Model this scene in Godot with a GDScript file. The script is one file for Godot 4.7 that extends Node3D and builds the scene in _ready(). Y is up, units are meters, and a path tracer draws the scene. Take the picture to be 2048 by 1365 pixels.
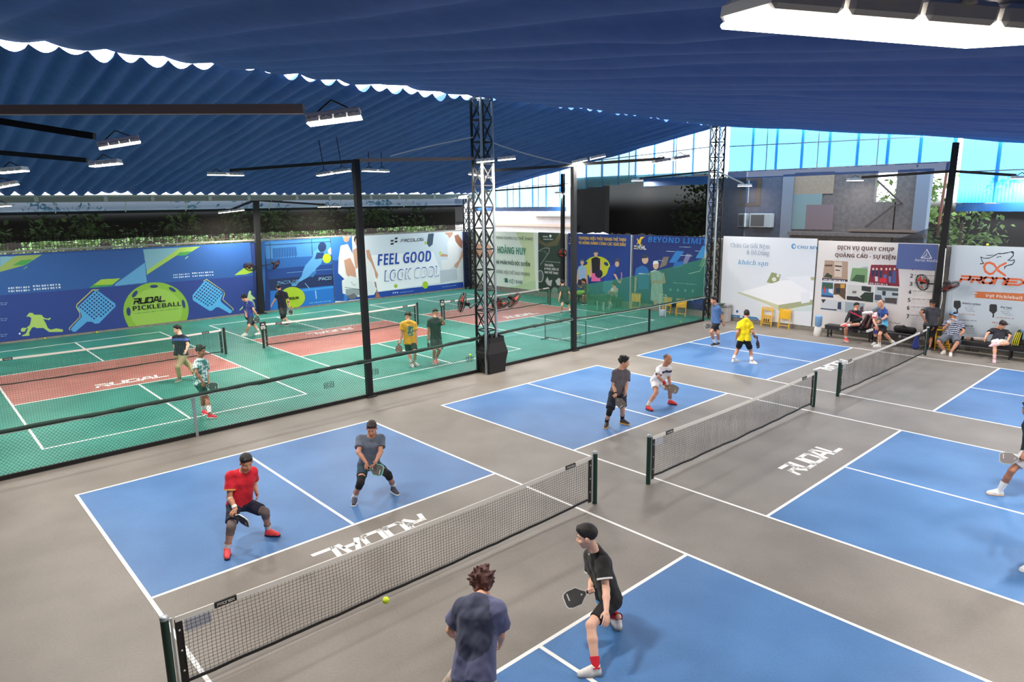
extends Node3D
# An indoor pickleball hall: three blue courts, three green ones behind a low fence, a blue canopy and banner walls.

var used := {}
var M := {}

# ---------------------------------------------------------------- mesh builder
class B:
	var v := PackedVector3Array()
	var n := PackedVector3Array()
	var uv := PackedVector2Array()
	var c := PackedColorArray()
	var idx := PackedInt32Array()
	var col := Color(1, 1, 1)
	var use_col := false

	func put(p: Vector3, nn: Vector3, t := Vector2.ZERO) -> int:
		v.append(p)
		n.append(nn)
		uv.append(t)
		if use_col:
			c.append(col)
		return v.size() - 1

	# corners run counter-clockwise seen from outside
	func quad(a: Vector3, b: Vector3, cc: Vector3, d: Vector3) -> void:
		var nn := (b - a).cross(d - a)
		if nn.length_squared() < 1e-16:
			nn = (cc - b).cross(d - b)
		nn = nn.normalized()
		var i := put(a, nn, Vector2(0, 1))
		put(b, nn, Vector2(1, 1))
		put(cc, nn, Vector2(1, 0))
		put(d, nn, Vector2(0, 0))
		idx.append_array(PackedInt32Array([i, i + 2, i + 1, i, i + 3, i + 2]))

	func tri(a: Vector3, b: Vector3, cc: Vector3) -> void:
		var nn := (b - a).cross(cc - a).normalized()
		var i := put(a, nn)
		put(b, nn)
		put(cc, nn)
		idx.append_array(PackedInt32Array([i, i + 2, i + 1]))

	func box(ctr: Vector3, size: Vector3, bs := Basis.IDENTITY) -> void:
		var x := bs.x * size.x * 0.5
		var y := bs.y * size.y * 0.5
		var z := bs.z * size.z * 0.5
		quad(ctr - x - y + z, ctr + x - y + z, ctr + x + y + z, ctr - x + y + z)
		quad(ctr + x - y - z, ctr - x - y - z, ctr - x + y - z, ctr + x + y - z)
		quad(ctr + x - y + z, ctr + x - y - z, ctr + x + y - z, ctr + x + y + z)
		quad(ctr - x - y - z, ctr - x - y + z, ctr - x + y + z, ctr - x + y - z)
		quad(ctr - x + y + z, ctr + x + y + z, ctr + x + y - z, ctr - x + y - z)
		quad(ctr - x - y - z, ctr + x - y - z, ctr + x - y + z, ctr - x - y + z)

	# a box whose edges are chamfered by e
	func rbox(ctr: Vector3, size: Vector3, e: float, bs := Basis.IDENTITY) -> void:
		var h := size * 0.5
		var pt := func(sx: float, sy: float, sz: float, axis: int) -> Vector3:
			var p := Vector3(sx * (h.x - (0.0 if axis == 0 else e)), sy * (h.y - (0.0 if axis == 1 else e)), sz * (h.z - (0.0 if axis == 2 else e)))
			return ctr + bs * p
		for s: float in [-1.0, 1.0]:
			face([pt.call(s, -1, -1, 0), pt.call(s, -1, 1, 0), pt.call(s, 1, 1, 0), pt.call(s, 1, -1, 0)], bs.x * s)
			face([pt.call(-1, s, -1, 1), pt.call(-1, s, 1, 1), pt.call(1, s, 1, 1), pt.call(1, s, -1, 1)], bs.y * s)
			face([pt.call(-1, -1, s, 2), pt.call(-1, 1, s, 2), pt.call(1, 1, s, 2), pt.call(1, -1, s, 2)], bs.z * s)
		for a: float in [-1.0, 1.0]:
			for b: float in [-1.0, 1.0]:
				face([pt.call(a, b, -1, 0), pt.call(a, b, 1, 0), pt.call(a, b, 1, 1), pt.call(a, b, -1, 1)], bs.x * a + bs.y * b)
				face([pt.call(a, -1, b, 0), pt.call(a, 1, b, 0), pt.call(a, 1, b, 2), pt.call(a, -1, b, 2)], bs.x * a + bs.z * b)
				face([pt.call(-1, a, b, 1), pt.call(1, a, b, 1), pt.call(1, a, b, 2), pt.call(-1, a, b, 2)], bs.y * a + bs.z * b)
				for q: float in [-1.0, 1.0]:
					face([pt.call(a, b, q, 0), pt.call(a, b, q, 1), pt.call(a, b, q, 2)], bs.x * a + bs.y * b + bs.z * q)

	# a flat convex face turned towards out
	func face(p: Array, out: Vector3) -> void:
		var nn: Vector3 = (p[1] - p[0]).cross(p[2] - p[0])
		var flip: bool = nn.dot(out) < 0.0
		nn = (-nn if flip else nn).normalized()
		var i := v.size()
		for q: Vector3 in p:
			put(q, nn)
		for k in range(1, p.size() - 1):
			if flip:
				idx.append_array(PackedInt32Array([i, i + k, i + k + 1]))
			else:
				idx.append_array(PackedInt32Array([i, i + k + 1, i + k]))

	func bar(a: Vector3, b: Vector3, w: float, h: float, up := Vector3.UP) -> void:
		var y := (b - a).normalized()
		var x := up.cross(y)
		if x.length() < 0.01:
			x = Vector3.RIGHT.cross(y)
		x = x.normalized()
		var z := x.cross(y)
		box((a + b) * 0.5, Vector3(w, (b - a).length(), h), Basis(x, y, z))

	func tube(p: Array, r, sides := 8, caps := true) -> void:
		var m := p.size()
		var prev := Vector3.ZERO
		var first := v.size()
		for i in m:
			var d: Vector3 = (p[mini(i + 1, m - 1)] - p[maxi(i - 1, 0)]).normalized()
			var x := prev - d * prev.dot(d)
			if x.length() < 0.01:
				x = d.cross(Vector3.UP)
				if x.length() < 0.05:
					x = d.cross(Vector3.RIGHT)
			x = x.normalized()
			prev = x
			var y := d.cross(x)
			var rr: float = r[i] if r is Array else r
			for k in sides + 1:
				var a := TAU * k / sides
				var o := x * cos(a) + y * sin(a)
				put(p[i] + o * rr, o, Vector2(float(k) / sides, float(i) / maxi(m - 1, 1)))
		for i in m - 1:
			for k in sides:
				var a := first + i * (sides + 1) + k
				var b := a + sides + 1
				idx.append_array(PackedInt32Array([a, b, a + 1, a + 1, b, b + 1]))
		if caps:
			for e in 2:
				var row := first + (0 if e == 0 else (m - 1) * (sides + 1))
				var d: Vector3 = (p[0] - p[1]) if e == 0 else (p[m - 1] - p[m - 2])
				d = d.normalized()
				var ring := []
				for k in sides:
					ring.append(v[row + k])
				face(ring, d)

	# surface of revolution about y: profile of (radius, height)
	func lathe(o: Vector3, prof: Array, sides := 16, bs := Basis.IDENTITY) -> void:
		var first := v.size()
		var m := prof.size()
		for i in m:
			var d: Vector2 = prof[mini(i + 1, m - 1)] - prof[maxi(i - 1, 0)]
			var nr := Vector2(d.y, -d.x).normalized()
			for k in sides + 1:
				var a := TAU * k / sides
				var dir := Vector3(cos(a), 0, sin(a))
				put(o + bs * (dir * prof[i].x + Vector3.UP * prof[i].y), (bs * (dir * nr.x + Vector3.UP * nr.y)).normalized())
		for i in m - 1:
			for k in sides:
				var a := first + i * (sides + 1) + k
				var b := a + sides + 1
				idx.append_array(PackedInt32Array([a, a + 1, b, a + 1, b + 1, b]))

	# an outline in the plane of bs.x and bs.y, pushed t along bs.z
	func plate(pts: PackedVector2Array, o: Vector3, bs: Basis, t: float) -> void:
		var q := pts
		if Geometry2D.is_polygon_clockwise(q):
			q = q.duplicate()
			q.reverse()
		var tr := Geometry2D.triangulate_polygon(q)
		var w := []
		for s in q:
			w.append(o + bs.x * s.x + bs.y * s.y)
		var up := bs.z * t
		for i in range(0, tr.size(), 3):
			face([w[tr[i]] + up, w[tr[i + 1]] + up, w[tr[i + 2]] + up], bs.z)
			face([w[tr[i]], w[tr[i + 1]], w[tr[i + 2]]], -bs.z)
		for i in w.size():
			var a: Vector3 = w[i]
			var b: Vector3 = w[(i + 1) % w.size()]
			face([a, b, b + up, a + up], (b - a).cross(up))

	func sphere(o: Vector3, r: Vector3, rings := 8, sides := 12, bs := Basis.IDENTITY) -> void:
		var first := v.size()
		for i in rings + 1:
			var t := PI * i / rings
			for k in sides + 1:
				var a := TAU * k / sides
				var d := Vector3(sin(t) * cos(a), cos(t), sin(t) * sin(a))
				put(o + bs * (d * r), (bs * (d / r)).normalized())
		for i in rings:
			for k in sides:
				var a := first + i * (sides + 1) + k
				var b := a + sides + 1
				idx.append_array(PackedInt32Array([a, b, a + 1, a + 1, b, b + 1]))

	func append(o: B, t: Transform3D, mirror := false) -> void:
		var f := v.size()
		for i in o.v.size():
			var p := o.v[i]
			var q := o.n[i]
			if mirror:
				p.x = -p.x
				q.x = -q.x
			put(t * p, (t.basis * q).normalized(), o.uv[i])
			if use_col and o.use_col:
				c[c.size() - 1] = o.c[i]
		for i in range(0, o.idx.size(), 3):
			idx.append(f + o.idx[i])
			idx.append(f + (o.idx[i + 2] if mirror else o.idx[i + 1]))
			idx.append(f + (o.idx[i + 1] if mirror else o.idx[i + 2]))

	# turn every triangle to the side its normals point to
	func turned() -> B:
		for i in range(0, idx.size(), 3):
			var a := v[idx[i]]
			var g := (v[idx[i + 1]] - a).cross(v[idx[i + 2]] - a)
			if g.dot(n[idx[i]] + n[idx[i + 1]] + n[idx[i + 2]]) > 0.0:
				var k := idx[i + 1]
				idx[i + 1] = idx[i + 2]
				idx[i + 2] = k
		return self

	func mesh() -> ArrayMesh:
		var a := []
		a.resize(Mesh.ARRAY_MAX)
		a[Mesh.ARRAY_VERTEX] = v
		a[Mesh.ARRAY_NORMAL] = n
		a[Mesh.ARRAY_TEX_UV] = uv
		if use_col:
			a[Mesh.ARRAY_COLOR] = c
		a[Mesh.ARRAY_INDEX] = idx
		var m := ArrayMesh.new()
		m.add_surface_from_arrays(Mesh.PRIMITIVE_TRIANGLES, a)
		return m

# ---------------------------------------------------------------- scene tree helpers
func numbered(called: String) -> String:
	if not used.has(called):
		used[called] = 0
		return called
	used[called] += 1
	return "%s_%03d" % [called, used[called]]

func tag(o: Node3D, label: String, category: String, group := "") -> Node3D:
	o.set_meta("label", label)
	o.set_meta("category", category)
	if group:
		o.set_meta("group", group)
	return o

func thing(called: String, label: String, category: String, at := Vector3.ZERO, turn := 0.0, group := "") -> Node3D:
	var o := Node3D.new()
	o.name = numbered(called)
	add_child(o)
	o.position = at
	o.rotation.y = turn
	return tag(o, label, category, group)

func inst(called: String, mesh: Mesh, m: Material, parent: Node = null, t := Transform3D()) -> MeshInstance3D:
	var o := MeshInstance3D.new()
	o.mesh = mesh
	o.material_override = m
	o.transform = t
	if parent == null:
		o.name = numbered(called)
		add_child(o)
	else:
		o.name = called
		parent.add_child(o, true)
	return o

func part(called: String, b: B, m: Material, parent: Node = null) -> MeshInstance3D:
	return inst(called, b.mesh(), m, parent)

func struct(called: String, b: B, m: Material) -> MeshInstance3D:
	var o := part(called, b, m)
	o.set_meta("kind", "structure")
	return o

func kind(o: Node, k: String) -> Node:
	o.set_meta("kind", k)
	return o

func col(r: float, g: float, b: float) -> Color:
	return Color(r / 255.0, g / 255.0, b / 255.0)

func mat(c: Color, rough := 0.6, metal := 0.0) -> StandardMaterial3D:
	var m := StandardMaterial3D.new()
	m.albedo_color = c
	m.roughness = rough
	m.metallic = metal
	return m

func vmat(rough := 0.75) -> StandardMaterial3D:
	var m := mat(Color(1, 1, 1), rough)
	m.vertex_color_use_as_albedo = true
	return m

func noise_tex(seed_: int, freq: float, size: int, a: Color, b: Color, oct := 4) -> NoiseTexture2D:
	var f := FastNoiseLite.new()
	f.seed = seed_
	f.frequency = freq
	f.fractal_octaves = oct
	f.noise_type = FastNoiseLite.TYPE_SIMPLEX_SMOOTH
	var g := Gradient.new()
	g.set_color(0, a)
	g.set_color(1, b)
	var t := NoiseTexture2D.new()
	t.width = size
	t.height = size
	t.seamless = true
	t.noise = f
	t.color_ramp = g
	return t

# a painted or woven surface: base colour with a coarse and a fine speckle
func speckled(c: Color, spread: float, scale: float, rough: float, seed_: int) -> StandardMaterial3D:
	var m := mat(Color(1, 1, 1), rough)
	m.albedo_texture = noise_tex(seed_, 0.012, 512, c.darkened(spread), c.lightened(spread), 6)
	m.uv1_triplanar = true
	m.uv1_world_triplanar = true
	m.uv1_scale = Vector3.ONE * scale
	return m

func _ready() -> void:
	# ---- camera
	var cam := Camera3D.new()
	cam.name = "camera"
	cam.fov = 53.187
	cam.near = 0.05
	cam.far = 400.0
	add_child(cam)
	cam.position = Vector3(-4.987, 5.095, 7.209)
	cam.rotation_order = EULER_ORDER_YXZ
	cam.rotation = Vector3(deg_to_rad(-11.481), deg_to_rad(-42.356), deg_to_rad(-0.828))
	# ---- sky, bright and hazy
	var env := Environment.new()
	var sky := Sky.new()
	var sm := ProceduralSkyMaterial.new()
	sm.sky_top_color = col(196, 219, 243)
	sm.sky_horizon_color = col(240, 247, 252)
	sm.ground_bottom_color = col(110, 108, 102)
	sm.ground_horizon_color = col(150, 150, 146)
	sm.sky_energy_multiplier = 2.6
	sm.ground_energy_multiplier = 0.6
	sky.sky_material = sm
	env.background_mode = Environment.BG_SKY
	env.sky = sky
	env.tonemap_mode = Environment.TONE_MAPPER_LINEAR
	env.tonemap_exposure = 0.9
	env.sdfgi_enabled = true
	env.ssao_enabled = true
	env.ssil_enabled = true
	var we := WorldEnvironment.new()
	we.name = "surroundings"
	we.environment = env
	add_child(we)
	materials()
	# ---- the hall
	build_floor()
	build_walls()
	build_roof()
	build_sheets()
	build_outside()
	# ---- things
	build_columns()
	build_lamps()
	build_fence()
	build_nets()
	build_banners()
	build_people()
	build_fans()
	build_seating()
	build_small()

func materials() -> void:
	M.grey_floor = floor_paint(col(134, 127, 118), 1)
	M.green_floor = floor_paint(col(52, 138, 120), 2)
	M.blue_paint = floor_paint(col(74, 124, 182), 3)
	M.red_paint = floor_paint(col(192, 118, 106), 4)
	M.line = mat(col(236, 236, 232), 0.55)
	M.canopy = speckled(col(54, 94, 172), 0.05, 0.35, 0.75, 11)
	M.wall_blue = speckled(col(36, 62, 130), 0.06, 0.4, 0.7, 12)
	M.concrete = speckled(col(140, 136, 128), 0.12, 0.5, 0.9, 13)
	M.dark_steel = mat(col(34, 35, 37), 0.5, 0.4)
	M.black = mat(col(20, 20, 21), 0.6)
	M.brown_steel = mat(col(150, 130, 120), 0.6, 0.1)
	M.galv = mat(col(168, 176, 180), 0.42, 0.55)
	M.green_post = mat(col(18, 52, 44), 0.45, 0.1)
	M.white = mat(col(232, 232, 228), 0.6)
	M.off_white = mat(col(205, 205, 200), 0.6)
	M.cable = mat(col(180, 184, 186), 0.6)
	M.gutter = mat(col(142, 146, 142), 0.55, 0.1)
	M.net_cord = mat(col(22, 22, 22), 0.8)
	M.band = mat(col(214, 212, 206), 0.8)
	M.link = mat(col(30, 74, 62), 0.6)
	M.green_net = mat(col(40, 122, 86), 0.7)
	M.lamp_body = mat(col(226, 223, 220), 0.6)
	M.lens = mat(col(250, 250, 245), 0.4)
	M.lens.emission_enabled = true
	M.lens.emission = Color(1.0, 0.97, 0.93)
	M.lens.emission_energy_multiplier = 7.0
	M.skin_light = mat(col(214, 160, 132), 0.55)
	M.ball = mat(col(204, 226, 40), 0.6)

func floor_paint(c: Color, seed_: int) -> StandardMaterial3D:
	var m := mat(Color(1, 1, 1), 0.5)
	m.metallic_specular = 0.45
	m.albedo_texture = noise_tex(seed_ * 7, 0.006, 1024, c.darkened(0.1), c.lightened(0.07), 5)
	m.uv1_triplanar = true
	m.uv1_world_triplanar = true
	m.uv1_scale = Vector3.ONE * 0.085
	m.detail_enabled = true
	m.detail_blend_mode = BaseMaterial3D.BLEND_MODE_MUL
	m.detail_albedo = noise_tex(seed_ * 7 + 3, 0.05, 512, Color(0.93, 0.93, 0.93), Color(1, 1, 1), 4)
	m.detail_uv_layer = BaseMaterial3D.DETAIL_UV_2
	m.uv2_triplanar = true
	m.uv2_world_triplanar = true
	m.uv2_scale = Vector3.ONE * 0.9
	return m

# ---------------------------------------------------------------- floor and courts
const COURTS := [[0.0, 0.0], [8.08, 0.21], [16.21, 0.25], [-0.015, -16.74], [8.11, -16.77], [16.23, -16.92]]
const HW := 3.05
const BL := 6.705
const KZ := 2.134

func slab(x0: float, x1: float, z0: float, z1: float, y0: float, y1: float) -> B:
	var b := B.new()
	b.box(Vector3((x0 + x1) * 0.5, (y0 + y1) * 0.5, (z0 + z1) * 0.5), Vector3(x1 - x0, y1 - y0, z1 - z0))
	return b

func build_floor() -> void:
	var fl := struct("floor", slab(-14, 21.45, -8.52, 13, -0.2, 0.0), M.grey_floor)
	var gr := part("green_floor_field", slab(-14, 21.45, -25.4, -8.52, -0.2, 0.0), M.green_floor, fl)
	for i in 6:
		var ox: float = COURTS[i][0]
		var oz: float = COURTS[i][1]
		if i < 3:
			for s in [[-BL, -KZ], [KZ, BL]]:
				part("court_paint", slab(ox - HW, ox + HW, oz + s[0], oz + s[1], 0.0, 0.002), M.blue_paint, fl)
		else:
			part("court_paint", slab(ox - HW, ox + HW, oz - KZ, oz + KZ, 0.0, 0.002), M.red_paint, gr)
		var w := 0.026
		var p := fl if i < 3 else gr
		for z in [-BL, -KZ, KZ, BL]:
			part("court_line", slab(ox - HW - w, ox + HW + w, oz + z - w, oz + z + w, 0.0, 0.004), M.line, p)
		for x in [-HW, HW]:
			part("court_line", slab(ox + x - w, ox + x + w, oz - BL, oz + BL, 0.0, 0.0045), M.line, p)
		for s in [[-BL, -KZ], [KZ, BL]]:
			part("court_line", slab(ox - w, ox + w, oz + s[0], oz + s[1], 0.0, 0.0042), M.line, p)
		# word mark in one kitchen, read from that end of the court
		var s := -1.0 if i in [0, 2, 4] else 1.0
		var b := B.new()
		var bs := Basis(Vector3(s, 0, 0), Vector3(0, 0, -s), Vector3.UP)
		strokes(b, "RUDAL", Vector3(ox - s * 0.98, 0.0005, oz + s * 1.68), bs, 2.0, 0.36, 0.004, 0.085, 0.15)
		part("court_lettering", b, M.line, p)

# letters of a square-cut word mark as strokes on a unit square
const GLYPH := {
	"R": [[[0.0, 1.0], [0.82, 1.0], [0.92, 0.9], [0.92, 0.58], [0.82, 0.48], [0.1, 0.48], [0.02, 0.0]], [[0.5, 0.48], [0.9, 0.0]]],
	"U": [[[0.0, 1.0], [0.0, 0.12], [0.12, 0.0], [0.8, 0.0], [0.9, 0.1], [0.9, 1.0]]],
	"D": [[[0.0, 0.0], [0.0, 1.0], [0.78, 1.0], [0.92, 0.86], [0.92, 0.14], [0.78, 0.0], [0.0, 0.0]]],
	"A": [[[0.0, 0.0], [0.3, 1.0], [0.62, 1.0], [0.92, 0.0]], [[0.25, 0.32], [0.72, 0.32]]],
	"L": [[[0.0, 1.0], [0.0, 0.0], [0.9, 0.0]]],
	"F": [[[0.1, 1.0], [0.95, 1.0]], [[0.0, 0.0], [0.16, 0.5], [0.8, 0.5]]],
	"C": [[[0.92, 1.0], [0.12, 1.0], [0.0, 0.88], [0.0, 0.12], [0.12, 0.0], [0.92, 0.0]]],
	"O": [[[0.12, 0.0], [0.0, 0.12], [0.0, 0.88], [0.12, 1.0], [0.8, 1.0], [0.92, 0.88], [0.92, 0.12], [0.8, 0.0], [0.12, 0.0]]],
	"S": [[[0.9, 1.0], [0.0, 1.0], [0.0, 0.52], [0.9, 0.5], [0.9, 0.0], [0.0, 0.0]]],
	"P": [[[0.0, 1.0], [0.85, 1.0], [0.92, 0.9], [0.92, 0.55], [0.85, 0.42], [0.05, 0.42], [0.0, 0.0]]],
	"N": [[[0.0, 0.0], [0.0, 1.0], [0.75, 1.0], [0.92, 0.85], [0.92, 0.0]]],
	"E": [[[0.92, 1.0], [0.0, 1.0], [0.0, 0.0], [0.92, 0.0]], [[0.0, 0.5], [0.85, 0.5]]],
	"X": [[[0.0, 1.0], [0.92, 0.0]], [[0.92, 1.0], [0.0, 0.0]]],
	"3": [[[0.0, 1.0], [0.9, 1.0], [0.9, 0.0], [0.0, 0.0]], [[0.2, 0.5], [0.9, 0.5]]],
}

func strokes(b: B, word: String, o: Vector3, bs: Basis, width: float, height: float, thick: float, weight: float, slant := 0.0) -> void:
	var step := width / word.length()
	for i in word.length():
		for line: Array in GLYPH[word[i]]:
			for k in line.size() - 1:
				var p := []
				for q: Array in [line[k], line[k + 1]]:
					var y: float = q[1] * height
					p.append(Vector2(i * step + q[0] * step * 0.84 + y * slant, y))
				var d: Vector2 = (p[1] - p[0]).normalized()
				var e := d * weight * 0.5
				var s := Vector2(-d.y, d.x) * weight * 0.5
				b.plate(PackedVector2Array([p[0] - e - s, p[1] + e - s, p[1] + e + s, p[0] - e + s]), o, bs, thick)

# ---------------------------------------------------------------- walls
func build_walls() -> void:
	struct("wall_far", slab(-14, 21.6, -25.55, -25.32, 0, 3.42), M.wall_blue)
	struct("trim_2", slab(-14, 21.6, -25.6, -25.26, 3.48, 3.54), M.concrete)
	struct("baseboard_far", slab(-14, 21.3, -25.32, -25.22, 0, 0.07), M.concrete)
	struct("wall_right", slab(21.36, 21.6, -25.5, 13, 0, 3.46), M.concrete)
	struct("wall_left", slab(-14.2, -14, -25.5, 13, 0, 8.6), M.concrete)
	struct("wall_near", slab(-14, 21.6, 13, 13.2, 0, 6.0), M.concrete)

# ---------------------------------------------------------------- pleated canopies
const RIDGE_Z := -8.35
const WAVE := 0.48

func near_roof_y(z: float) -> float:
	return 8.12 - 0.131 * (z - RIDGE_Z)

func far_roof_y(z: float) -> float:
	return 8.12 - 0.143 * (RIDGE_Z - z)

# the two canopies overlap at the ridge where this is high and leave chinks where it is low
func ridge_lift(x: float) -> float:
	return 0.13 * smoothstep(0.2, 1.2, x) * smoothstep(3.4, 2.0, x) + 0.13 * smoothstep(7.4, 9.5, x)

func canopy(x0: float, x1: float, z0: float, z1: float, height: Callable, sag: float, seed_: int, wave: float, lift = null) -> B:
	var b := B.new()
	var f := FastNoiseLite.new()
	f.seed = seed_
	f.frequency = 0.35
	var per := 8
	var cols := int((x1 - x0) / wave) * per
	var rows := 20
	for j in rows + 1:
		var t := float(j) / rows
		var z := lerpf(z0, z1, t)
		for i in cols + 1:
			var ph := float(i) / per
			var fr := ph - floorf(ph)
			var cell := floorf(ph)
			var amp := sag * (0.72 + 0.5 * f.get_noise_2d(cell * 3.1, z * 0.5) + 0.25 * f.get_noise_1d(cell * 11.0))
			var drop := amp * sin(PI * fr)
			var sway := 0.07 * f.get_noise_2d(cell * 2.3 + 40.0, z * 0.8)
			var y: float = height.call(z) - drop + 0.05 * f.get_noise_2d(x0 + ph * wave, z)
			if lift != null:
				y += (lift.call(x0 + ph * wave) + 0.09 * f.get_noise_1d(cell * 7.0)) * (1.0 - t)
			b.put(Vector3(x0 + (ph + sway * sin(PI * fr)) * wave, y, z), Vector3.UP, Vector2(ph, t))
	var w := cols + 1
	for j in rows:
		for i in cols:
			var a := j * w + i
			b.idx.append_array(PackedInt32Array([a, a + 1, a + w, a + 1, a + w + 1, a + w]))
	for j in rows + 1:
		for i in w:
			var l := b.v[j * w + maxi(i - 1, 0)]
			var r := b.v[j * w + mini(i + 1, cols)]
			var u := b.v[maxi(j - 1, 0) * w + i]
			var d := b.v[mini(j + 1, rows) * w + i]
			var nn := (r - l).cross(d - u).normalized()
			b.n[j * w + i] = nn if nn.y < 0.0 else -nn
	return b.turned()

func build_roof() -> void:
	struct("ceiling", canopy(-14.0, 21.75, RIDGE_Z - 0.1, 13.3, near_roof_y, 0.13, 5, 0.98), M.canopy)
	struct("ceiling", canopy(-14.0, 21.6, RIDGE_Z - 0.25, -24.75, far_roof_y, 0.2, 6, WAVE, ridge_lift), M.canopy)
	# gutter below the far eave with its white joint plates and hangers
	var g := struct("trim_1", slab(-14, 21.4, -24.95, -24.72, 5.36, 5.62), M.gutter)
	part("gutter_lip", slab(-14, 21.4, -24.72, -24.66, 5.57, 5.64), M.off_white, g)
	var plate := slab(-0.07, 0.07, -0.01, 0.01, -0.09, 0.09).mesh()
	var x := -0.4
	var k := 0
	while x < 21.0:
		inst("joint_plate", plate, M.off_white, g, Transform3D(Basis(), Vector3(x, 5.47, -24.7)))
		x += 2.35 if k % 2 == 0 else 1.75
		k += 1
	for hx in [0.2, 2.7, 5.1, 8.9, 12.6, 16.6]:
		var b := B.new()
		b.bar(Vector3(hx, 5.4, -24.8), Vector3(hx + 0.06, 4.95, -25.3), 0.035, 0.035)
		part("gutter_hanger", b, M.off_white, g)

# ---------------------------------------------------------------- translucent sheets and shade cloth above the walls
func sheet_mat(c: Color, a: float, back: float) -> StandardMaterial3D:
	var m := mat(Color(c.r, c.g, c.b, a), 0.45)
	m.transparency = BaseMaterial3D.TRANSPARENCY_ALPHA
	m.backlight_enabled = true
	m.backlight = c * back
	return m

# one corrugated panel standing in the plane x = const, from z0 to z1
func corrugated(z0: float, z1: float, y0: float, top: Callable, x: float) -> B:
	var b := B.new()
	var m := int((z1 - z0) / 0.025)
	for i in m + 1:
		var z := lerpf(z0, z1, float(i) / m)
		var dx := 0.014 * sin(z * TAU / 0.1)
		var nn := Vector3(-1, 0, 0.014 * cos(z * TAU / 0.1) * TAU / 0.1).normalized()
		b.put(Vector3(x + dx, y0, z), nn)
		b.put(Vector3(x + dx, top.call(z), z), nn)
	for i in m:
		b.idx.append_array(PackedInt32Array([2 * i, 2 * i + 2, 2 * i + 1, 2 * i + 1, 2 * i + 2, 2 * i + 3]))
	return b.turned()

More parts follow.
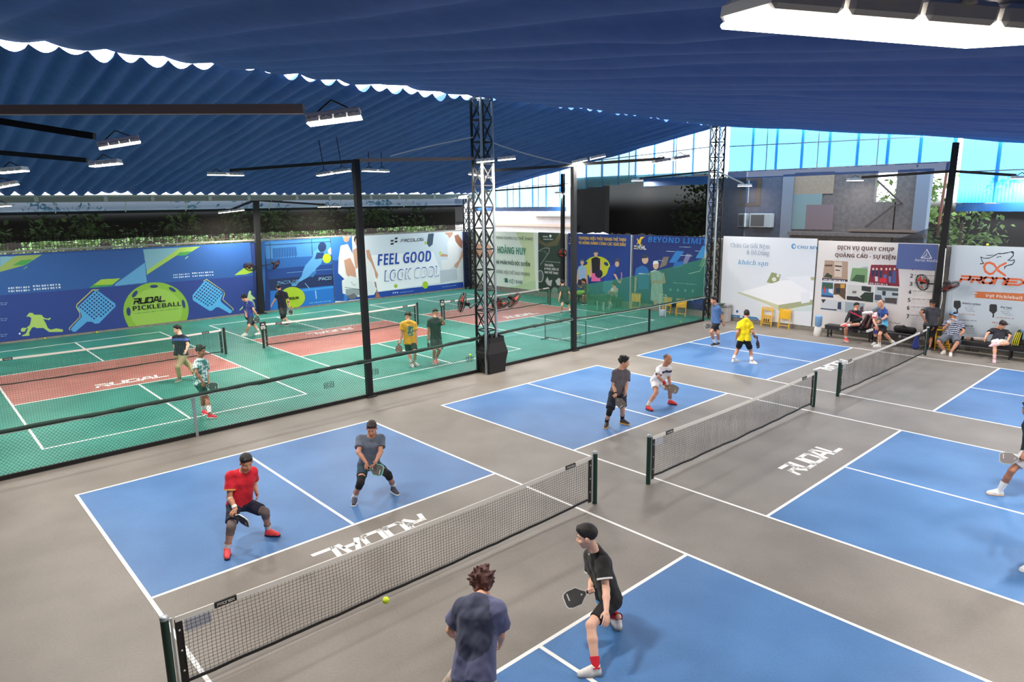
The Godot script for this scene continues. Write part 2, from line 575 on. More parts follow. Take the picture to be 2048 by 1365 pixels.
func build_sheets() -> void:
	var pale := sheet_mat(col(150, 232, 246), 0.6, 1.0)
	var cyan := sheet_mat(col(70, 190, 244), 0.95, 1.0)
	var deep := sheet_mat(col(6, 128, 220), 0.96, 0.9)
	var teal := sheet_mat(col(88, 150, 160), 0.9, 0.8)
	var top := func(z: float) -> float:
		return (near_roof_y(z) if z > RIDGE_Z else far_roof_y(z)) + 0.25
	# [from z, to z, foot, material]
	var runs := [[-25.3, -17.35, 4.83, pale], [-17.3, -9.05, 6.0, pale], [-8.35, -0.02, 6.2, cyan], [0.12, 13.0, 4.86, cyan]]
	var wall := thing("translucent_sheet_wall", "bright cyan corrugated plastic sheets above the banner wall", "sheeting", Vector3(21.62, 0, 0))
	for r: Array in runs:
		var z: float = r[0]
		var k := 0
		while z < r[1] - 0.05:
			var z1 := minf(z + 1.03, r[1])
			var m: Material = r[3]
			if r[0] == -17.3 and k in [1, 2, 3]:
				m = teal
			var foot: float = r[2]
			if r[0] == -17.3:
				foot = lerpf(5.72, 6.27, (z + 17.3) / 8.25)
			part("sheet", corrugated(z, z1, foot, top, 0.0), m, wall)
			if z1 < r[1] - 0.05:
				part("overlap_strip", corrugated(z1 - 0.05, z1 + 0.06, foot, top, 0.02), deep, wall)
			z = z1
			k += 1
	# thin rails that carry the sheets
	var rails := [[[-24.9, 5.9], [-17.4, 6.02]], [[-17.2, 7.0], [-9.1, 7.3]], [[-8.3, 7.25], [-0.1, 7.06]], [[-8.3, 6.22], [-0.1, 6.22]], [[0.1, 5.88], [12.9, 5.88]], [[0.1, 4.86], [12.9, 4.86]], [[-24.9, 4.83], [-17.4, 4.83]]]
	for q: Array in rails:
		var b := B.new()
		b.bar(Vector3(-0.1, q[0][1], q[0][0]), Vector3(-0.1, q[1][1], q[1][0]), 0.035, 0.035)
		part("rail", b, M.galv, wall)
	for q in [[-6.65, 6.2, 7.9], [-4.6, 6.2, 7.6], [-2.47, 6.2, 7.35], [-10.9, 6.1, 8.0], [-13.5, 5.95, 7.4], [-15.2, 5.8, 7.1], [-19.6, 4.83, 6.5], [-21.6, 4.83, 6.2]]:
		var b := B.new()
		b.bar(Vector3(-0.08, q[1], q[0]), Vector3(-0.08, q[2], q[0]), 0.03, 0.03)
		part("mullion", b, M.galv, wall)
	# blue flap that hangs below the sheets
	var flap := sheet_mat(col(24, 84, 150), 0.95, 0.3)
	for q in [[-8.3, -0.15, 6.22, 5.94, "blue plastic flap hanging under the sheets over the white hotel banner"], [-12.6, -9.1, 6.1, 5.75, "short blue plastic flap beside the tall truss column"], [0.15, 13.0, 4.88, 4.6, "blue plastic flap under the sheets right of the black pole"], [-25.2, -17.5, 4.84, 4.62, "teal plastic flap under the white-lit sheets in the corner"]]:
		var o := part("sheet_flap", drape(Vector3(21.5, q[2], q[0]), Vector3(21.5, q[2], q[1]), q[2] - q[3], 0.03, int(q[0] * 10)), flap)
		tag(o, q[4], "flap", "plastic flaps along the sheet wall")
	# the far side: a blue strip of sheeting under the gutter, then black shade cloth
	var strip := sheet_mat(col(24, 84, 132), 0.97, 0.25)
	var far_strip := B.new()
	far_strip.quad(Vector3(-14, 4.88, -26.3), Vector3(21.5, 4.88, -26.3), Vector3(21.5, 5.45, -24.9), Vector3(-14, 5.45, -24.9))
	tag(part("eave_sheet", far_strip, strip), "blue translucent sheet sloping down behind the grey gutter", "sheeting")
	var shade := mat(Color(0.11, 0.105, 0.1, 0.96), 0.8)
	shade.metallic_specular = 0.05
	shade.transparency = BaseMaterial3D.TRANSPARENCY_ALPHA
	tag(part("shade_cloth", drape(Vector3(-14, 5.0, -25.9), Vector3(21.4, 5.0, -25.9), 1.17, 0.06, 31), shade), "long black shade cloth hung above the blue far wall", "shade cloth", "black shade cloths")
	var shade2 := mat(Color(0.045, 0.047, 0.05, 0.985), 0.8)
	shade2.metallic_specular = 0.05
	shade2.transparency = BaseMaterial3D.TRANSPARENCY_ALPHA
	tag(part("shade_cloth", drape(Vector3(21.7, 6.3, -17.2), Vector3(21.7, 6.3, -9.3), 2.78, 0.05, 32), shade2), "black shade cloth above the two blue banners beside the corner", "shade cloth", "black shade cloths")
	var gauze := mat(Color(0.2, 0.21, 0.23, 0.45), 0.8)
	gauze.metallic_specular = 0.05
	gauze.transparency = BaseMaterial3D.TRANSPARENCY_ALPHA
	var corner := B.new()
	corner.plate(PackedVector2Array([Vector2(-1.9, 3.5), Vector2(13, 3.5), Vector2(13, 4.9), Vector2(1.35, 4.86)]), Vector3(21.66, 0, 0), Basis(Vector3(0, 0, 1), Vector3.UP, Vector3(-1, 0, 0)), 0.004)
	tag(part("shade_cloth", corner, gauze), "grey shade cloth with a slanting edge above the orange wolf banner", "shade cloth", "black shade cloths")
	var haze := mat(Color(0.16, 0.15, 0.15, 0.52), 0.8)
	haze.metallic_specular = 0.05
	haze.transparency = BaseMaterial3D.TRANSPARENCY_ALPHA
	tag(part("shade_cloth", drape(Vector3(21.72, 6.2, -7.5), Vector3(21.72, 6.2, 0.0), 2.72, 0.03, 35), haze), "thin grey gauze in front of the half demolished house", "shade cloth", "black shade cloths")
	var gauze2 := mat(Color(0.1, 0.105, 0.11, 0.82), 0.8)
	gauze2.metallic_specular = 0.05
	gauze2.transparency = BaseMaterial3D.TRANSPARENCY_ALPHA
	tag(part("shade_cloth", drape(Vector3(21.7, 6.2, -8.95), Vector3(21.7, 6.2, -7.55), 2.7, 0.03, 34), gauze2), "narrow black shade cloth right of the tall truss column", "shade cloth", "black shade cloths")

# a hanging cloth from a to b with a wavy lower edge
func drape(a: Vector3, b: Vector3, drop: float, wob: float, seed_: int) -> B:
	var o := B.new()
	var f := FastNoiseLite.new()
	f.seed = seed_
	f.frequency = 0.45
	var m := int((b - a).length() / 0.15)
	var out := (b - a).normalized().cross(Vector3.UP)
	for i in m + 1:
		var p := a.lerp(b, float(i) / m)
		for j in 5:
			var t := j / 4.0
			var q := p + out * wob * f.get_noise_2d(i * 0.9, j * 1.3) + Vector3.DOWN * (drop * t * (1.0 + 0.05 * f.get_noise_1d(i * 0.8)))
			o.put(q, out)
	for i in m:
		for j in 4:
			var k := i * 5 + j
			o.idx.append_array(PackedInt32Array([k, k + 5, k + 1, k + 1, k + 5, k + 6]))
	return o.turned()

# ---------------------------------------------------------------- what stands outside
func build_outside() -> void:
	tag(part("outside_ground", slab(-30, 70, -70, 30, -0.6, -0.25), mat(col(168, 160, 146), 0.95)), "bare ground outside the hall", "ground")
	# half torn-down house behind the right wall
	var h := thing("house", "half demolished grey house behind the right wall", "building", Vector3(25, 0, 0))
	var grey_blue := speckled(col(96, 100, 116), 0.06, 0.6, 0.9, 21)
	var dusty := speckled(col(128, 114, 106), 0.1, 0.7, 0.9, 22)
	var mk := func(called: String, z0: float, z1: float, y0: float, y1: float, x0: float, x1: float, m: Material) -> void:
		part(called, slab(x0, x1, z0, z1, y0, y1), m, h)
	mk.call("wall", -11.5, -7.55, -0.3, 6.1, 0.0, 0.3, grey_blue)
	mk.call("wall", -7.5, -3.75, -0.3, 6.15, 0.1, 0.35, dusty)
	mk.call("wall", -3.75, -2.9, -0.3, 4.9, 0.1, 0.35, dusty)
	mk.call("wall", -2.95, -2.15, -0.3, 6.15, 0.1, 0.35, dusty)
	mk.call("pier", -7.58, -7.12, -0.3, 6.15, -0.06, 0.1, mat(col(150, 152, 160), 0.9))
	mk.call("pier", -2.2, -1.72, -0.3, 6.15, -0.06, 0.3, mat(col(146, 150, 160), 0.9))
	mk.call("plaster_patch", -7.11, -5.4, 5.28, 6.2, 0.06, 0.1, speckled(col(190, 160, 132), 0.05, 1.0, 0.9, 23))
	mk.call("plaster_patch", -7.11, -6.5, 3.76, 5.28, 0.06, 0.1, mat(col(150, 168, 162), 0.9))
	mk.call("plaster_patch", -6.5, -5.85, 4.82, 5.28, 0.06, 0.1, mat(col(150, 168, 162), 0.9))
	mk.call("plaster_patch", -6.5, -5.32, 3.76, 4.82, 0.06, 0.1, mat(col(150, 124, 122), 0.9))
	mk.call("ledge", -7.1, -1.7, 3.52, 3.66, -0.3, 0.1, dusty)
	mk.call("ledge", -4.6, -2.0, 3.72, 3.8, -0.2, 0.1, mat(col(150, 122, 104), 0.9))
	var win := slab(-0.04, 0.0, -9.65, -8.62, 4.8, 6.05)
	var wf := part("window", win, mat(col(92, 74, 62), 0.7), h)
	part("pane", slab(-0.06, -0.04, -9.55, -8.85, 4.92, 5.95), mat(col(66, 78, 98), 0.2), wf)
	part("muntin", slab(-0.08, -0.06, -9.22, -9.18, 4.92, 5.95), M.off_white, wf)
	for a in [[5.75, -3.6, 4.83, -2.61], [4.83, -2.61, 4.74, -2.95], [4.74, -2.95, 3.89, -3.92]]:
		var b := B.new()
		b.bar(Vector3(-0.1, a[0], a[1]), Vector3(-0.1, a[2], a[3]), 0.06, 0.06)
		part("bent_rebar", b, mat(col(88, 72, 66), 0.8), h)
	var rust := B.new()
	rust.bar(Vector3(0.2, 3.6, -1.35), Vector3(0.2, 6.4, -1.25), 0.08, 0.08)
	part("rusty_post", rust, mat(col(150, 92, 70), 0.85), h)
	for z in [[-9.48, -9.07, "grey air conditioner unit at the left edge of the house wall"], [-8.91, -7.85, "wide air conditioner unit with dark grille on the house wall"]]:
		var ac := thing("air_conditioner", z[2], "air conditioner", Vector3(24.6, 3.83, (z[0] + z[1]) * 0.5), 0, "outdoor units on the house wall")
		var w: float = z[1] - z[0]
		var c := B.new()
		c.rbox(Vector3(0.15, 0.31, 0), Vector3(0.3, 0.62, w), 0.02)
		part("casing", c, M.off_white, ac)
		part("grille", slab(-0.015, 0.0, -w * 0.42, w * 0.18, 0.06, 0.56), mat(col(96, 92, 88), 0.8), ac)
		part("bracket", slab(0.0, 0.4, -w * 0.4, w * 0.4, -0.06, 0.0), M.dark_steel, ac)
	# pale house behind the corner
	var p := thing("house", "pale plaster house behind the hall corner", "building", Vector3(27, 0, -24))
	part("wall", slab(0, 0.4, -10, 4.5, -0.3, 6.0), speckled(col(206, 188, 178), 0.06, 0.5, 0.9, 24), p)
	part("ledge", slab(-0.3, 0.0, -6, 2.5, 3.55, 3.7), mat(col(188, 150, 128), 0.9), p)
	part("ledge", slab(-0.4, 0.0, -1.4, 2.2, 4.2, 4.32), mat(col(170, 158, 150), 0.9), p)
	# trees
	var rng := RandomNumberGenerator.new()
	rng.seed = 77
	var far_spots := [[-6.5, -29.5, 5.0], [-2.6, -28.2, 4.6], [1.4, -29.4, 5.2], [4.6, -28.0, 4.4], [8.2, -29.6, 5.2], [11.6, -28.2, 4.8], [15.0, -29.4, 5.0], [18.6, -28.2, 5.0]]
	var where := ["leftmost leafy tree behind the blue far wall", "leafy tree behind the running player print", "leafy tree behind the left paddle print", "leafy tree behind the big green ball print", "leafy tree behind the right paddle print", "leafy tree behind the blue photo banner", "leafy tree behind the slogan banner", "leafy tree behind the hall's far corner"]
	for i in far_spots.size():
		tree(Vector3(far_spots[i][0], -0.25, far_spots[i][1]), far_spots[i][2], rng, where[i], "trees behind the far wall")
	tree(Vector3(29.0, -0.25, -4.6), 6.0, rng, "tree seen through the hole in the house", "trees behind the right wall")
	tree(Vector3(30.0, -0.25, -1.9), 5.6, rng, "tree beside the broken house wall", "trees behind the right wall")
	tree(Vector3(29.0, -0.25, -13.5), 6.2, rng, "dark tree behind the black shade cloth", "trees behind the right wall")
	# iron railing on top of the far wall
	var rail := thing("iron_railing", "brown iron railing behind the coping of the far wall", "railing", Vector3(0, 3.42, -26.0))
	var top := B.new()
	top.bar(Vector3(-14, 0.52, 0), Vector3(21.4, 0.52, 0), 0.03, 0.03)
	top.bar(Vector3(-14, 0.2, 0), Vector3(21.4, 0.2, 0), 0.025, 0.025)
	part("rail", top, mat(col(70, 52, 44), 0.8), rail)
	var stick := B.new()
	stick.bar(Vector3(0, -0.1, 0), Vector3(0, 0.62, 0), 0.022, 0.022)
	var sm := stick.mesh()
	var rm := mat(col(78, 58, 46), 0.8)
	for i in 250:
		inst("baluster", sm, rm, rail, Transform3D(Basis(), Vector3(-9.0 + i * 0.122, 0, 0)))

func tree(at: Vector3, h: float, rng: RandomNumberGenerator, label: String, group: String) -> void:
	var t := thing("leafy_tree", label, "tree", at, 0, group)
	var trunk := B.new()
	trunk.tube([Vector3.ZERO, Vector3(0.1, h * 0.35, 0.05), Vector3(0.0, h * 0.75, 0.1)], [0.16, 0.11, 0.06], 8)
	part("trunk", trunk, mat(col(96, 76, 60), 0.9), t)
	var b := B.new()
	b.use_col = true
	var clumps := []
	for i in 14:
		clumps.append(Vector3(rng.randf_range(-1.6, 1.6), h * rng.randf_range(0.5, 1.05), rng.randf_range(-1.3, 1.3)))
	for i in 5:
		clumps.append(Vector3(rng.randf_range(-1.7, 1.7), rng.randf_range(3.1, 4.2), rng.randf_range(-1.2, 1.2)))
	for i in 800:
		var c: Vector3 = clumps[i % clumps.size()]
		var p := c + Vector3(rng.randfn(0, 0.34), rng.randfn(0, 0.3), rng.randfn(0, 0.34))
		var s := rng.randf_range(0.09, 0.2)
		var bs := Basis.from_euler(Vector3(rng.randf() * TAU, rng.randf() * TAU, rng.randf() * TAU))
		var g := rng.randf()
		b.col = Color(0.09 + 0.14 * g, 0.15 + 0.16 * g, 0.03 + 0.04 * g)
		b.tri(p - bs.x * s, p + bs.y * s * 0.55, p + bs.x * s)
		b.tri(p - bs.x * s, p + bs.x * s, p - bs.y * s * 0.55 + bs.z * s * 0.2)
	var leaf := vmat(0.7)
	leaf.backlight_enabled = true
	leaf.backlight = Color(0.16, 0.22, 0.05)
	kind(part("foliage", b, leaf, t), "stuff")

# ---------------------------------------------------------------- truss columns and light poles
func bar_t(a: Vector3, b: Vector3, w: float, h: float) -> Transform3D:
	var y := b - a
	var yn := y.normalized()
	var x := Vector3.UP.cross(yn)
	if x.length() < 0.01:
		x = Vector3.RIGHT
	x = x.normalized()
	return Transform3D(Basis(x * w, y, x.cross(yn) * h), (a + b) * 0.5)

func truss(at: Vector3, h: float, label: String, bright: Array, s := 0.21, bay := 0.61) -> Node3D:
	var t := thing("truss_column", label, "column", at, 0, "steel truss columns")
	var unit := B.new()
	unit.box(Vector3.ZERO, Vector3.ONE)
	var um := unit.mesh()
	var cs := [Vector3(-s, 0, -s), Vector3(s, 0, -s), Vector3(s, 0, s), Vector3(-s, 0, s)]
	for i in 4:
		inst("chord", um, M.galv if i in bright else M.dark_steel, t, bar_t(cs[i], cs[i] + Vector3.UP * h, 0.055, 0.055))
	var k := 0
	var y := 0.1
	while y < h - 0.2:
		var y1 := minf(y + bay, h)
		for i in 4:
			var a: Vector3 = cs[i]
			var b: Vector3 = cs[(i + 1) % 4]
			inst("brace", um, M.dark_steel, t, bar_t(a + Vector3.UP * y, b + Vector3.UP * y1, 0.024, 0.024))
			inst("brace", um, M.dark_steel, t, bar_t(b + Vector3.UP * y, a + Vector3.UP * y1, 0.024, 0.024))
			inst("strut", um, M.dark_steel, t, bar_t(a + Vector3.UP * y1, b + Vector3.UP * y1, 0.034, 0.034))
		y = y1
		k += 1
	return t

func light_pole(at: Vector3, top: Vector3, w: float, label: String, arms: Array, m: Material) -> void:
	var t := thing("light_pole", label, "pole", at, 0, "light poles")
	var b := B.new()
	b.bar(Vector3.ZERO, top - at, w, w)
	part("pole", b, m, t)
	if at.y < 0.3:
		var f := B.new()
		f.rbox(Vector3(0, 0.02, 0), Vector3(w * 1.9, 0.04, w * 1.9), 0.008)
		part("foot_plate", f, m, t)
	for a: Array in arms:
		var c := B.new()
		c.bar(a[0] - at, a[1] - at, 0.075, 0.085)
		part("arm", c, a[2] if a.size() > 2 else m, t)

func build_columns() -> void:
	var t := truss(Vector3(8.16, 0, -8.36), 8.02, "tall truss column standing at the fence in mid hall", [2, 3])
	var wrap := B.new()
	var rings := []
	for q in [[0.0, 0.62, 0.5], [0.35, 0.66, 0.56], [0.62, 0.78, 0.6], [0.95, 0.58, 0.52], [1.12, 0.54, 0.52]]:
		rings.append([Vector3(-q[1] * 0.5, q[0], -q[2] * 0.5), Vector3(q[1] * 0.5, q[0], -q[2] * 0.5), Vector3(q[1] * 0.52, q[0], q[2] * 0.5), Vector3(-q[1] * 0.48, q[0], q[2] * 0.5)])
	for i in 4:
		for k in 4:
			wrap.quad(rings[i][(k + 1) % 4], rings[i][k], rings[i + 1][k], rings[i + 1][(k + 1) % 4])
	var w := part("black_sleeve", wrap, mat(col(44, 42, 42), 0.85))
	w.position = Vector3(8.3, 0, -8.3)
	tag(w, "black padded cloth sleeve wrapped round the truss column foot", "cover")
	var q := truss(Vector3(21.02, 0, -8.55), 8.2, "truss column between the blue banner and white hotel banner", [0, 3])
	var arm := B.new()
	arm.bar(Vector3(0, 6.28, 0), Vector3(0, 6.1, -3.9), 0.06, 0.06)
	part("arm", arm, M.dark_steel, q)
	arm = B.new()
	arm.bar(Vector3(0, 6.28, 0), Vector3(0.1, 5.72, 1.2), 0.05, 0.05)
	part("arm", arm, M.galv, q)
	truss(Vector3(20.95, 0, -24.9), 5.6, "dark truss column in the hall's far corner", [])
	var D: Material = M.dark_steel
	light_pole(Vector3(4.15, 0, -8.56), Vector3(4.13, 6.22, -8.56), 0.15, "dark square pole with arms at the fence left of mid hall", [[Vector3(4.15, 6.2, -8.56), Vector3(8.0, 6.36, -8.5), M.brown_steel], [Vector3(4.15, 6.18, -8.5), Vector3(3.3, 6.2, -14.7)]], D)
	light_pole(Vector3(12.26, 0, -8.52), Vector3(12.22, 6.32, -8.52), 0.15, "dark square pole with arms at the fence right of mid hall", [[Vector3(12.26, 6.28, -8.5), Vector3(8.4, 6.02, -8.5)], [Vector3(12.26, 6.3, -8.5), Vector3(12.28, 6.3, -5.0)]], D)
	light_pole(Vector3(8.02, 0, -25.05), Vector3(8.25, 5.42, -25.02), 0.24, "thick dark pole in front of the blue far wall", [[Vector3(8.2, 5.38, -25.0), Vector3(6.9, 4.98, -24.5)], [Vector3(8.2, 5.38, -25.0), Vector3(11.5, 5.12, -24.5)]], D)
	light_pole(Vector3(21.1, 0, -0.02), Vector3(21.12, 6.8, 0.06), 0.2, "black pole between the white service banner and wolf banner", [[Vector3(21.1, 5.9, 0.05), Vector3(21.05, 5.8, -2.75)], [Vector3(21.1, 5.9, 0.05), Vector3(21.05, 5.7, 1.8)]], D)
	light_pole(Vector3(21.05, 0, -17.35), Vector3(21.08, 6.5, -17.35), 0.16, "dark pole between the green banner and blue tournament banner", [[Vector3(21.05, 5.92, -17.3), Vector3(21.05, 5.76, -23.4)]], D)
	# poles left of the view whose arms reach in over the courts
	var side := Vector3(0.739, -0.011, 0.674)
	var upv := Vector3(0.0, 1.0, 0.0)
	for a in [[Vector3(-1.9, 5.98, 0.98), 6.2, 0.0, M.brown_steel, "pole left of the near court carrying the topmost arm"], [Vector3(-2.72, 6.03, -3.38), 6.0, 0.16, D, "pole left of the fence carrying the second arm"], [Vector3(-1.98, 5.97, -7.63), 6.0, 0.09, D, "pole left of the fence carrying the third arm"], [Vector3(-3.15, 5.88, -9.5), 5.0, 0.06, D, "pole left of the green courts carrying the fourth arm"], [Vector3(-3.1, 5.7, -11.6), 5.0, 0.05, D, "pole left of the green courts carrying the fifth arm"]]:
		var e: Vector3 = a[0] - side * a[1] + upv * (a[2] * a[1])
		light_pole(Vector3(e.x, 0, e.z), e + Vector3.UP * 0.15, 0.14, a[4], [[e, a[0], a[3]]], D)
	# two pale cables hung between column and poles
	for q2 in [[Vector3(7.95, 6.95, -8.5), Vector3(6.2, 6.62, -8.4), Vector3(5.1, 6.33, -8.45), "pale cable drooping left from the truss column"], [Vector3(8.4, 6.9, -8.5), Vector3(10.1, 6.45, -8.4), Vector3(12.2, 6.3, -8.5), "pale cable drooping right from the truss column"]]:
		var c := B.new()
		var pts := []
		for i in 13:
			var u := i / 12.0
			pts.append(q2[0] * (1 - u) * (1 - u) + q2[1] * 2.0 * u * (1 - u) + q2[2] * u * u)
		c.tube(pts, 0.018, 6)
		tag(part("hanging_cable", c, M.cable), q2[3], "cable", "cables hung from the truss column")

# ---------------------------------------------------------------- floodlights
func floodlight(at: Vector3, turn: float, roll: float, label: String, count := 1, energy := 1.0, drop := 0.0, tip := 0.0) -> void:
	var t := thing("floodlight", label, "floodlight", at, turn, "LED floodlights")
	t.rotation_order = EULER_ORDER_YXZ
	t.rotation.z = roll
	t.rotation.x = tip
	for k in count:
		var ox := (k - (count - 1) * 0.5) * 0.6
		var body := B.new()
		body.rbox(Vector3(ox, 0.075, 0.0), Vector3(0.5, 0.05, 0.24), 0.012)
		part("housing", body, M.lamp_body, t)
		for i in 4:
			var f := B.new()
			f.rbox(Vector3(ox - 0.189 + i * 0.126, 0.035, 0.0), Vector3(0.118, 0.035, 0.3), 0.008)
			part("module", f, M.lamp_body, t)
			for s in [-1, 1]:
				var sc := B.new()
				sc.lathe(Vector3(ox - 0.189 + i * 0.126, 0.044, s * 0.152), [Vector2(0.0, 0.0), Vector2(0.012, 0.002), Vector2(0.012, 0.012), Vector2(0.0, 0.014)], 8)
				part("clip", sc, M.off_white, t)
		var lens := B.new()
		lens.rbox(Vector3(ox, 0.008, 0.0), Vector3(0.5, 0.012, 0.25), 0.004)
		part("light_panel", lens, M.lens, t)
		var br := B.new()
		br.bar(Vector3(ox - 0.16, 0.1, 0), Vector3(ox, 0.2, 0), 0.04, 0.012)
		br.bar(Vector3(ox + 0.16, 0.1, 0), Vector3(ox, 0.2, 0), 0.04, 0.012)
		part("bracket", br, M.dark_steel, t)
		if drop > 0.0:
			var rod := B.new()
			rod.bar(Vector3(ox, 0.18, 0), Vector3(ox, drop, 0), 0.02, 0.02)
			part("drop_rod", rod, M.dark_steel, t)
	var l := AreaLight3D.new()
	l.name = "lamp_light"
	l.area_size = Vector2(0.5 + 0.6 * (count - 1), 0.27)
	l.area_normalize_energy = true
	l.light_color = Color(1.0, 0.965, 0.92)
	l.light_energy = LAMP * energy * (1.0 if count == 1 else 1.6)
	l.shadow_enabled = true
	l.set("area_range", 60.0)
	t.add_child(l)
	l.position = Vector3(0, -0.012, 0)
	l.rotation = Vector3(-PI / 2, 0, 0)

const LAMP := 20.0

func build_lamps() -> void:
	var q := -deg_to_rad(42.4)
	floodlight(Vector3(-3.6, 5.382, 6.68), q, -0.085, "large floodlight close to the viewer under the canopy", 1, 0.5, 0.0, 0.17)
	floodlight(Vector3(-1.68, 5.86, 1.16), q + 0.15, 0.13, "floodlight on the thick brown arm above the near court", 1, 1.5)
	floodlight(Vector3(-2.48, 5.9, -3.17), q + 0.5, 0.2, "floodlight on the second arm from the left edge")
	floodlight(Vector3(-1.73, 5.87, -7.41), q + 0.15, 0.1, "floodlight on the third arm from the left edge")
	floodlight(Vector3(-2.93, 5.8, -9.31), q + 0.1, 0.08, "wide floodlight at the left edge above the small one")
	floodlight(Vector3(-2.84, 5.58, -11.41), q + 0.4, 0.2, "slanting floodlight cut by the left edge")
	floodlight(Vector3(-1.85, 5.2, -21.5), q, 0.05, "glaring floodlight at the left edge below the gutter", 1)
	floodlight(Vector3(3.25, 6.05, -15.0), q + 0.9, 0.0, "pair of floodlights at the end of the long arm", 2)
	floodlight(Vector3(6.0, 6.08, -13.2), q - 0.15, 0.12, "bright pair of floodlights left of the dark fence pole", 2, 1.3, 1.1)
	floodlight(Vector3(8.6, 6.26, -14.9), q + 0.9, 0.0, "small pair of floodlights right of the dark fence pole", 2, 1.0, 0.7)
	floodlight(Vector3(8.1, 6.25, -7.7), q, 0.08, "bright pair of floodlights on the truss column front", 2, 1.5)
	floodlight(Vector3(12.28, 6.1, -13.4), q + 0.9, -0.1, "pair of floodlights half hidden behind the truss column", 2)
	floodlight(Vector3(12.5, 6.42, -8.1), q, 0.2, "glaring pair of floodlights on top of the right fence pole", 2, 1.4)
	floodlight(Vector3(12.28, 6.22, -4.75), q + 0.2, 0.15, "pair of floodlights at the end of the right fence arm", 2)
	floodlight(Vector3(21.0, 5.98, -12.6), q, 0.0, "floodlight below the sheets left of the right truss column")
	floodlight(Vector3(21.05, 5.6, -7.25), q, 0.0, "small floodlight hanging right of the right truss column")
	floodlight(Vector3(21.0, 5.68, -2.95), q, 0.0, "floodlight above the white service banner")
	floodlight(Vector3(21.0, 5.58, 1.95), q, 0.0, "floodlight at the right edge above the wolf banner")
	floodlight(Vector3(21.0, 5.5, -17.5), q, 0.0, "small floodlight on the pole beside the green banner")
	floodlight(Vector3(20.4, 5.52, -24.6), q, 0.12, "floodlight in the hall's far corner")
	floodlight(Vector3(6.83, 4.86, -24.4), q, 0.1, "pair of floodlights left of the thick far pole", 2)
	floodlight(Vector3(11.67, 5.0, -24.4), q, 0.0, "glaring pair of floodlights right of the thick far pole", 2)
	# the same fittings go on over the courts outside the view
	var far_off := [[8.0, 5.85, 5.8, "over the middle court"], [14.5, 5.7, 6.5, "over the rear court"], [4.0, 5.45, 8.5, "right of the balcony"], [-7.0, 6.0, -12.0, "left of the green courts"], [-7.0, 5.9, -20.0, "left of the far wall print"], [19.8, 5.3, 7.8, "above the right bench end"], [10.0, 5.05, 10.5, "behind the middle court"]]
	for s: Array in far_off:
		floodlight(Vector3(s[0], s[1], s[2]), 0.0, 0.0, "pair of floodlights outside the view, " + s[3], 2, 1.2, 0.35)

# ---------------------------------------------------------------- low fence with netting
func build_fence() -> void:
	var z := -8.53
	var t := thing("chain_link_fence", "low chain-link fence between grey and green courts", "fence", Vector3(0, 0, z))
	var b := B.new()
	b.box(Vector3(3.25, 0.045, 0), Vector3(34.5, 0.09, 0.05))
	part("base_board", b, M.black, t)
	for x in [-8.4, -4.4, -0.35, 16.62, 20.45]:
		var p := B.new()
		p.bar(Vector3(x, 0, 0), Vector3(x, 0.96, 0), 0.06, 0.06)
		part("post", p, M.galv if x < 0.0 else M.dark_steel, t)
	var w := B.new()
	var x := -14.0
	while x < 20.5:
		for s: float in [-1.0, 1.0]:
			var x1 := x + s * 0.86
			if x1 > -14.0 and x1 < 20.5:
				w.bar(Vector3(x, 0.07, s * 0.003), Vector3(x1, 0.93, s * 0.003), 0.0042, 0.0042)
		x += 0.075
	kind(part("wire_mesh", w, M.link, t), "stuff")
	# thick bundled edge that sags between its ties
	var pts := []
	var rr := []
	var rng := RandomNumberGenerator.new()
	rng.seed = 3
	var edge_y := Curve2D.new()
	for q in [[-14.0, 0.95], [2.2, 0.97], [7.6, 1.07], [12.0, 1.14], [16.6, 1.07], [20.5, 1.07]]:
		edge_y.add_point(Vector2(q[0], q[1]))
	for i in 140:
		var u := i / 139.0
		var px := lerpf(-14.0, 20.5, u)
		pts.append(Vector3(px, edge_y.sample_baked(px + 14.0).y + 0.012 * sin(px * 0.75) + rng.randf_range(-0.008, 0.008), 0.03))
		rr.append(rng.randf_range(0.042, 0.06) * (1.0 if px < 12.4 else 0.6))
	var roll := B.new()
	roll.tube(pts, rr, 7)
	part("bundled_net_edge", roll, mat(col(40, 62, 54), 0.9), t)
	var wht := B.new()
	for i in pts.size():
		pts[i] += Vector3(0, -0.035, 0.03)
	wht.tube(pts, 0.009, 5)
	part("edge_rope", wht, M.off_white, t)
	# soft netting stretched above the fence
	for q in [[-14.0, 13.0, 2.3, 2.25, 0.0026, "thin green netting stretched above the low fence", 0.045], [13.0, 20.55, 2.25, 2.68, 0.008, "dense green netting rising to the right truss column", 0.036]]:
		var g := B.new()
		var xx: float = q[0]
		while xx < q[1]:
			var yy: float = lerpf(q[2], q[3], pow((xx - q[0]) / (q[1] - q[0]), 1.6))
			g.bar(Vector3(xx, 0.97, 0), Vector3(xx, yy, 0), q[4], q[4])
			xx += q[6]
		var n := int(1.5 / q[6])
		for k in n:
			var last := Vector3.ZERO
			for i in 31:
				var u := i / 30.0
				var yy: float = lerpf(0.98, lerpf(q[2], q[3], pow(u, 1.6)), float(k) / (n - 1))
				var p := Vector3(lerpf(q[0], q[1], u), yy, 0)
				if i:
					g.bar(last, p, q[4], q[4])
				last = p
		var o := part("court_netting", g, M.green_net)
		o.position = Vector3(0, 0, z - 0.05)
		tag(o, q[5], "netting", "netting above the fence")

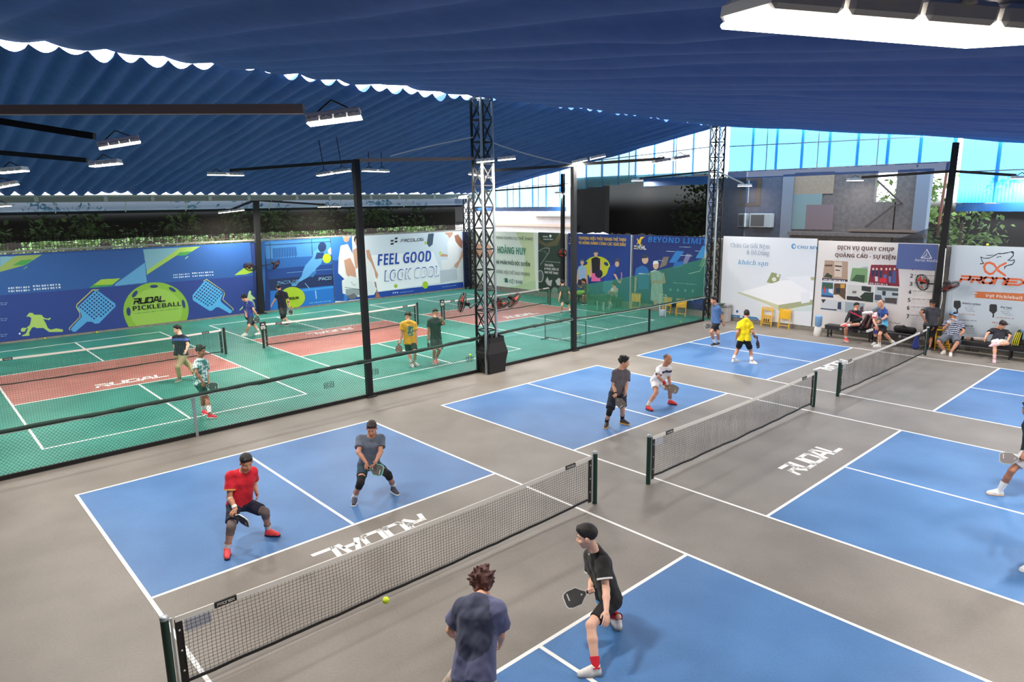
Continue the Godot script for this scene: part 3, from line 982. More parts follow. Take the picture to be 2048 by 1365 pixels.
# ---------------------------------------------------------------- court nets
func court_net(ox: float, oz: float, label: String, dark: bool, number: String, seed_: int) -> void:
	var t := thing("court_net", label, "net", Vector3(ox, 0, oz), 0, "court nets")
	var pm: Material = M.black if dark else M.green_post
	var e := 3.4
	for s: float in [-1.0, 1.0]:
		var p := B.new()
		p.tube([Vector3(s * e, 0, 0), Vector3(s * e, 0.93, 0)], 0.042, 12)
		var po := part("post", p, pm, t)
		var cap := B.new()
		cap.lathe(Vector3(s * e, 0.93, 0), [Vector2(0.044, -0.02), Vector2(0.044, 0.01), Vector2(0.03, 0.022), Vector2(0.0, 0.025)], 12)
		part("post_cap", cap, M.galv if not dark else M.black, po)
		var st := B.new()
		st.box(Vector3(s * (e - 0.13), 0.46, 0), Vector3(0.075, 0.8, 0.012))
		part("side_strap", st, M.black, t)
		for k in 3:
			var ey := B.new()
			ey.sphere(Vector3(s * (e - 0.13), 0.25 + k * 0.24, 0.008), Vector3(0.012, 0.012, 0.006), 5, 8)
			part("eyelet", ey, M.off_white, t)
		var strip := B.new()
		strip.bar(Vector3(s * (e - 0.062), 0.05, 0), Vector3(s * (e - 0.062), 0.9, 0), 0.012, 0.02)
		part("lacing_bar", strip, M.galv, t)
	var f := FastNoiseLite.new()
	f.seed = seed_
	f.frequency = 0.6
	var w := e - 0.16
	var sag := func(x: float) -> float:
		return 0.885 - 0.045 * (1.0 - (x / e) * (x / e))
	var low := func(x: float) -> float:
		return 0.09 + 0.02 * f.get_noise_1d(x * 2.0) + 0.03 * (x / e) * (x / e)
	var at := func(x: float, v: float) -> Vector3:
		return Vector3(x + 0.012 * f.get_noise_2d(x * 3.0, v * 3.0 + 9.0), lerpf(low.call(x), sag.call(x) - 0.045, v), 0.03 * sin(PI * v) * f.get_noise_2d(x * 1.2, 5.0) * 2.0)
	var m := B.new()
	var nx := 142
	var ny := 17
	for i in nx + 1:
		var x := lerpf(-w, w, float(i) / nx)
		for k in 4:
			m.bar(at.call(x, k / 4.0), at.call(x, (k + 1) / 4.0), 0.003, 0.003)
	for j in ny:
		for i in 40:
			m.bar(at.call(lerpf(-w, w, i / 40.0), float(j) / ny), at.call(lerpf(-w, w, (i + 1) / 40.0), float(j) / ny), 0.003, 0.003)
	kind(part("mesh", m, M.net_cord, t), "stuff")
	var band := B.new()
	for i in 40:
		var x0 := lerpf(-w - 0.06, w + 0.06, i / 40.0)
		var x1 := lerpf(-w - 0.06, w + 0.06, (i + 1) / 40.0)
		band.bar(Vector3(x0, sag.call(x0) - 0.02, 0), Vector3(x1, sag.call(x1) - 0.02, 0), 0.014, 0.06)
	part("top_band", band, M.band, t)
	var foot := B.new()
	for i in 40:
		var x0 := lerpf(-w - 0.06, w + 0.06, i / 40.0)
		var x1 := lerpf(-w - 0.06, w + 0.06, (i + 1) / 40.0)
		foot.bar(Vector3(x0, low.call(x0), 0), Vector3(x1, low.call(x1), 0), 0.016, 0.035)
	part("bottom_band", foot, M.black, t)
	for s: float in [-1.0, 1.0]:
		var lx: float = s * (e - 0.62)
		var tagp := B.new()
		tagp.box(Vector3(lx, sag.call(lx) - 0.02, 0), Vector3(0.24, 0.066, 0.02))
		var tg := part("brand_patch", tagp, M.black, t)
		var tl := B.new()
		strokes(tl, "PRONEX", Vector3(lx - 0.09, sag.call(lx) - 0.033, 0.0105), Basis.IDENTITY, 0.19, 0.024, 0.0015, 0.006)
		part("patch_lettering", tl, M.off_white, tg)
	if not dark:
		var sheet := B.new()
		sheet.box(Vector3(-e + 0.33, 0.76, -0.03), Vector3(0.27, 0.2, 0.004))
		part("paper_notice", sheet, mat(col(214, 220, 232), 0.7), t)
	if number:
		var sb := B.new()
		sb.rbox(Vector3(-e, 0.83, 0.05), Vector3(0.22, 0.3, 0.03), 0.006)
		var sg := part("number_sign", sb, M.black, t)
		lettering(sg, number, Vector3(-e - 0.085, 0.715, 0.066), Basis.IDENTITY, 0.17, 0.12, M.white, true)
		lettering(sg, "SÂN", Vector3(-e - 0.05, 0.87, 0.066), Basis.IDENTITY, 0.1, 0.05, M.white, true)

func build_nets() -> void:
	court_net(0.0, 0.06, "nearest court net, in front of the red polo player", false, "", 1)
	court_net(8.13, 0.2, "middle court net beside the crouching white shirt player", false, "", 2)
	court_net(16.27, 0.24, "rear court net ending at the seated spectators", false, "", 3)
	court_net(-0.01, -16.95, "left green court net behind the beige trousers walker", true, "", 4)
	court_net(8.16, -16.95, "middle green court net with the number 05 sign", true, "05", 5)
	court_net(16.1, -16.75, "right green court net with the number 04 sign", true, "04", 6)

# ---------------------------------------------------------------- lettering
var fonts := {}

func font(bold: bool, serif := false) -> Font:
	var k := "%s%s" % [bold, serif]
	if not fonts.has(k):
		var f := SystemFont.new()
		f.font_names = PackedStringArray(["Droid Serif" if serif else "Droid Sans"])
		f.font_weight = 700 if bold else 400
		fonts[k] = f
	return fonts[k]

# letters the fonts lack, as a letter they have and the signs to set on it
const SIGNS := {"Ị": "I.", "Ụ": "U.", "Ả": "A?", "Ộ": "Ô.", "Ể": "Ê?", "Ề": "Ê`", "Ế": "Ê'", "Ệ": "Ê.", "Ư": "U+", "Ơ": "O+", "Ờ": "O+`", "Ự": "U+.", "Ố": "Ô'", "Ồ": "Ô`", "Ấ": "Â'", "ố": "ô'", "ồ": "ô`", "ạ": "a.", "ợ": "o+.", "ệ": "ê."}

# text whose first baseline point is o, fitted into width and cap height, lying on the plane of bs
func lettering(parent: Node, text: String, o: Vector3, bs: Basis, width: float, cap: float, m: Material, bold := false, slant := 0.0, serif := false) -> MeshInstance3D:
	var f := font(bold, serif)
	var plain := ""
	var extra := []
	for ch in text:
		if SIGNS.has(ch):
			extra.append([plain.length(), SIGNS[ch].substr(1)])
			plain += SIGNS[ch][0]
		else:
			plain += ch
	var tm := TextMesh.new()
	tm.text = plain
	tm.font = f
	tm.font_size = 32
	tm.pixel_size = 0.01
	tm.depth = 0.02
	tm.curve_step = 2.0
	tm.horizontal_alignment = HORIZONTAL_ALIGNMENT_LEFT
	tm.vertical_alignment = VERTICAL_ALIGNMENT_TOP
	var ref := TextMesh.new()
	ref.text = "H"
	ref.font = f
	ref.font_size = 32
	ref.pixel_size = 0.01
	ref.vertical_alignment = VERTICAL_ALIGNMENT_TOP
	ref.horizontal_alignment = HORIZONTAL_ALIGNMENT_LEFT
	var a := tm.get_aabb()
	var h := ref.get_aabb()
	var sx := width / maxf(a.size.x, 0.001)
	var sy := cap / maxf(h.size.y, 0.001)
	var b := Basis(bs.x * sx, bs.y * sy + bs.x * sy * slant, bs.z * 0.1)
	var at := o - b * Vector3(a.position.x, h.position.y, -0.01)
	if extra:
		var g := B.new()
		var y0 := h.position.y
		var hc := h.size.y
		for q: Array in extra:
			var x0 := f.get_string_size(plain.substr(0, q[0]), HORIZONTAL_ALIGNMENT_LEFT, -1, 32).x * 0.01
			var x1 := f.get_string_size(plain.substr(0, q[0] + 1), HORIZONTAL_ALIGNMENT_LEFT, -1, 32).x * 0.01
			var xc := (x0 + x1) * 0.5
			var tall: bool = plain[q[0]] == plain[q[0]].to_upper()
			var top := y0 + hc * (1.0 if tall else 0.76)
			for sg: String in q[1]:
				match sg:
					".":
						sign_bar(g, Vector2(xc - 0.02, y0 - hc * 0.2), Vector2(xc + 0.02, y0 - hc * 0.2), 0.042)
					"+":
						sign_bar(g, Vector2(x1 - 0.03, top - hc * 0.06), Vector2(x1 + 0.015, top + hc * 0.06), 0.032)
					"`":
						sign_bar(g, Vector2(xc - 0.05, top + hc * 0.42), Vector2(xc + 0.01, top + hc * 0.3), 0.026)
					"'":
						sign_bar(g, Vector2(xc + 0.02, top + hc * 0.3), Vector2(xc + 0.07, top + hc * 0.44), 0.026)
					"?":
						sign_bar(g, Vector2(xc - 0.02, top + hc * 0.34), Vector2(xc + 0.025, top + hc * 0.3), 0.026)
						sign_bar(g, Vector2(xc + 0.025, top + hc * 0.3), Vector2(xc, top + hc * 0.14), 0.026)
		inst("accent_marks", g.mesh(), m, parent, Transform3D(b, at))
	return inst("lettering", tm, m, parent, Transform3D(b, at))

func sign_bar(g: B, p: Vector2, q: Vector2, w: float) -> void:
	var d := (q - p).normalized() * w * 0.5
	var s := Vector2(-d.y, d.x)
	g.plate(PackedVector2Array([p - d * 0.4 - s, q + d * 0.4 - s, q + d * 0.4 + s, p - d * 0.4 + s]), Vector3(0, 0, -0.01), Basis.IDENTITY, 0.02)

# ---------------------------------------------------------------- bodies: a distance field meshed as surface nets
class Field:
	var o: Vector3
	var c: float
	var nx: int
	var ny: int
	var nz: int
	var d := PackedFloat32Array()

	func _init(lo: Vector3, hi: Vector3, cell: float) -> void:
		o = lo
		c = cell
		nx = int(ceil((hi.x - lo.x) / c)) + 2
		ny = int(ceil((hi.y - lo.y) / c)) + 2
		nz = int(ceil((hi.z - lo.z) / c)) + 2
		d.resize(nx * ny * nz)
		d.fill(1.0)

	# tapered capsule from a to b, joined with smoothness k; cut makes its far end flat
	func cone(a: Vector3, b: Vector3, ra: float, rb: float, k: float, cut := false) -> void:
		var ab := b - a
		var dir := ab.normalized()
		var e := b + dir * rb * 1.2 if cut else b
		var lo := a.min(e)
		var hi := a.max(e)
		var m := maxf(ra, rb) + maxf(k, c) + c * 1.5
		var l2 := maxf(ab.length_squared(), 1e-8)
		var dr := rb - ra
		var x0 := maxi(0, int((lo.x - m - o.x) / c))
		var x1 := mini(nx - 1, int((hi.x + m - o.x) / c) + 1)
		var y0 := maxi(0, int((lo.y - m - o.y) / c))
		var y1 := mini(ny - 1, int((hi.y + m - o.y) / c) + 1)
		var z0 := maxi(0, int((lo.z - m - o.z) / c))
		var z1 := mini(nz - 1, int((hi.z + m - o.z) / c) + 1)
		var tmax := 1.0 if not cut else 1.0 + rb * 1.2 / sqrt(l2)
		for z in range(z0, z1 + 1):
			for y in range(y0, y1 + 1):
				var i := (z * ny + y) * nx + x0
				var p := Vector3(o.x + x0 * c, o.y + y * c, o.z + z * c) - a
				for x in range(x0, x1 + 1):
					var t := clampf(p.dot(ab) / l2, 0.0, tmax)
					var q := (p - ab * t).length() - (ra + dr * minf(t, 1.0))
					if cut:
						q = maxf(q, (p - ab).dot(dir))
					var f := d[i]
					if q < f + k:
						if f > 0.9:
							d[i] = q
						else:
							var h := maxf(k - absf(q - f), 0.0)
							d[i] = minf(q, f) - h * h / (4.0 * k + 1e-9)
					p.x += c
					i += 1

	func ell(ctr: Vector3, r: Vector3, k: float, bs := Basis.IDENTITY, carve := false) -> void:
		var inv := Basis.from_scale(Vector3.ONE / r) * bs.transposed()
		var mr := minf(r.x, minf(r.y, r.z))
		var big := maxf(r.x, maxf(r.y, r.z)) + maxf(k, c) + c * 1.5
		var x0 := maxi(0, int((ctr.x - big - o.x) / c))
		var x1 := mini(nx - 1, int((ctr.x + big - o.x) / c) + 1)
		var y0 := maxi(0, int((ctr.y - big - o.y) / c))
		var y1 := mini(ny - 1, int((ctr.y + big - o.y) / c) + 1)
		var z0 := maxi(0, int((ctr.z - big - o.z) / c))
		var z1 := mini(nz - 1, int((ctr.z + big - o.z) / c) + 1)
		for z in range(z0, z1 + 1):
			for y in range(y0, y1 + 1):
				var i := (z * ny + y) * nx + x0
				for x in range(x0, x1 + 1):
					var p := Vector3(o.x + x * c, o.y + y * c, o.z + z * c) - ctr
					var q := ((inv * p).length() - 1.0) * mr
					var f := d[i]
					if carve:
						d[i] = maxf(f, -q)
					elif f > 0.9:
						d[i] = q
					else:
						var h := maxf(k - absf(q - f), 0.0)
						d[i] = minf(q, f) - h * h / (4.0 * k + 1e-9)
					i += 1

	# keep only the side of the plane through p that n points away from
	func clip(p: Vector3, n: Vector3) -> void:
		var i := 0
		for z in nz:
			for y in ny:
				var q := (Vector3(o.x, o.y + y * c, o.z + z * c) - p).dot(n)
				var s := n.x * c
				for x in nx:
					if q > d[i]:
						d[i] = q
					q += s
					i += 1

	func mesh_into(b: B) -> void:
		var id := PackedInt32Array()
		id.resize(d.size())
		id.fill(-1)
		var sx := 1
		var sy := nx
		var sz := nx * ny
		var lim := c * 1.8
		var cells := PackedInt32Array()
		for z in nz - 1:
			for y in ny - 1:
				var i := z * sz + y * sy
				for x in nx - 1:
					var d0 := d[i]
					if d0 < lim and d0 > -lim:
						var d1 := d[i + 1]
						var d2 := d[i + sy]
						var d3 := d[i + sy + 1]
						var d4 := d[i + sz]
						var d5 := d[i + sz + 1]
						var d6 := d[i + sz + sy]
						var d7 := d[i + sz + sy + 1]
						var neg := int(d0 < 0) + int(d1 < 0) + int(d2 < 0) + int(d3 < 0) + int(d4 < 0) + int(d5 < 0) + int(d6 < 0) + int(d7 < 0)
						if neg > 0 and neg < 8:
							var s := Vector3.ZERO
							var m := 0
							if (d0 < 0) != (d1 < 0):
								s += Vector3(d0 / (d0 - d1), 0, 0); m += 1
							if (d2 < 0) != (d3 < 0):
								s += Vector3(d2 / (d2 - d3), 1, 0); m += 1
							if (d4 < 0) != (d5 < 0):
								s += Vector3(d4 / (d4 - d5), 0, 1); m += 1
							if (d6 < 0) != (d7 < 0):
								s += Vector3(d6 / (d6 - d7), 1, 1); m += 1
							if (d0 < 0) != (d2 < 0):
								s += Vector3(0, d0 / (d0 - d2), 0); m += 1
							if (d1 < 0) != (d3 < 0):
								s += Vector3(1, d1 / (d1 - d3), 0); m += 1
							if (d4 < 0) != (d6 < 0):
								s += Vector3(0, d4 / (d4 - d6), 1); m += 1
							if (d5 < 0) != (d7 < 0):
								s += Vector3(1, d5 / (d5 - d7), 1); m += 1
							if (d0 < 0) != (d4 < 0):
								s += Vector3(0, 0, d0 / (d0 - d4)); m += 1
							if (d1 < 0) != (d5 < 0):
								s += Vector3(1, 0, d1 / (d1 - d5)); m += 1
							if (d2 < 0) != (d6 < 0):
								s += Vector3(0, 1, d2 / (d2 - d6)); m += 1
							if (d3 < 0) != (d7 < 0):
								s += Vector3(1, 1, d3 / (d3 - d7)); m += 1
							var g := Vector3(d1 - d0 + d3 - d2 + d5 - d4 + d7 - d6, d2 - d0 + d3 - d1 + d6 - d4 + d7 - d5, d4 - d0 + d5 - d1 + d6 - d2 + d7 - d3)
							id[i] = b.put(o + (Vector3(x, y, z) + s / m) * c, g.normalized())
							cells.append(i)
					i += 1
		for i in cells:
			var a := d[i] < 0
			# edges that start at this corner; the four cells round each
			if a != (d[i + sx] < 0):
				_q(b, id, i, i - sy, i - sy - sz, i - sz, a)
			if a != (d[i + sy] < 0):
				_q(b, id, i, i - sz, i - sz - sx, i - sx, a)
			if a != (d[i + sz] < 0):
				_q(b, id, i, i - sx, i - sx - sy, i - sy, a)

	func _q(b: B, id: PackedInt32Array, i0: int, i1: int, i2: int, i3: int, inside: bool) -> void:
		if i1 < 0 or i2 < 0 or i3 < 0:
			return
		var p := id[i0]
		var q := id[i1]
		var r := id[i2]
		var s := id[i3]
		if p < 0 or q < 0 or r < 0 or s < 0:
			return
		if inside:
			b.idx.append_array(PackedInt32Array([p, r, q, p, s, r]))
		else:
			b.idx.append_array(PackedInt32Array([p, q, r, p, r, s]))

var T := {}

# shared shapes: heads, hair, hands and shoes, each in its own axes
func templates() -> void:
	for f: Array in [["fine", 0.0042], ["mid", 0.0075]]:
		var h := Field.new(Vector3(-0.12, -0.17, -0.14), Vector3(0.12, 0.16, 0.15), f[1])
		h.ell(Vector3(0, 0.035, -0.014), Vector3(0.077, 0.088, 0.098), 0.02)
		h.ell(Vector3(0, -0.04, 0.022), Vector3(0.061, 0.082, 0.072), 0.03)
		h.ell(Vector3(0, -0.098, 0.056), Vector3(0.03, 0.022, 0.026), 0.02)
		h.cone(Vector3(-0.034, 0.022, 0.074), Vector3(0.034, 0.022, 0.074), 0.014, 0.014, 0.012)
		for s: float in [-1.0, 1.0]:
			h.ell(Vector3(s * 0.034, -0.002, 0.102), Vector3(0.02, 0.013, 0.018), 0.0, Basis.IDENTITY, true)
			h.ell(Vector3(s * 0.078, -0.012, -0.006), Vector3(0.011, 0.034, 0.021), 0.006, Basis.from_euler(Vector3(0.15, s * 0.35, 0)))
			h.ell(Vector3(s * 0.036, -0.035, 0.068), Vector3(0.024, 0.02, 0.02), 0.02)
		h.cone(Vector3(0, 0.006, 0.088), Vector3(0, -0.034, 0.107), 0.008, 0.0125, 0.008)
		h.cone(Vector3(-0.012, -0.038, 0.094), Vector3(0.012, -0.038, 0.094), 0.009, 0.009, 0.006)
		h.cone(Vector3(-0.017, -0.063, 0.086), Vector3(0.017, -0.063, 0.086), 0.007, 0.007, 0.005)
		h.cone(Vector3(-0.014, -0.073, 0.084), Vector3(0.014, -0.073, 0.084), 0.0075, 0.0075, 0.005)
		h.cone(Vector3(0, -0.07, -0.02), Vector3(0, -0.16, -0.035), 0.052, 0.054, 0.02)
		var b := B.new()
		h.mesh_into(b)
		T["head_" + f[0]] = b
		# hands: relaxed and closed round a grip that runs along x
		for g in ["relaxed", "grip"]:
			var q := Field.new(Vector3(-0.075, -0.03, -0.04), Vector3(0.09, 0.2, 0.09), f[1] * 0.85)
			q.cone(Vector3(0, -0.005, 0), Vector3(0, 0.03, 0), 0.026, 0.027, 0.01)
			q.ell(Vector3(0, 0.048, 0.0), Vector3(0.041, 0.048, 0.0165), 0.012)
			for k in 4:
				var x := 0.0295 - k * 0.0195
				var ln: float = [0.92, 1.0, 0.95, 0.78][k]
				if g == "relaxed":
					var p1 := Vector3(x, 0.085 - absf(x) * 0.12, 0.0)
					var p2 := Vector3(x * 1.12, 0.085 + 0.036 * ln, 0.008)
					var p3 := Vector3(x * 1.15, 0.085 + 0.062 * ln, 0.024)
					var p4 := Vector3(x * 1.12, 0.085 + 0.076 * ln, 0.042)
					q.cone(p1, p2, 0.0092, 0.0086, 0.005)
					q.cone(p2, p3, 0.0086, 0.008, 0.003)
					q.cone(p3, p4, 0.008, 0.007, 0.003)
				else:
					q.cone(Vector3(x, 0.084, 0.0), Vector3(x, 0.108, 0.02 * ln), 0.0094, 0.0088, 0.004)
					q.cone(Vector3(x, 0.108, 0.02 * ln), Vector3(x, 0.1, 0.046), 0.0088, 0.0084, 0.002)
					q.cone(Vector3(x, 0.1, 0.046), Vector3(x, 0.076, 0.05), 0.0084, 0.0075, 0.002)
			if g == "relaxed":
				q.cone(Vector3(0.026, 0.022, 0.006), Vector3(0.05, 0.056, 0.016), 0.0125, 0.0105, 0.008)
				q.cone(Vector3(0.05, 0.056, 0.016), Vector3(0.056, 0.086, 0.026), 0.0105, 0.0085, 0.003)
			else:
				q.cone(Vector3(0.026, 0.024, 0.01), Vector3(0.047, 0.056, 0.034), 0.0125, 0.0105, 0.008)
				q.cone(Vector3(0.047, 0.056, 0.034), Vector3(0.034, 0.078, 0.052), 0.0105, 0.009, 0.003)
			var hb := B.new()
			q.mesh_into(hb)
			T["hand_%s_%s" % [g, f[0]]] = hb
	# hair styles
	var styles := {"short": [0.0, 0.0], "buzz": [-0.006, 0.0], "messy": [0.012, 0.03], "tied": [0.004, 0.0], "cap": [0.006, 0.0], "thick": [0.004, 0.002]}
	var rng := RandomNumberGenerator.new()
	rng.seed = 21
	for s: String in styles:
		var g: float = styles[s][0]
		var h := Field.new(Vector3(-0.15, -0.14, -0.18), Vector3(0.15, 0.2, 0.17), 0.0065)
		h.ell(Vector3(0, 0.04, -0.02), Vector3(0.0815 + g, 0.089 + g, 0.1 + g), 0.02)
		if s == "short" or s == "tied" or s == "thick":
			h.ell(Vector3(0.006, 0.078, 0.004), Vector3(0.07, 0.062, 0.086), 0.02)
			h.cone(Vector3(-0.04, 0.098, 0.068), Vector3(0.045, 0.104, 0.07), 0.018, 0.02, 0.015)
		if s == "messy" or s == "thick":
			for k in 46:
				var a := rng.randf() * TAU
				var e := rng.randf_range(-0.35, 1.4)
				var dir := Vector3(cos(a) * cos(e), sin(e), sin(a) * cos(e))
				var p := Vector3(0, 0.045, -0.02) + dir * Vector3(0.085, 0.095, 0.1)
				var long: bool = s == "messy"
				h.cone(p - dir * (0.0 if long else 0.02), p + dir * ((0.008 if long else -0.004) + styles[s][1] * rng.randf()) + Vector3(rng.randf_range(-1, 1), rng.randf_range(-1, 1), rng.randf_range(-1, 1)) * (0.016 if long else 0.01), 0.022, 0.009 if long else 0.015, 0.014)
		if s == "tied":
			h.ell(Vector3(0, 0.09, -0.09), Vector3(0.038, 0.036, 0.036), 0.02)
		if s == "cap":
			h.clip(Vector3(0, 0.035, 0), Vector3(0, -1, 0.05).normalized())
			h.cone(Vector3(-0.05, 0.05, 0.085), Vector3(0.05, 0.05, 0.085), 0.016, 0.016, 0.01)
			h.ell(Vector3(0, 0.046, 0.115), Vector3(0.066, 0.009, 0.055), 0.008, Basis.from_euler(Vector3(0.16, 0, 0)))
		else:
			h.clip(Vector3(0, 0.074 + (0.008 if s == "buzz" else 0.0), 0.085), Vector3(0, -0.64, 0.77))
			h.clip(Vector3(0, -0.072, -0.07), Vector3(0, -0.95, -0.3).normalized())
		var b := B.new()
		h.mesh_into(b)
		T["hair_" + s] = b.mesh()
	# face pieces
	var eye := B.new()
	eye.sphere(Vector3.ZERO, Vector3(0.0135, 0.0062, 0.006), 6, 10)
	T.eye = eye.mesh()
	var iris := B.new()
	iris.sphere(Vector3(0, 0, 0.0042), Vector3(0.0058, 0.0056, 0.003), 6, 8)
	T.iris = iris.mesh()
	var brow := B.new()
	brow.tube([Vector3(-0.017, -0.002, 0), Vector3(-0.004, 0.003, 0.003), Vector3(0.017, 0.0, -0.006)], [0.003, 0.0042, 0.0025], 6)
	T.brow = brow.mesh()
	var lips := B.new()
	lips.tube([Vector3(-0.022, 0.0, -0.005), Vector3(-0.008, 0.001, 0.001), Vector3(0.008, 0.001, 0.001), Vector3(0.022, 0.0, -0.005)], [0.002, 0.0042, 0.0042, 0.002], 6)
	T.lips = lips.mesh()
	# shoe: upper and sole, heel at -z
	var up := Field.new(Vector3(-0.08, -0.03, -0.13), Vector3(0.08, 0.18, 0.23), 0.006)
	up.cone(Vector3(0, 0.045, -0.05), Vector3(0, 0.045, 0.03), 0.041, 0.046, 0.02)
	up.cone(Vector3(0, 0.045, 0.03), Vector3(0, 0.034, 0.13), 0.046, 0.038, 0.02)
	up.cone(Vector3(0, 0.05, -0.035), Vector3(0, 0.118, -0.03), 0.043, 0.046, 0.02, true)
	up.cone(Vector3(0, 0.09, -0.01), Vector3(0, 0.055, 0.09), 0.036, 0.028, 0.02)
	up.clip(Vector3(0, 0.022, 0), Vector3(0, -1, 0))
	var ub := B.new()
	up.mesh_into(ub)
	T.shoe_upper = ub.mesh()
	var so := Field.new(Vector3(-0.08, -0.02, -0.13), Vector3(0.08, 0.06, 0.23), 0.006)
	so.cone(Vector3(0, 0.02, -0.05), Vector3(0, 0.02, 0.03), 0.047, 0.05, 0.02)
	so.cone(Vector3(0, 0.02, 0.03), Vector3(0, 0.02, 0.132), 0.05, 0.043, 0.02)
	so.clip(Vector3(0, 0.03, 0), Vector3(0, 1, 0))
	so.clip(Vector3(0, 0.0, 0), Vector3(0, -1, 0))
	var sb := B.new()
	so.mesh_into(sb)
	T.shoe_sole = sb.mesh()
	var lace := B.new()
	for k in 3:
		var z := 0.03 + k * 0.022
		var y := 0.106 - k * 0.011
		lace.tube([Vector3(-0.022, y - 0.006, z), Vector3(0, y, z + 0.004), Vector3(0.022, y - 0.006, z)], 0.0035, 5)
	T.shoe_lace = lace.mesh()

const JN := ["head", "neck", "shL", "shR", "elL", "elR", "wrL", "wrR", "hipL", "hipR", "knL", "knR", "anL", "anR", "toL", "toR"]

func frame(x: Vector3, y: Vector3) -> Basis:
	# y kept, x made square to it
	var yy := y.normalized()
	var xx := (x - yy * x.dot(yy)).normalized()
	return Basis(xx, yy, xx.cross(yy))

var folds: NoiseTexture2D

# fine locks of hair
var locks: NoiseTexture2D

func strands(m: StandardMaterial3D) -> void:
	if locks == null:
		var f := FastNoiseLite.new()
		f.seed = 17
		f.frequency = 0.06
		f.fractal_octaves = 2
		locks = NoiseTexture2D.new()
		locks.width = 256
		locks.height = 256
		locks.seamless = true
		locks.as_normal_map = true
		locks.bump_strength = 10.0
		locks.noise = f
	m.normal_enabled = true
	m.normal_texture = locks
	m.uv1_triplanar = true
	m.uv1_scale = Vector3(9, 3, 9)

# folds of soft cloth
func wrinkle(m: StandardMaterial3D) -> void:
	if folds == null:
		var f := FastNoiseLite.new()
		f.seed = 91
		f.frequency = 0.009
		f.fractal_octaves = 3
		folds = NoiseTexture2D.new()
		folds.width = 256
		folds.height = 256
		folds.seamless = true
		folds.as_normal_map = true
		folds.bump_strength = 14.0
		folds.noise = f
	m.normal_enabled = true
	m.normal_texture = folds
	m.normal_scale = 1.0
	m.uv1_triplanar = true
	m.uv1_scale = Vector3(1.5, 1.0, 1.5)

func lin(c: Color) -> Color:
	return c.srgb_to_linear()

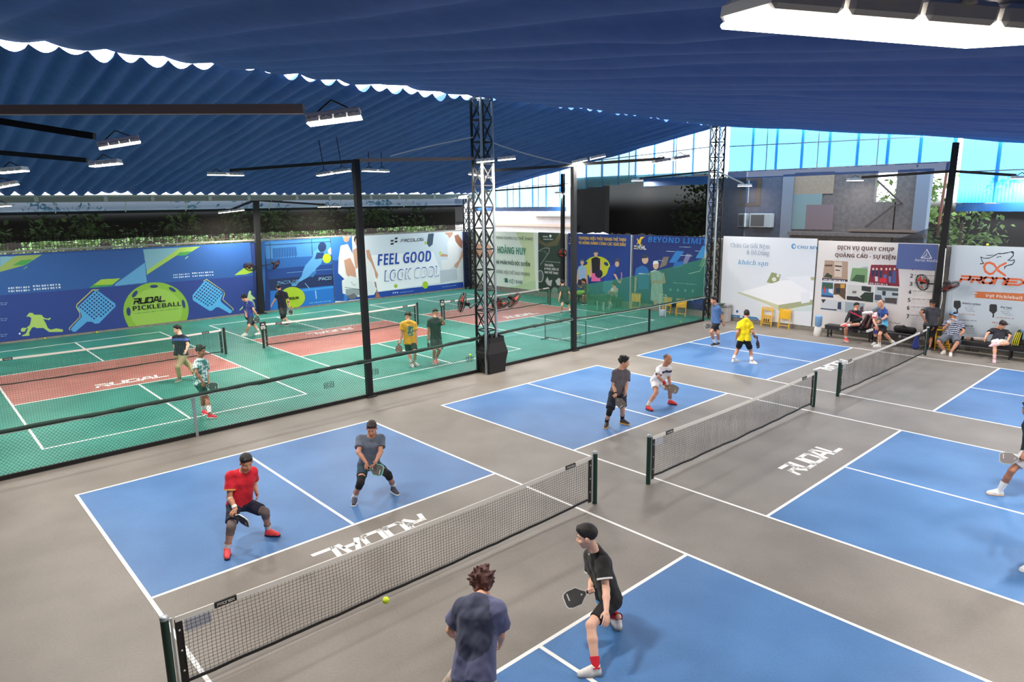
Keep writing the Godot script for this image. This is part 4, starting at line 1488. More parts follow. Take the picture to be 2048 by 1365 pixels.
# s: pose and dress of one person; see PEOPLE
func person(s: Dictionary) -> Node3D:
	var J := {}
	var base := Vector3(s.at[0], 0, s.at[1])
	for i in 16:
		J[JN[i]] = Vector3(s.p[i * 3], s.p[i * 3 + 1], s.p[i * 3 + 2]) * 0.01
	var k: float = s.get("scale", 1.0)
	var bulk: float = s.get("bulk", 1.0)
	var fine: bool = s.get("fine", false)
	var cell: float = s.cell
	var t := thing("person", s.label, "person", base)
	var pel: Vector3 = (J.hipL + J.hipR) * 0.5
	var side: Vector3 = (J.shL - J.shR).normalized()
	var spine: Vector3 = (J.neck - pel).normalized()
	var tb := frame(side, spine)
	var fwd := tb.z
	var lo := Vector3.ONE * 9
	var hi := -lo
	for j: Vector3 in J.values():
		lo = lo.min(j)
		hi = hi.max(j)
	var skin_m := mat(s.skin, 0.5)
	skin_m.subsurf_scatter_enabled = true
	skin_m.subsurf_scatter_strength = 0.08
	# ---- the body as one skin
	var f := Field.new(lo - Vector3.ONE * 0.2, hi + Vector3.ONE * 0.2, cell)
	var hipw: Vector3 = (J.hipL - J.hipR).normalized()
	var waist: Vector3 = pel.lerp(J.neck, 0.38)
	var chest: Vector3 = pel.lerp(J.neck, 0.75)
	var tr := 0.088 * k * bulk
	f.cone(J.hipL, J.hipR, 0.092 * k * bulk, 0.092 * k * bulk, 0.05)
	for q: float in [-1.0, 1.0]:
		f.cone(pel + hipw * q * 0.04 * k + spine * 0.03, waist + side * q * 0.055 * k * bulk, 0.092 * k * bulk, tr, 0.04)
		f.cone(waist + side * q * 0.055 * k * bulk, chest + side * q * 0.075 * k, tr, tr * 1.1, 0.04)
		f.cone(chest + side * q * 0.075 * k, J.neck + side * q * 0.06 * k - spine * 0.05 * k, tr * 1.05, 0.055 * k, 0.05)
	for e: String in ["L", "R"]:
		var sh: Vector3 = J["sh" + e]
		var el: Vector3 = J["el" + e]
		var wr: Vector3 = J["wr" + e]
		var hp: Vector3 = J["hip" + e]
		var kn: Vector3 = J["kn" + e]
		var an: Vector3 = J["an" + e]
		var to: Vector3 = J["to" + e]
		f.cone(J.neck - spine * 0.03 * k, sh, 0.05 * k, 0.058 * k, 0.04)
		f.cone(J.neck + spine * 0.03 * k, sh.lerp(J.neck, 0.3), 0.04 * k, 0.045 * k, 0.05)
		f.cone(sh, el, 0.052 * k * bulk, 0.04 * k, 0.03)
		f.cone(el, el.lerp(wr, 0.35), 0.041 * k, 0.041 * k, 0.02)
		f.cone(el.lerp(wr, 0.35), wr, 0.041 * k, 0.027 * k, 0.02)
		f.cone(hp, kn, 0.088 * k * bulk, 0.056 * k, 0.04)
		f.cone(kn, kn.lerp(an, 0.35), 0.054 * k, 0.056 * k, 0.02)
		f.cone(kn.lerp(an, 0.35), an, 0.056 * k, 0.036 * k, 0.02)
		f.cone(an - (kn - an).normalized() * 0.02, an.lerp(to, 0.75) - (kn - an).normalized() * 0.03, 0.034 * k, 0.018 * k, 0.02)
	f.cone(J.neck - spine * 0.02, J.head + (J.neck - J.head) * 0.35, 0.056 * k, 0.05 * k, 0.03)
	var body := B.new()
	f.mesh_into(body)
	var kindq := "fine" if fine else "mid"
	# head turned to where the person looks: 0 towards the balcony, 90 to its right
	var a := deg_to_rad(s.look)
	var ahead: Vector3 = Vector3(-0.674, 0, 0.739) * cos(a) + Vector3(0.739, 0, 0.674) * sin(a)
	var pitch: float = deg_to_rad(s.get("nod", -8.0))
	var hz := (ahead * cos(pitch) + Vector3.UP * sin(pitch)).normalized()
	var hx := Vector3.UP.cross(hz).normalized()
	var hb := Basis(hx, hz.cross(hx), hz)
	var ht := Transform3D(hb * (1.1 * k), J.head + hb.y * 0.01)
	body.append(T["head_" + kindq], ht)
	var hand_t := {}
	for e: String in ["L", "R"]:
		var grip: bool = s.get("hold", "") == e
		var dirv: Vector3 = (J["wr" + e] - J["el" + e]).normalized()
		var hbs: Basis
		var sg := 1.0 if e == "R" else -1.0
		if grip:
			var pd := Vector3(s.pad[0], s.pad[1], s.pad[2]).normalized()
			hbs = frame(dirv, pd)
			hbs = Basis(pd * sg, hbs.x, (pd * sg).cross(hbs.x))
		else:
			# palm towards the body
			var inward := -side * (1.0 if e == "L" else -1.0)
			var z := (inward - dirv * inward.dot(dirv)).normalized()
			hbs = Basis(dirv.cross(z), dirv, z)
		hand_t[e] = Transform3D(hbs * (0.98 * k), J["wr" + e])
		body.append(T["hand_%s_%s" % ["grip" if grip else "relaxed", kindq]], hand_t[e], e == "L")
	part("body", body, skin_m, t)
	# ---- hair and face
	var hair_m := mat(s.get("hair_color", col(26, 22, 21)), 0.6)
	strands(hair_m)
	var hs: String = s.get("hair", "short")
	if hs == "cap":
		inst("hair", T.hair_short, hair_m, t, ht)
		inst("cap", T.hair_cap, mat(s.cap, 0.8), t, ht * Transform3D(Basis().rotated(Vector3.UP, s.get("cap_turn", 0.0)), Vector3(0, 0.012, 0)))
	else:
		inst("hair", T["hair_" + hs], hair_m, t, ht)
	if absf(s.look) < 125.0:
		var white := mat(col(226, 220, 214), 0.35)
		var dark := mat(col(28, 20, 18), 0.3)
		for q: float in [-1.0, 1.0]:
			var eo := inst("eye", T.eye, white, t, ht * Transform3D(Basis().rotated(Vector3.UP, q * 0.25), Vector3(q * 0.034, 0.002, 0.0815)))
			inst("iris", T.iris, dark, eo)
			inst("eyebrow", T.brow, hair_m, t, ht * Transform3D(Basis().rotated(Vector3.UP, q * 0.3).scaled_local(Vector3(q, 1, 1)), Vector3(q * 0.034, 0.026, 0.088)))
		inst("lips", T.lips, mat(s.skin.darkened(0.25) * Color(1.05, 0.8, 0.8), 0.5), t, ht * Transform3D(Basis(), Vector3(0, -0.068, 0.0925)))
	# ---- shirt
	var shc: float = s.get("shirt_fit", 1.0)
	var sf := Field.new(lo - Vector3.ONE * 0.22, hi + Vector3.ONE * 0.22, cell)
	var swell := 0.018 * k * shc
	var hem: Vector3 = pel - spine * s.get("hem", 0.02)
	for q: float in [-1.0, 1.0]:
		sf.cone(chest + side * q * 0.075 * k, waist + side * q * 0.06 * k * bulk, tr * 1.1 + swell, tr + swell * 1.3, 0.04)
		sf.cone(waist + side * q * 0.06 * k * bulk, hem + hipw * q * 0.085 * k, tr + swell * 1.3, 0.108 * k * bulk + swell * 1.2, 0.04, true)
		sf.cone(chest + side * q * 0.075 * k, J.neck + side * q * 0.06 * k - spine * 0.05 * k, tr * 1.06 + swell, 0.056 * k + swell * 0.6, 0.05)
	for e: String in ["L", "R"]:
		var sh: Vector3 = J["sh" + e]
		var el: Vector3 = J["el" + e]
		sf.cone(J.neck - spine * 0.035 * k, sh, 0.05 * k + swell * 0.5, 0.06 * k + swell, 0.04)
		sf.cone(J.neck + spine * 0.02 * k, sh.lerp(J.neck, 0.3), 0.05 * k + swell * 0.4, 0.052 * k + swell * 0.6, 0.05)
		if s.get("sleeve", "short") == "long":
			sf.cone(sh, el, 0.056 * k + swell, 0.044 * k + swell * 0.6, 0.04)
			sf.cone(el, J["wr" + e], 0.044 * k + swell * 0.6, 0.032 * k + swell * 0.4, 0.02, true)
		elif s.get("sleeve", "short") == "short":
			sf.cone(sh, sh.lerp(el, s.get("cuff", 0.66)), 0.056 * k * bulk + swell, 0.052 * k * bulk + swell * 1.9, 0.04, true)
	sf.clip(J.neck + spine * 0.05 * k, (spine + fwd * 0.45).normalized())
	var sb := B.new()
	sf.mesh_into(sb)
	# cloth pattern
	sb.use_col = true
	var c1 := lin(s.shirt)
	var c2 := lin(s.get("shirt2", s.shirt))
	var pat: String = s.get("pattern", "")
	var nz := FastNoiseLite.new()
	nz.seed = 9
	nz.frequency = 7.0
	for i in sb.v.size():
		var p := sb.v[i] - pel
		var hgt: float = p.dot(spine) / (J.neck - pel).length()
		var cc: Color = c1
		match pat:
			"dip":
				cc = c1.lerp(c2, smoothstep(0.42, 0.12, hgt))
			"stripes":
				cc = c2 if fposmod(hgt * 8.0 + nz.get_noise_3dv(p) * 0.1, 1.0) < 0.3 else c1
			"print":
				cc = c2 if nz.get_noise_3d(p.x + p.y * 0.8, p.y * 1.6 - p.x, p.z) > 0.02 else c1
			"sash":
				cc = c2 if absf(hgt - 0.72 + p.dot(side) * 0.9) < 0.035 and p.dot(fwd) > 0.03 else c1
			"panel":
				cc = c2 if absf(p.dot(side)) < 0.085 and hgt > 0.32 and hgt < 0.78 and p.dot(fwd) > 0.04 else c1
				if cc == c2:
					cc = cc.lerp(Color(0.6, 0.6, 0.35), clampf(nz.get_noise_3dv(p * 2.0) * 2.0, 0.0, 1.0))
			"chest":
				cc = c2 if absf(hgt - 0.8) < 0.06 and p.dot(fwd) > 0.05 else c1
			"placket":
				cc = c2 if absf(p.dot(side) - 0.05) < 0.022 and p.dot(fwd) > 0.04 and fposmod(hgt * 9.0, 1.0) < 0.5 else c1
			"sweat":
				cc = c2 if p.dot(fwd) < 0.02 and Vector2(p.dot(side) * 1.2, (hgt - 0.66) * 0.5).length() + 0.03 * nz.get_noise_3dv(p) < 0.26 else c1
		sb.c.append(cc)
	var cloth := vmat(0.85)
	cloth.rim_enabled = true
	cloth.rim = 0.15
	wrinkle(cloth)
	part("shirt", sb, cloth, t)
	if s.has("collar"):
		var cb := B.new()
		var ring := []
		for q in 15:
			var an2 := TAU * q / 14.0 + PI / 2
			ring.append(J.neck + (side * cos(an2) * 0.066 + fwd * (sin(an2) * 0.062 + 0.012) - spine * (0.012 + 0.03 * sin(an2))) * k + spine * 0.02 * k)
		cb.tube(ring, 0.014 * k, 6, false)
		part("collar", cb, mat(s.collar, 0.85), t)
	if s.has("cuff_color"):
		for e: String in ["L", "R"]:
			var sh: Vector3 = J["sh" + e]
			var c: Vector3 = sh.lerp(J["el" + e], s.get("cuff", 0.66))
			var cb := B.new()
			var dn: Vector3 = (J["el" + e] - sh).normalized()
			cb.tube([c - dn * 0.018, c + dn * 0.002], (0.052 * bulk * k + swell * 1.9) * 1.03, 16, false)
			part("sleeve_trim", cb, mat(s.cuff_color, 0.85), t)
	# ---- shorts, trousers or skirt
	var gf := Field.new(lo - Vector3.ONE * 0.22, hi + Vector3.ONE * 0.22, cell)
	var leg: float = s.get("leg", 0.78)
	gf.cone(J.hipL, J.hipR, 0.102 * k * bulk, 0.102 * k * bulk, 0.05)
	gf.cone(pel, pel + spine * 0.05 * k, 0.1 * k * bulk, 0.094 * k * bulk, 0.05)
	for q: float in [-1.0, 1.0]:
		gf.cone(pel + hipw * q * 0.05 * k, pel + hipw * q * 0.045 * k + spine * 0.07 * k, 0.096 * k * bulk, 0.088 * k * bulk, 0.04)
	for e: String in ["L", "R"]:
		var hp: Vector3 = J["hip" + e]
		var kn: Vector3 = J["kn" + e]
		var an: Vector3 = J["an" + e]
		if leg <= 1.0:
			gf.cone(hp, hp.lerp(kn, leg), 0.1 * k * bulk, s.get("flare", 0.092) * k * (0.5 + 0.5 * bulk), 0.04, true)
		else:
			gf.cone(hp, kn, 0.1 * k * bulk, 0.075 * k, 0.04)
			gf.cone(kn, kn.lerp(an, leg - 1.0), 0.075 * k, 0.065 * k, 0.03, true)
	var gb := B.new()
	gf.mesh_into(gb)
	var short_m := mat(s.shorts, 0.85)
	wrinkle(short_m)
	part(s.get("garment", "shorts"), gb, short_m, t)
	# ---- shoes, socks
	for e: String in ["L", "R"]:
		var an: Vector3 = J["an" + e]
		var to: Vector3 = J["to" + e]
		var kn: Vector3 = J["kn" + e]
		var dirf := to - an
		var org: Vector3
		var bs: Basis
		if an.y < 0.17:
			dirf.y = 0
			var z := dirf.normalized()
			bs = Basis(Vector3.UP.cross(z), Vector3.UP, z)
			org = Vector3(an.x, maxf(minf(an.y, to.y + 0.06) - 0.1, 0.0), an.z) + z * 0.03
		else:
			var z := (to - an - (kn - an).normalized() * 0.03).normalized()
			var x := (kn - an).cross(z).normalized()
			bs = Basis(x, z.cross(x), z)
			org = an - bs.y * 0.085 * k + z * 0.03
		var stt := Transform3D(bs * k, org)
		var sh := inst("shoe", T.shoe_upper, mat(s.shoe, 0.6), t, stt)
		inst("sole", T.shoe_sole, mat(s.get("sole", col(222, 222, 220)), 0.7), sh)
		inst("laces", T.shoe_lace, mat(s.get("lace", col(220, 220, 216)), 0.8), sh)
		if s.has("sock"):
			var kb := B.new()
			var up: Vector3 = (kn - an).normalized()
			var hgt: float = s.get("sock_high", 0.1)
			kb.tube([an - up * 0.03, an + up * 0.02, an + up * hgt], [0.048 * k, 0.046 * k, (0.047 + hgt * 0.08) * k], 14, false)
			part("sock", kb, mat(s.sock, 0.9), t)
		if s.get("brace", "").contains(e):
			var kb := B.new()
			var up: Vector3 = (J["hip" + e] - kn).normalized()
			var dn: Vector3 = (an - kn).normalized()
			var kf := Field.new(kn - Vector3.ONE * 0.26, kn + Vector3.ONE * 0.26, 0.012)
			kf.cone(kn, kn + up * 0.12, 0.064 * k, 0.078 * k, 0.03, true)
			kf.cone(kn, kn + dn * 0.12, 0.064 * k, 0.066 * k, 0.03, true)
			kf.mesh_into(kb)
			part("knee_brace", kb, mat(s.brace_color, 0.9), t)
	if s.has("band"):
		for q: Array in s.band:
			var e: String = q[0]
			var el: Vector3 = J["el" + e]
			var wr: Vector3 = J["wr" + e]
			var kb := B.new()
			kb.tube([el.lerp(wr, q[1]), el.lerp(wr, q[1] + q[2])], [q[3] * k, q[4] * k], 14, false)
			part("wristband", kb, mat(q[5], 0.9), t)
	if s.has("belt"):
		var kb := B.new()
		var ring := []
		for q in 21:
			var an2 := TAU * q / 20.0
			ring.append(hem + spine * 0.03 + (hipw * cos(an2) * 0.185 + fwd * sin(an2) * 0.135) * k * bulk)
		kb.tube(ring, 0.016, 6, false)
		part("waistband", kb, mat(s.belt, 0.8), t)
	# ---- paddle in the hand
	if s.has("hold"):
		var e: String = s.hold
		var pd := Vector3(s.pad[0], s.pad[1], s.pad[2]).normalized()
		var sg := 1.0 if e == "R" else -1.0
		var grip_at: Vector3 = hand_t[e] * Vector3(0, 0.079, 0.025)
		var nrm := Vector3(s.pad_n[0], s.pad_n[1], s.pad_n[2])
		paddle(base + grip_at, pd, nrm, s.pad_label, s.get("pad_face", col(54, 54, 56)), s.get("pad_edge", col(214, 214, 214)), s.get("pad_shape", 0))
	return t

# a paddle whose grip centre is at o, blade along d
func paddle(o: Vector3, d: Vector3, nrm: Vector3, label: String, face: Color, edge: Color, shape := 0) -> Node3D:
	var y := d.normalized()
	var z := (nrm - y * nrm.dot(y)).normalized()
	var bs := Basis(y.cross(z), y, z)
	var t := thing("paddle", label, "paddle", o, 0, "pickleball paddles")
	t.basis = bs
	var w := 0.1
	var pts := PackedVector2Array()
	if shape == 0:
		for q in [[0.018, 0.055], [0.05, 0.1], [w, 0.155], [w, 0.27], [w * 0.82, 0.32], [w * 0.5, 0.335]]:
			pts.append(Vector2(q[0], q[1]))
	else:
		for q in [[0.018, 0.055], [0.055, 0.09], [w * 1.06, 0.14], [w * 1.12, 0.24], [w * 0.9, 0.3], [w * 0.45, 0.325]]:
			pts.append(Vector2(q[0], q[1]))
	var full := pts.duplicate()
	for i in range(pts.size() - 1, -1, -1):
		full.append(Vector2(-pts[i].x, pts[i].y))
	var b := B.new()
	b.plate(full, Vector3(0, 0, -0.007), Basis.IDENTITY, 0.014)
	part("edge_guard", b, mat(edge, 0.45), t)
	var inner := PackedVector2Array()
	for q in full:
		inner.append((q - Vector2(0, 0.2)) * 0.92 + Vector2(0, 0.2))
	b = B.new()
	b.plate(inner, Vector3(0, 0, -0.0085), Basis.IDENTITY, 0.017)
	part("face", b, mat(face, 0.6), t)
	b = B.new()
	b.tube([Vector3(0, -0.065, 0), Vector3(0, -0.06, 0), Vector3(0, 0.06, 0)], [0.019, 0.0165, 0.0165], 10)
	part("grip", b, M.black, t)
	b = B.new()
	b.box(Vector3(w * 0.3, 0.275, 0.009), Vector3(w * 0.8, 0.014, 0.001))
	b.box(Vector3(-w * 0.3, 0.2, -0.009), Vector3(w * 0.5, 0.014, 0.001))
	b.box(Vector3(0, 0.12, 0.009), Vector3(0.018, 0.018, 0.001))
	part("face_mark", b, M.off_white, t)
	return t

# joints in centimetres from the point between the feet: head, neck, then left and right shoulder, elbow, wrist, hip, knee, ankle, toe

func build_people() -> void:
	templates()
	for s in people_list():
		person(s)

func people_list() -> Array:
	return [
		{"label": "player in a red polo and navy shorts with grey knee braces", "at": [-1.51, -2.67], "p": [9.8, 129.8, -4.4, 7.7, 111.7, -15.1, 23.6, 106.2, -20.6, -10.4, 110.1, -16.9, 28.6, 82.1, -33, -18.2, 81.1, -8.6, 23.2, 75, -9.5, -18.5, 69.5, 13.4, 9.7, 56.8, -24.6, -8.8, 61, -21.3, 26, 49.2, 9.7, -27.4, 44.6, 13.6, 34.6, 12.9, -7.5, -34.5, 9.3, 7.1, 45.2, 3.1, 6.6, -40.8, 2.9, 22.6], "scale": 0.98, "look": 38, "nod": -22, "skin": col(196, 140, 112), "shirt": col(200, 22, 44), "collar": col(206, 40, 52), "cuff_color": col(226, 170, 90), "shorts": col(30, 34, 56), "leg": 0.8, "shoe": col(240, 72, 72), "sole": col(28, 30, 60), "sock": col(206, 206, 206), "brace": "LR", "brace_color": col(112, 98, 98), "band": [["R", 0.1, 0.12, 0.046, 0.046, col(226, 196, 170)], ["R", 0.72, 0.2, 0.041, 0.037, col(230, 230, 228)]], "hold": "R", "fine": true, "cell": 0.013, "bulk": 1.05, "pad": [0.358, -0.274, 0.893], "pad_n": [-0.667, -0.338, 0.446], "pad_label": "black paddle with white rim held low by the red polo player", "pad_face": col(48, 46, 50)},
		{"label": "player in a slate tee with black knee pads gripping a paddle", "at": [0.8, -2.82], "p": [2, 127.8, 1.2, 4.5, 108.5, -6.7, 21.7, 103.4, -4.5, -11, 107, -17.3, 9.4, 86.2, 13.7, -25.7, 91.2, 0.1, -9.4, 77.8, 27.9, -22.2, 75.6, 19.1, 12.2, 54.4, -14.7, -8, 57.7, -17.9, 16.1, 45.6, 22.9, -33.1, 41.7, 13.3, 36.1, 14.3, 5.4, -35.2, 10.4, -6.4, 34.5, 2.2, 21.1, -45.6, 1.4, 7.7], "scale": 0.98, "look": 0, "nod": -24, "skin": col(196, 140, 112), "shirt": col(96, 106, 122), "shorts": col(40, 64, 76), "leg": 0.62, "shoe": col(60, 62, 78), "sock": col(230, 230, 228), "brace": "LR", "brace_color": col(24, 24, 26), "hold": "R", "fine": true, "cell": 0.013, "hair_color": col(52, 38, 34), "pad": [0.385, -0.027, 0.923], "pad_n": [-0.462, 0.363, 0.809], "pad_label": "grey paddle with turquoise rim held by the slate tee player", "pad_face": col(84, 84, 84), "pad_edge": col(110, 200, 190)},
		{"label": "brown-haired player in a sweaty navy tee seen from behind", "at": [-1.51, 2.58], "p": [31.1, 148.3, -0.7, 17.6, 144.7, 12.7, 7.1, 135.1, 0.3, 22.4, 139.6, 30.4, -1.5, 110.1, -9.8, 28.3, 112, 29, 12.5, 91.1, -19.4, 38.1, 92, 16.9, -5.5, 87.8, 17.8, 0.5, 92.9, 34.4, -12.2, 51.4, -5.7, 15.2, 53.3, 26.9, -13.1, 12.3, -20.7, 13.9, 12.6, 20.8, -10.6, 3, -33.2, 18.2, 2.1, 11.4], "scale": 1, "look": -150, "nod": -10, "skin": col(216, 162, 134), "shirt": col(92, 96, 130), "shirt2": col(66, 70, 92), "pattern": "sweat", "shirt_fit": 1.7, "hem": 0.1, "shorts": col(196, 180, 164), "leg": 0.8, "shoe": col(230, 230, 228), "sock": col(230, 230, 228), "hair": "messy", "hair_color": col(78, 42, 36), "hold": "L", "fine": true, "cell": 0.013, "band": [["L", 0.82, 0.08, 0.034, 0.033, col(230, 230, 228)]], "pad": [0.663, -0.178, -0.727], "pad_n": [0.048, 0.189, 0.558], "pad_label": "paddle mostly hidden in front of the navy tee player"},
		{"label": "player in a black tee with white trim and red socks", "at": [0.51, 2.74], "p": [-4.5, 133.7, -28.5, 13.1, 109.5, -31.7, 5.9, 107, -14.7, 20.2, 95, -44.1, -4.6, 79.9, 0.6, 19.9, 65.4, -40.7, -22.6, 68.5, 16.1, -1.5, 66.9, -25.8, 16.8, 53.7, -7, 26.5, 45.7, -25.6, -24.9, 42.9, -4.3, 51.7, 5.7, -46, -40.8, 10, 17.2, 40.8, 16.7, -17.9, -53.9, 4, 8.6, 47.3, 5.4, -31.8], "scale": 1.03, "look": -98, "nod": -12, "skin": col(228, 180, 156), "shirt": col(34, 34, 36), "collar": col(230, 230, 228), "cuff_color": col(230, 230, 228), "shorts": col(30, 28, 30), "leg": 0.78, "flare": 0.078, "shoe": col(232, 228, 222), "sole": col(150, 152, 156), "sock": col(206, 30, 50), "lace": col(24, 24, 26), "belt": col(60, 150, 220), "hold": "R", "fine": true, "cell": 0.013, "pad": [-0.811, -0.315, -0.492], "pad_n": [-0.644, 0.525, 0.556], "pad_label": "large black paddle with white rim held by the black tee player", "pad_face": col(62, 62, 62)},
		{"label": "player in a charcoal tee with one black legging knee", "at": [6.94, -2.38], "p": [17.6, 147.5, 10.2, 23.6, 129.4, 0.4, 38.1, 116.9, 2.9, 5.3, 122.4, -3.8, 24.2, 94.6, 13.4, -2.9, 92.5, -2, 5.7, 83.1, 26.5, -15.5, 79.4, 15.7, 19.1, 70.8, 4.4, -1.4, 74.3, -2.8, -2.3, 46.7, 23.8, -32.3, 43.1, 11.2, 20.6, 15.2, 6.3, -20.8, 12.1, -6, 21.7, 3.2, 21.2, -36.7, -1.5, 2.9], "scale": 1, "look": 72, "nod": -8, "skin": col(216, 162, 134), "shirt": col(98, 94, 102), "shorts": col(32, 40, 56), "leg": 0.85, "flare": 0.1, "shoe": col(60, 54, 52), "sole": col(240, 180, 80), "sock": col(24, 24, 26), "brace": "R", "brace_color": col(24, 24, 26), "band": [["R", 0.8, 0.14, 0.038, 0.036, col(24, 24, 26)]], "hold": "R", "cell": 0.016, "hair": "thick", "bulk": 1.08, "pad": [0.238, -0.709, 0.664], "pad_n": [-0.75, 0.278, 0.6], "pad_label": "brown grey paddle hanging from the charcoal tee player hand", "pad_face": col(104, 98, 96), "pad_edge": col(120, 114, 110)},
		{"label": "crouching player in white tee, white shorts and red shoes", "at": [8.85, -2.5], "p": [11.1, 121.8, 13, 16.1, 104.2, 3.6, 28.7, 93.5, 5.4, -2.2, 96.9, -1.8, 38.2, 68.1, -0.2, -21.4, 82.7, 10.6, 25, 53, 14.2, -8.1, 65.1, 23, 31.3, 54.6, -18.5, 14.6, 59.3, -27.7, 18.8, 43.6, 17.9, -10.6, 39.1, -2.2, 38.5, 11.8, 5.5, -39.3, 11.2, -5.8, 40.4, 3.2, 21.4, -44.2, 2, 9.4], "scale": 0.97, "look": 58, "nod": -12, "skin": col(196, 140, 112), "shirt": col(236, 236, 238), "shirt2": col(58, 62, 86), "pattern": "chest", "shorts": col(240, 238, 236), "leg": 0.66, "flare": 0.1, "shoe": col(226, 56, 50), "sole": col(60, 30, 40), "sock": col(206, 200, 196), "band": [["R", 0.62, 0.28, 0.041, 0.037, col(206, 40, 60)]], "hold": "R", "cell": 0.016, "hair": "buzz", "hair_color": col(96, 76, 68), "pad": [0.423, -0.361, 0.831], "pad_n": [-0.797, 0.26, 0.545], "pad_label": "striped tan paddle held by the crouching white tee player", "pad_face": col(140, 128, 112), "pad_edge": col(70, 76, 80)},
		{"label": "player at the right edge in pale shorts and white socks", "at": [8.83, 5.02], "p": [14.3, 152, -9.2, 28.3, 135.9, -6.8, 9.8, 131.9, -6.1, 42.4, 126.1, 1.5, 1.2, 100.5, 1.5, 18.1, 118.2, 14.1, -14.2, 81, -4.6, 17.2, 92.7, 15.5, 6.9, 79.4, -1.3, 23.4, 77.5, 8, -18.2, 49.2, -16.7, 2.2, 44.9, 17.2, -18, 11.1, -29, 17.6, 8.9, 29, -27.9, 3, -45.6, 5, 6, 21.1], "scale": 1, "look": -90, "skin": col(166, 112, 86), "shirt": col(26, 26, 30), "shorts": col(206, 202, 206), "leg": 0.72, "flare": 0.1, "shoe": col(230, 230, 228), "sole": col(226, 190, 160), "sock": col(230, 230, 228), "sock_high": 0.17, "hold": "L", "cell": 0.016, "pad": [-0.225, -0.126, -0.966], "pad_n": [-0.941, 0.3, 0.156], "pad_label": "grey paddle reaching in from the right edge", "pad_face": col(132, 124, 122), "pad_edge": col(176, 200, 196)},
		{"label": "player just outside the right edge with one white toe showing", "at": [6.25, 5.79], "p": [-11.5, 124.7, -15.6, 3.5, 109.4, -14.6, -14.3, 105.5, -17.4, 15.4, 99.8, -5.9, -1.9, 79.8, -17.5, 26.6, 73.8, -2.2, -26.4, 73.1, -18.7, 39.2, 51.8, -4.5, 12.2, 59.3, -12.5, 29.7, 55.3, -6.5, -27.7, 44.4, -8.7, -7.1, 42.8, 7.1, -15.1, 7.6, -12.2, 14.3, 8.7, 12.5, -28.5, 5.5, -19.3, 0.4, 5.9, 7.4], "scale": 1, "look": -90, "skin": col(196, 140, 112), "shirt": col(60, 64, 72), "shorts": col(24, 24, 26), "shoe": col(230, 230, 228), "sock": col(230, 230, 228), "cell": 0.026},
		{"label": "walker in a denim blue polo beside the grey bin", "at": [16.39, -5.44], "p": [-3.1, 160.7, -16.1, 9.8, 143.9, -12.7, 0, 132.9, 1.9, 19.9, 131.1, -23.9, 10.6, 107.2, 7.8, 14.6, 101, -23.9, 15.7, 83.1, 14.3, 1.1, 79.9, -19.3, -1.3, 80.4, -0.4, 6.8, 77.5, -15.6, -28.5, 51.8, -5.7, -8.3, 46.7, 9.1, -10, 14.7, -2.3, 9.1, 11.5, 2.7, -23.6, 1.7, -3.8, -6.3, 2.2, 3.1], "scale": 1, "look": -78, "skin": col(196, 140, 112), "shirt": col(66, 100, 150), "collar": col(58, 90, 140), "shorts": col(22, 24, 30), "leg": 0.72, "shoe": col(52, 52, 60), "sole": col(230, 230, 228), "sock": col(230, 230, 228), "sock_high": 0.14, "hold": "R", "cell": 0.019, "pad": [-0.723, -0.263, -0.638], "pad_n": [-0.844, 0.173, 0.507], "pad_label": "dark paddle with pale rim held by the denim polo walker", "pad_face": col(96, 92, 90)},
		{"label": "player in a bright yellow tee seen from behind", "at": [14.6, -3.43], "p": [32.3, 150.4, -12.1, 17.9, 136, -5.3, 4.4, 123, -18.2, 28.1, 121.7, 3.9, -10.7, 99, -15.4, 18.3, 99.4, 18.5, -2.6, 76.8, -24.8, 34.2, 79.6, 21.1, 2.8, 71.4, -10.3, 11.9, 71.2, 4.8, 20, 37.4, -29.2, 35.6, 36.5, 6.9, -10.3, 13.1, -25, 10.1, 12, 25.2, 0.6, 2.4, -20.4, 10.8, 2.4, 42.2], "scale": 1, "look": 158, "skin": col(196, 140, 112), "shirt": col(250, 224, 20), "shorts": col(20, 20, 22), "leg": 0.76, "shoe": col(230, 230, 228), "sock": col(230, 230, 228), "hold": "R", "cell": 0.019, "band": [["R", 0.25, 0.6, 0.041, 0.032, col(92, 80, 84)]], "pad": [-0.226, -0.93, 0.291], "pad_n": [-0.821, -0.05, -0.563], "pad_label": "dark paddle hanging from the yellow tee player hand", "pad_face": col(58, 40, 50), "pad_edge": col(40, 36, 44)},
		{"label": "seated man in a black top with a red chest stripe", "at": [20.13, -2.47], "p": [62.9, 121.2, 3, 46.3, 108.1, 7.5, 59.2, 100.4, 18.1, 33, 102.5, -4.1, 42.6, 80.1, 29.6, 13.6, 82.4, -7.4, 29.7, 68.5, 4.9, -8, 69.4, -4, 53.7, 54.7, 14.9, 36.8, 54.2, 4.7, 16.3, 65.4, 31.9, -5.3, 47.4, -0.5, -13.3, 62, 4.3, 12.7, 13.2, -5, -28, 57.4, -3.4, 2.4, 0.6, 5.8], "scale": 1, "look": -8, "nod": 2, "skin": col(196, 140, 112), "shirt": col(28, 28, 32), "shirt2": col(226, 46, 86), "pattern": "sash", "sleeve": "long", "shorts": col(34, 26, 44), "leg": 0.85, "shoe": col(244, 84, 86), "sole": col(230, 230, 228), "sock": col(230, 230, 228), "cell": 0.02},
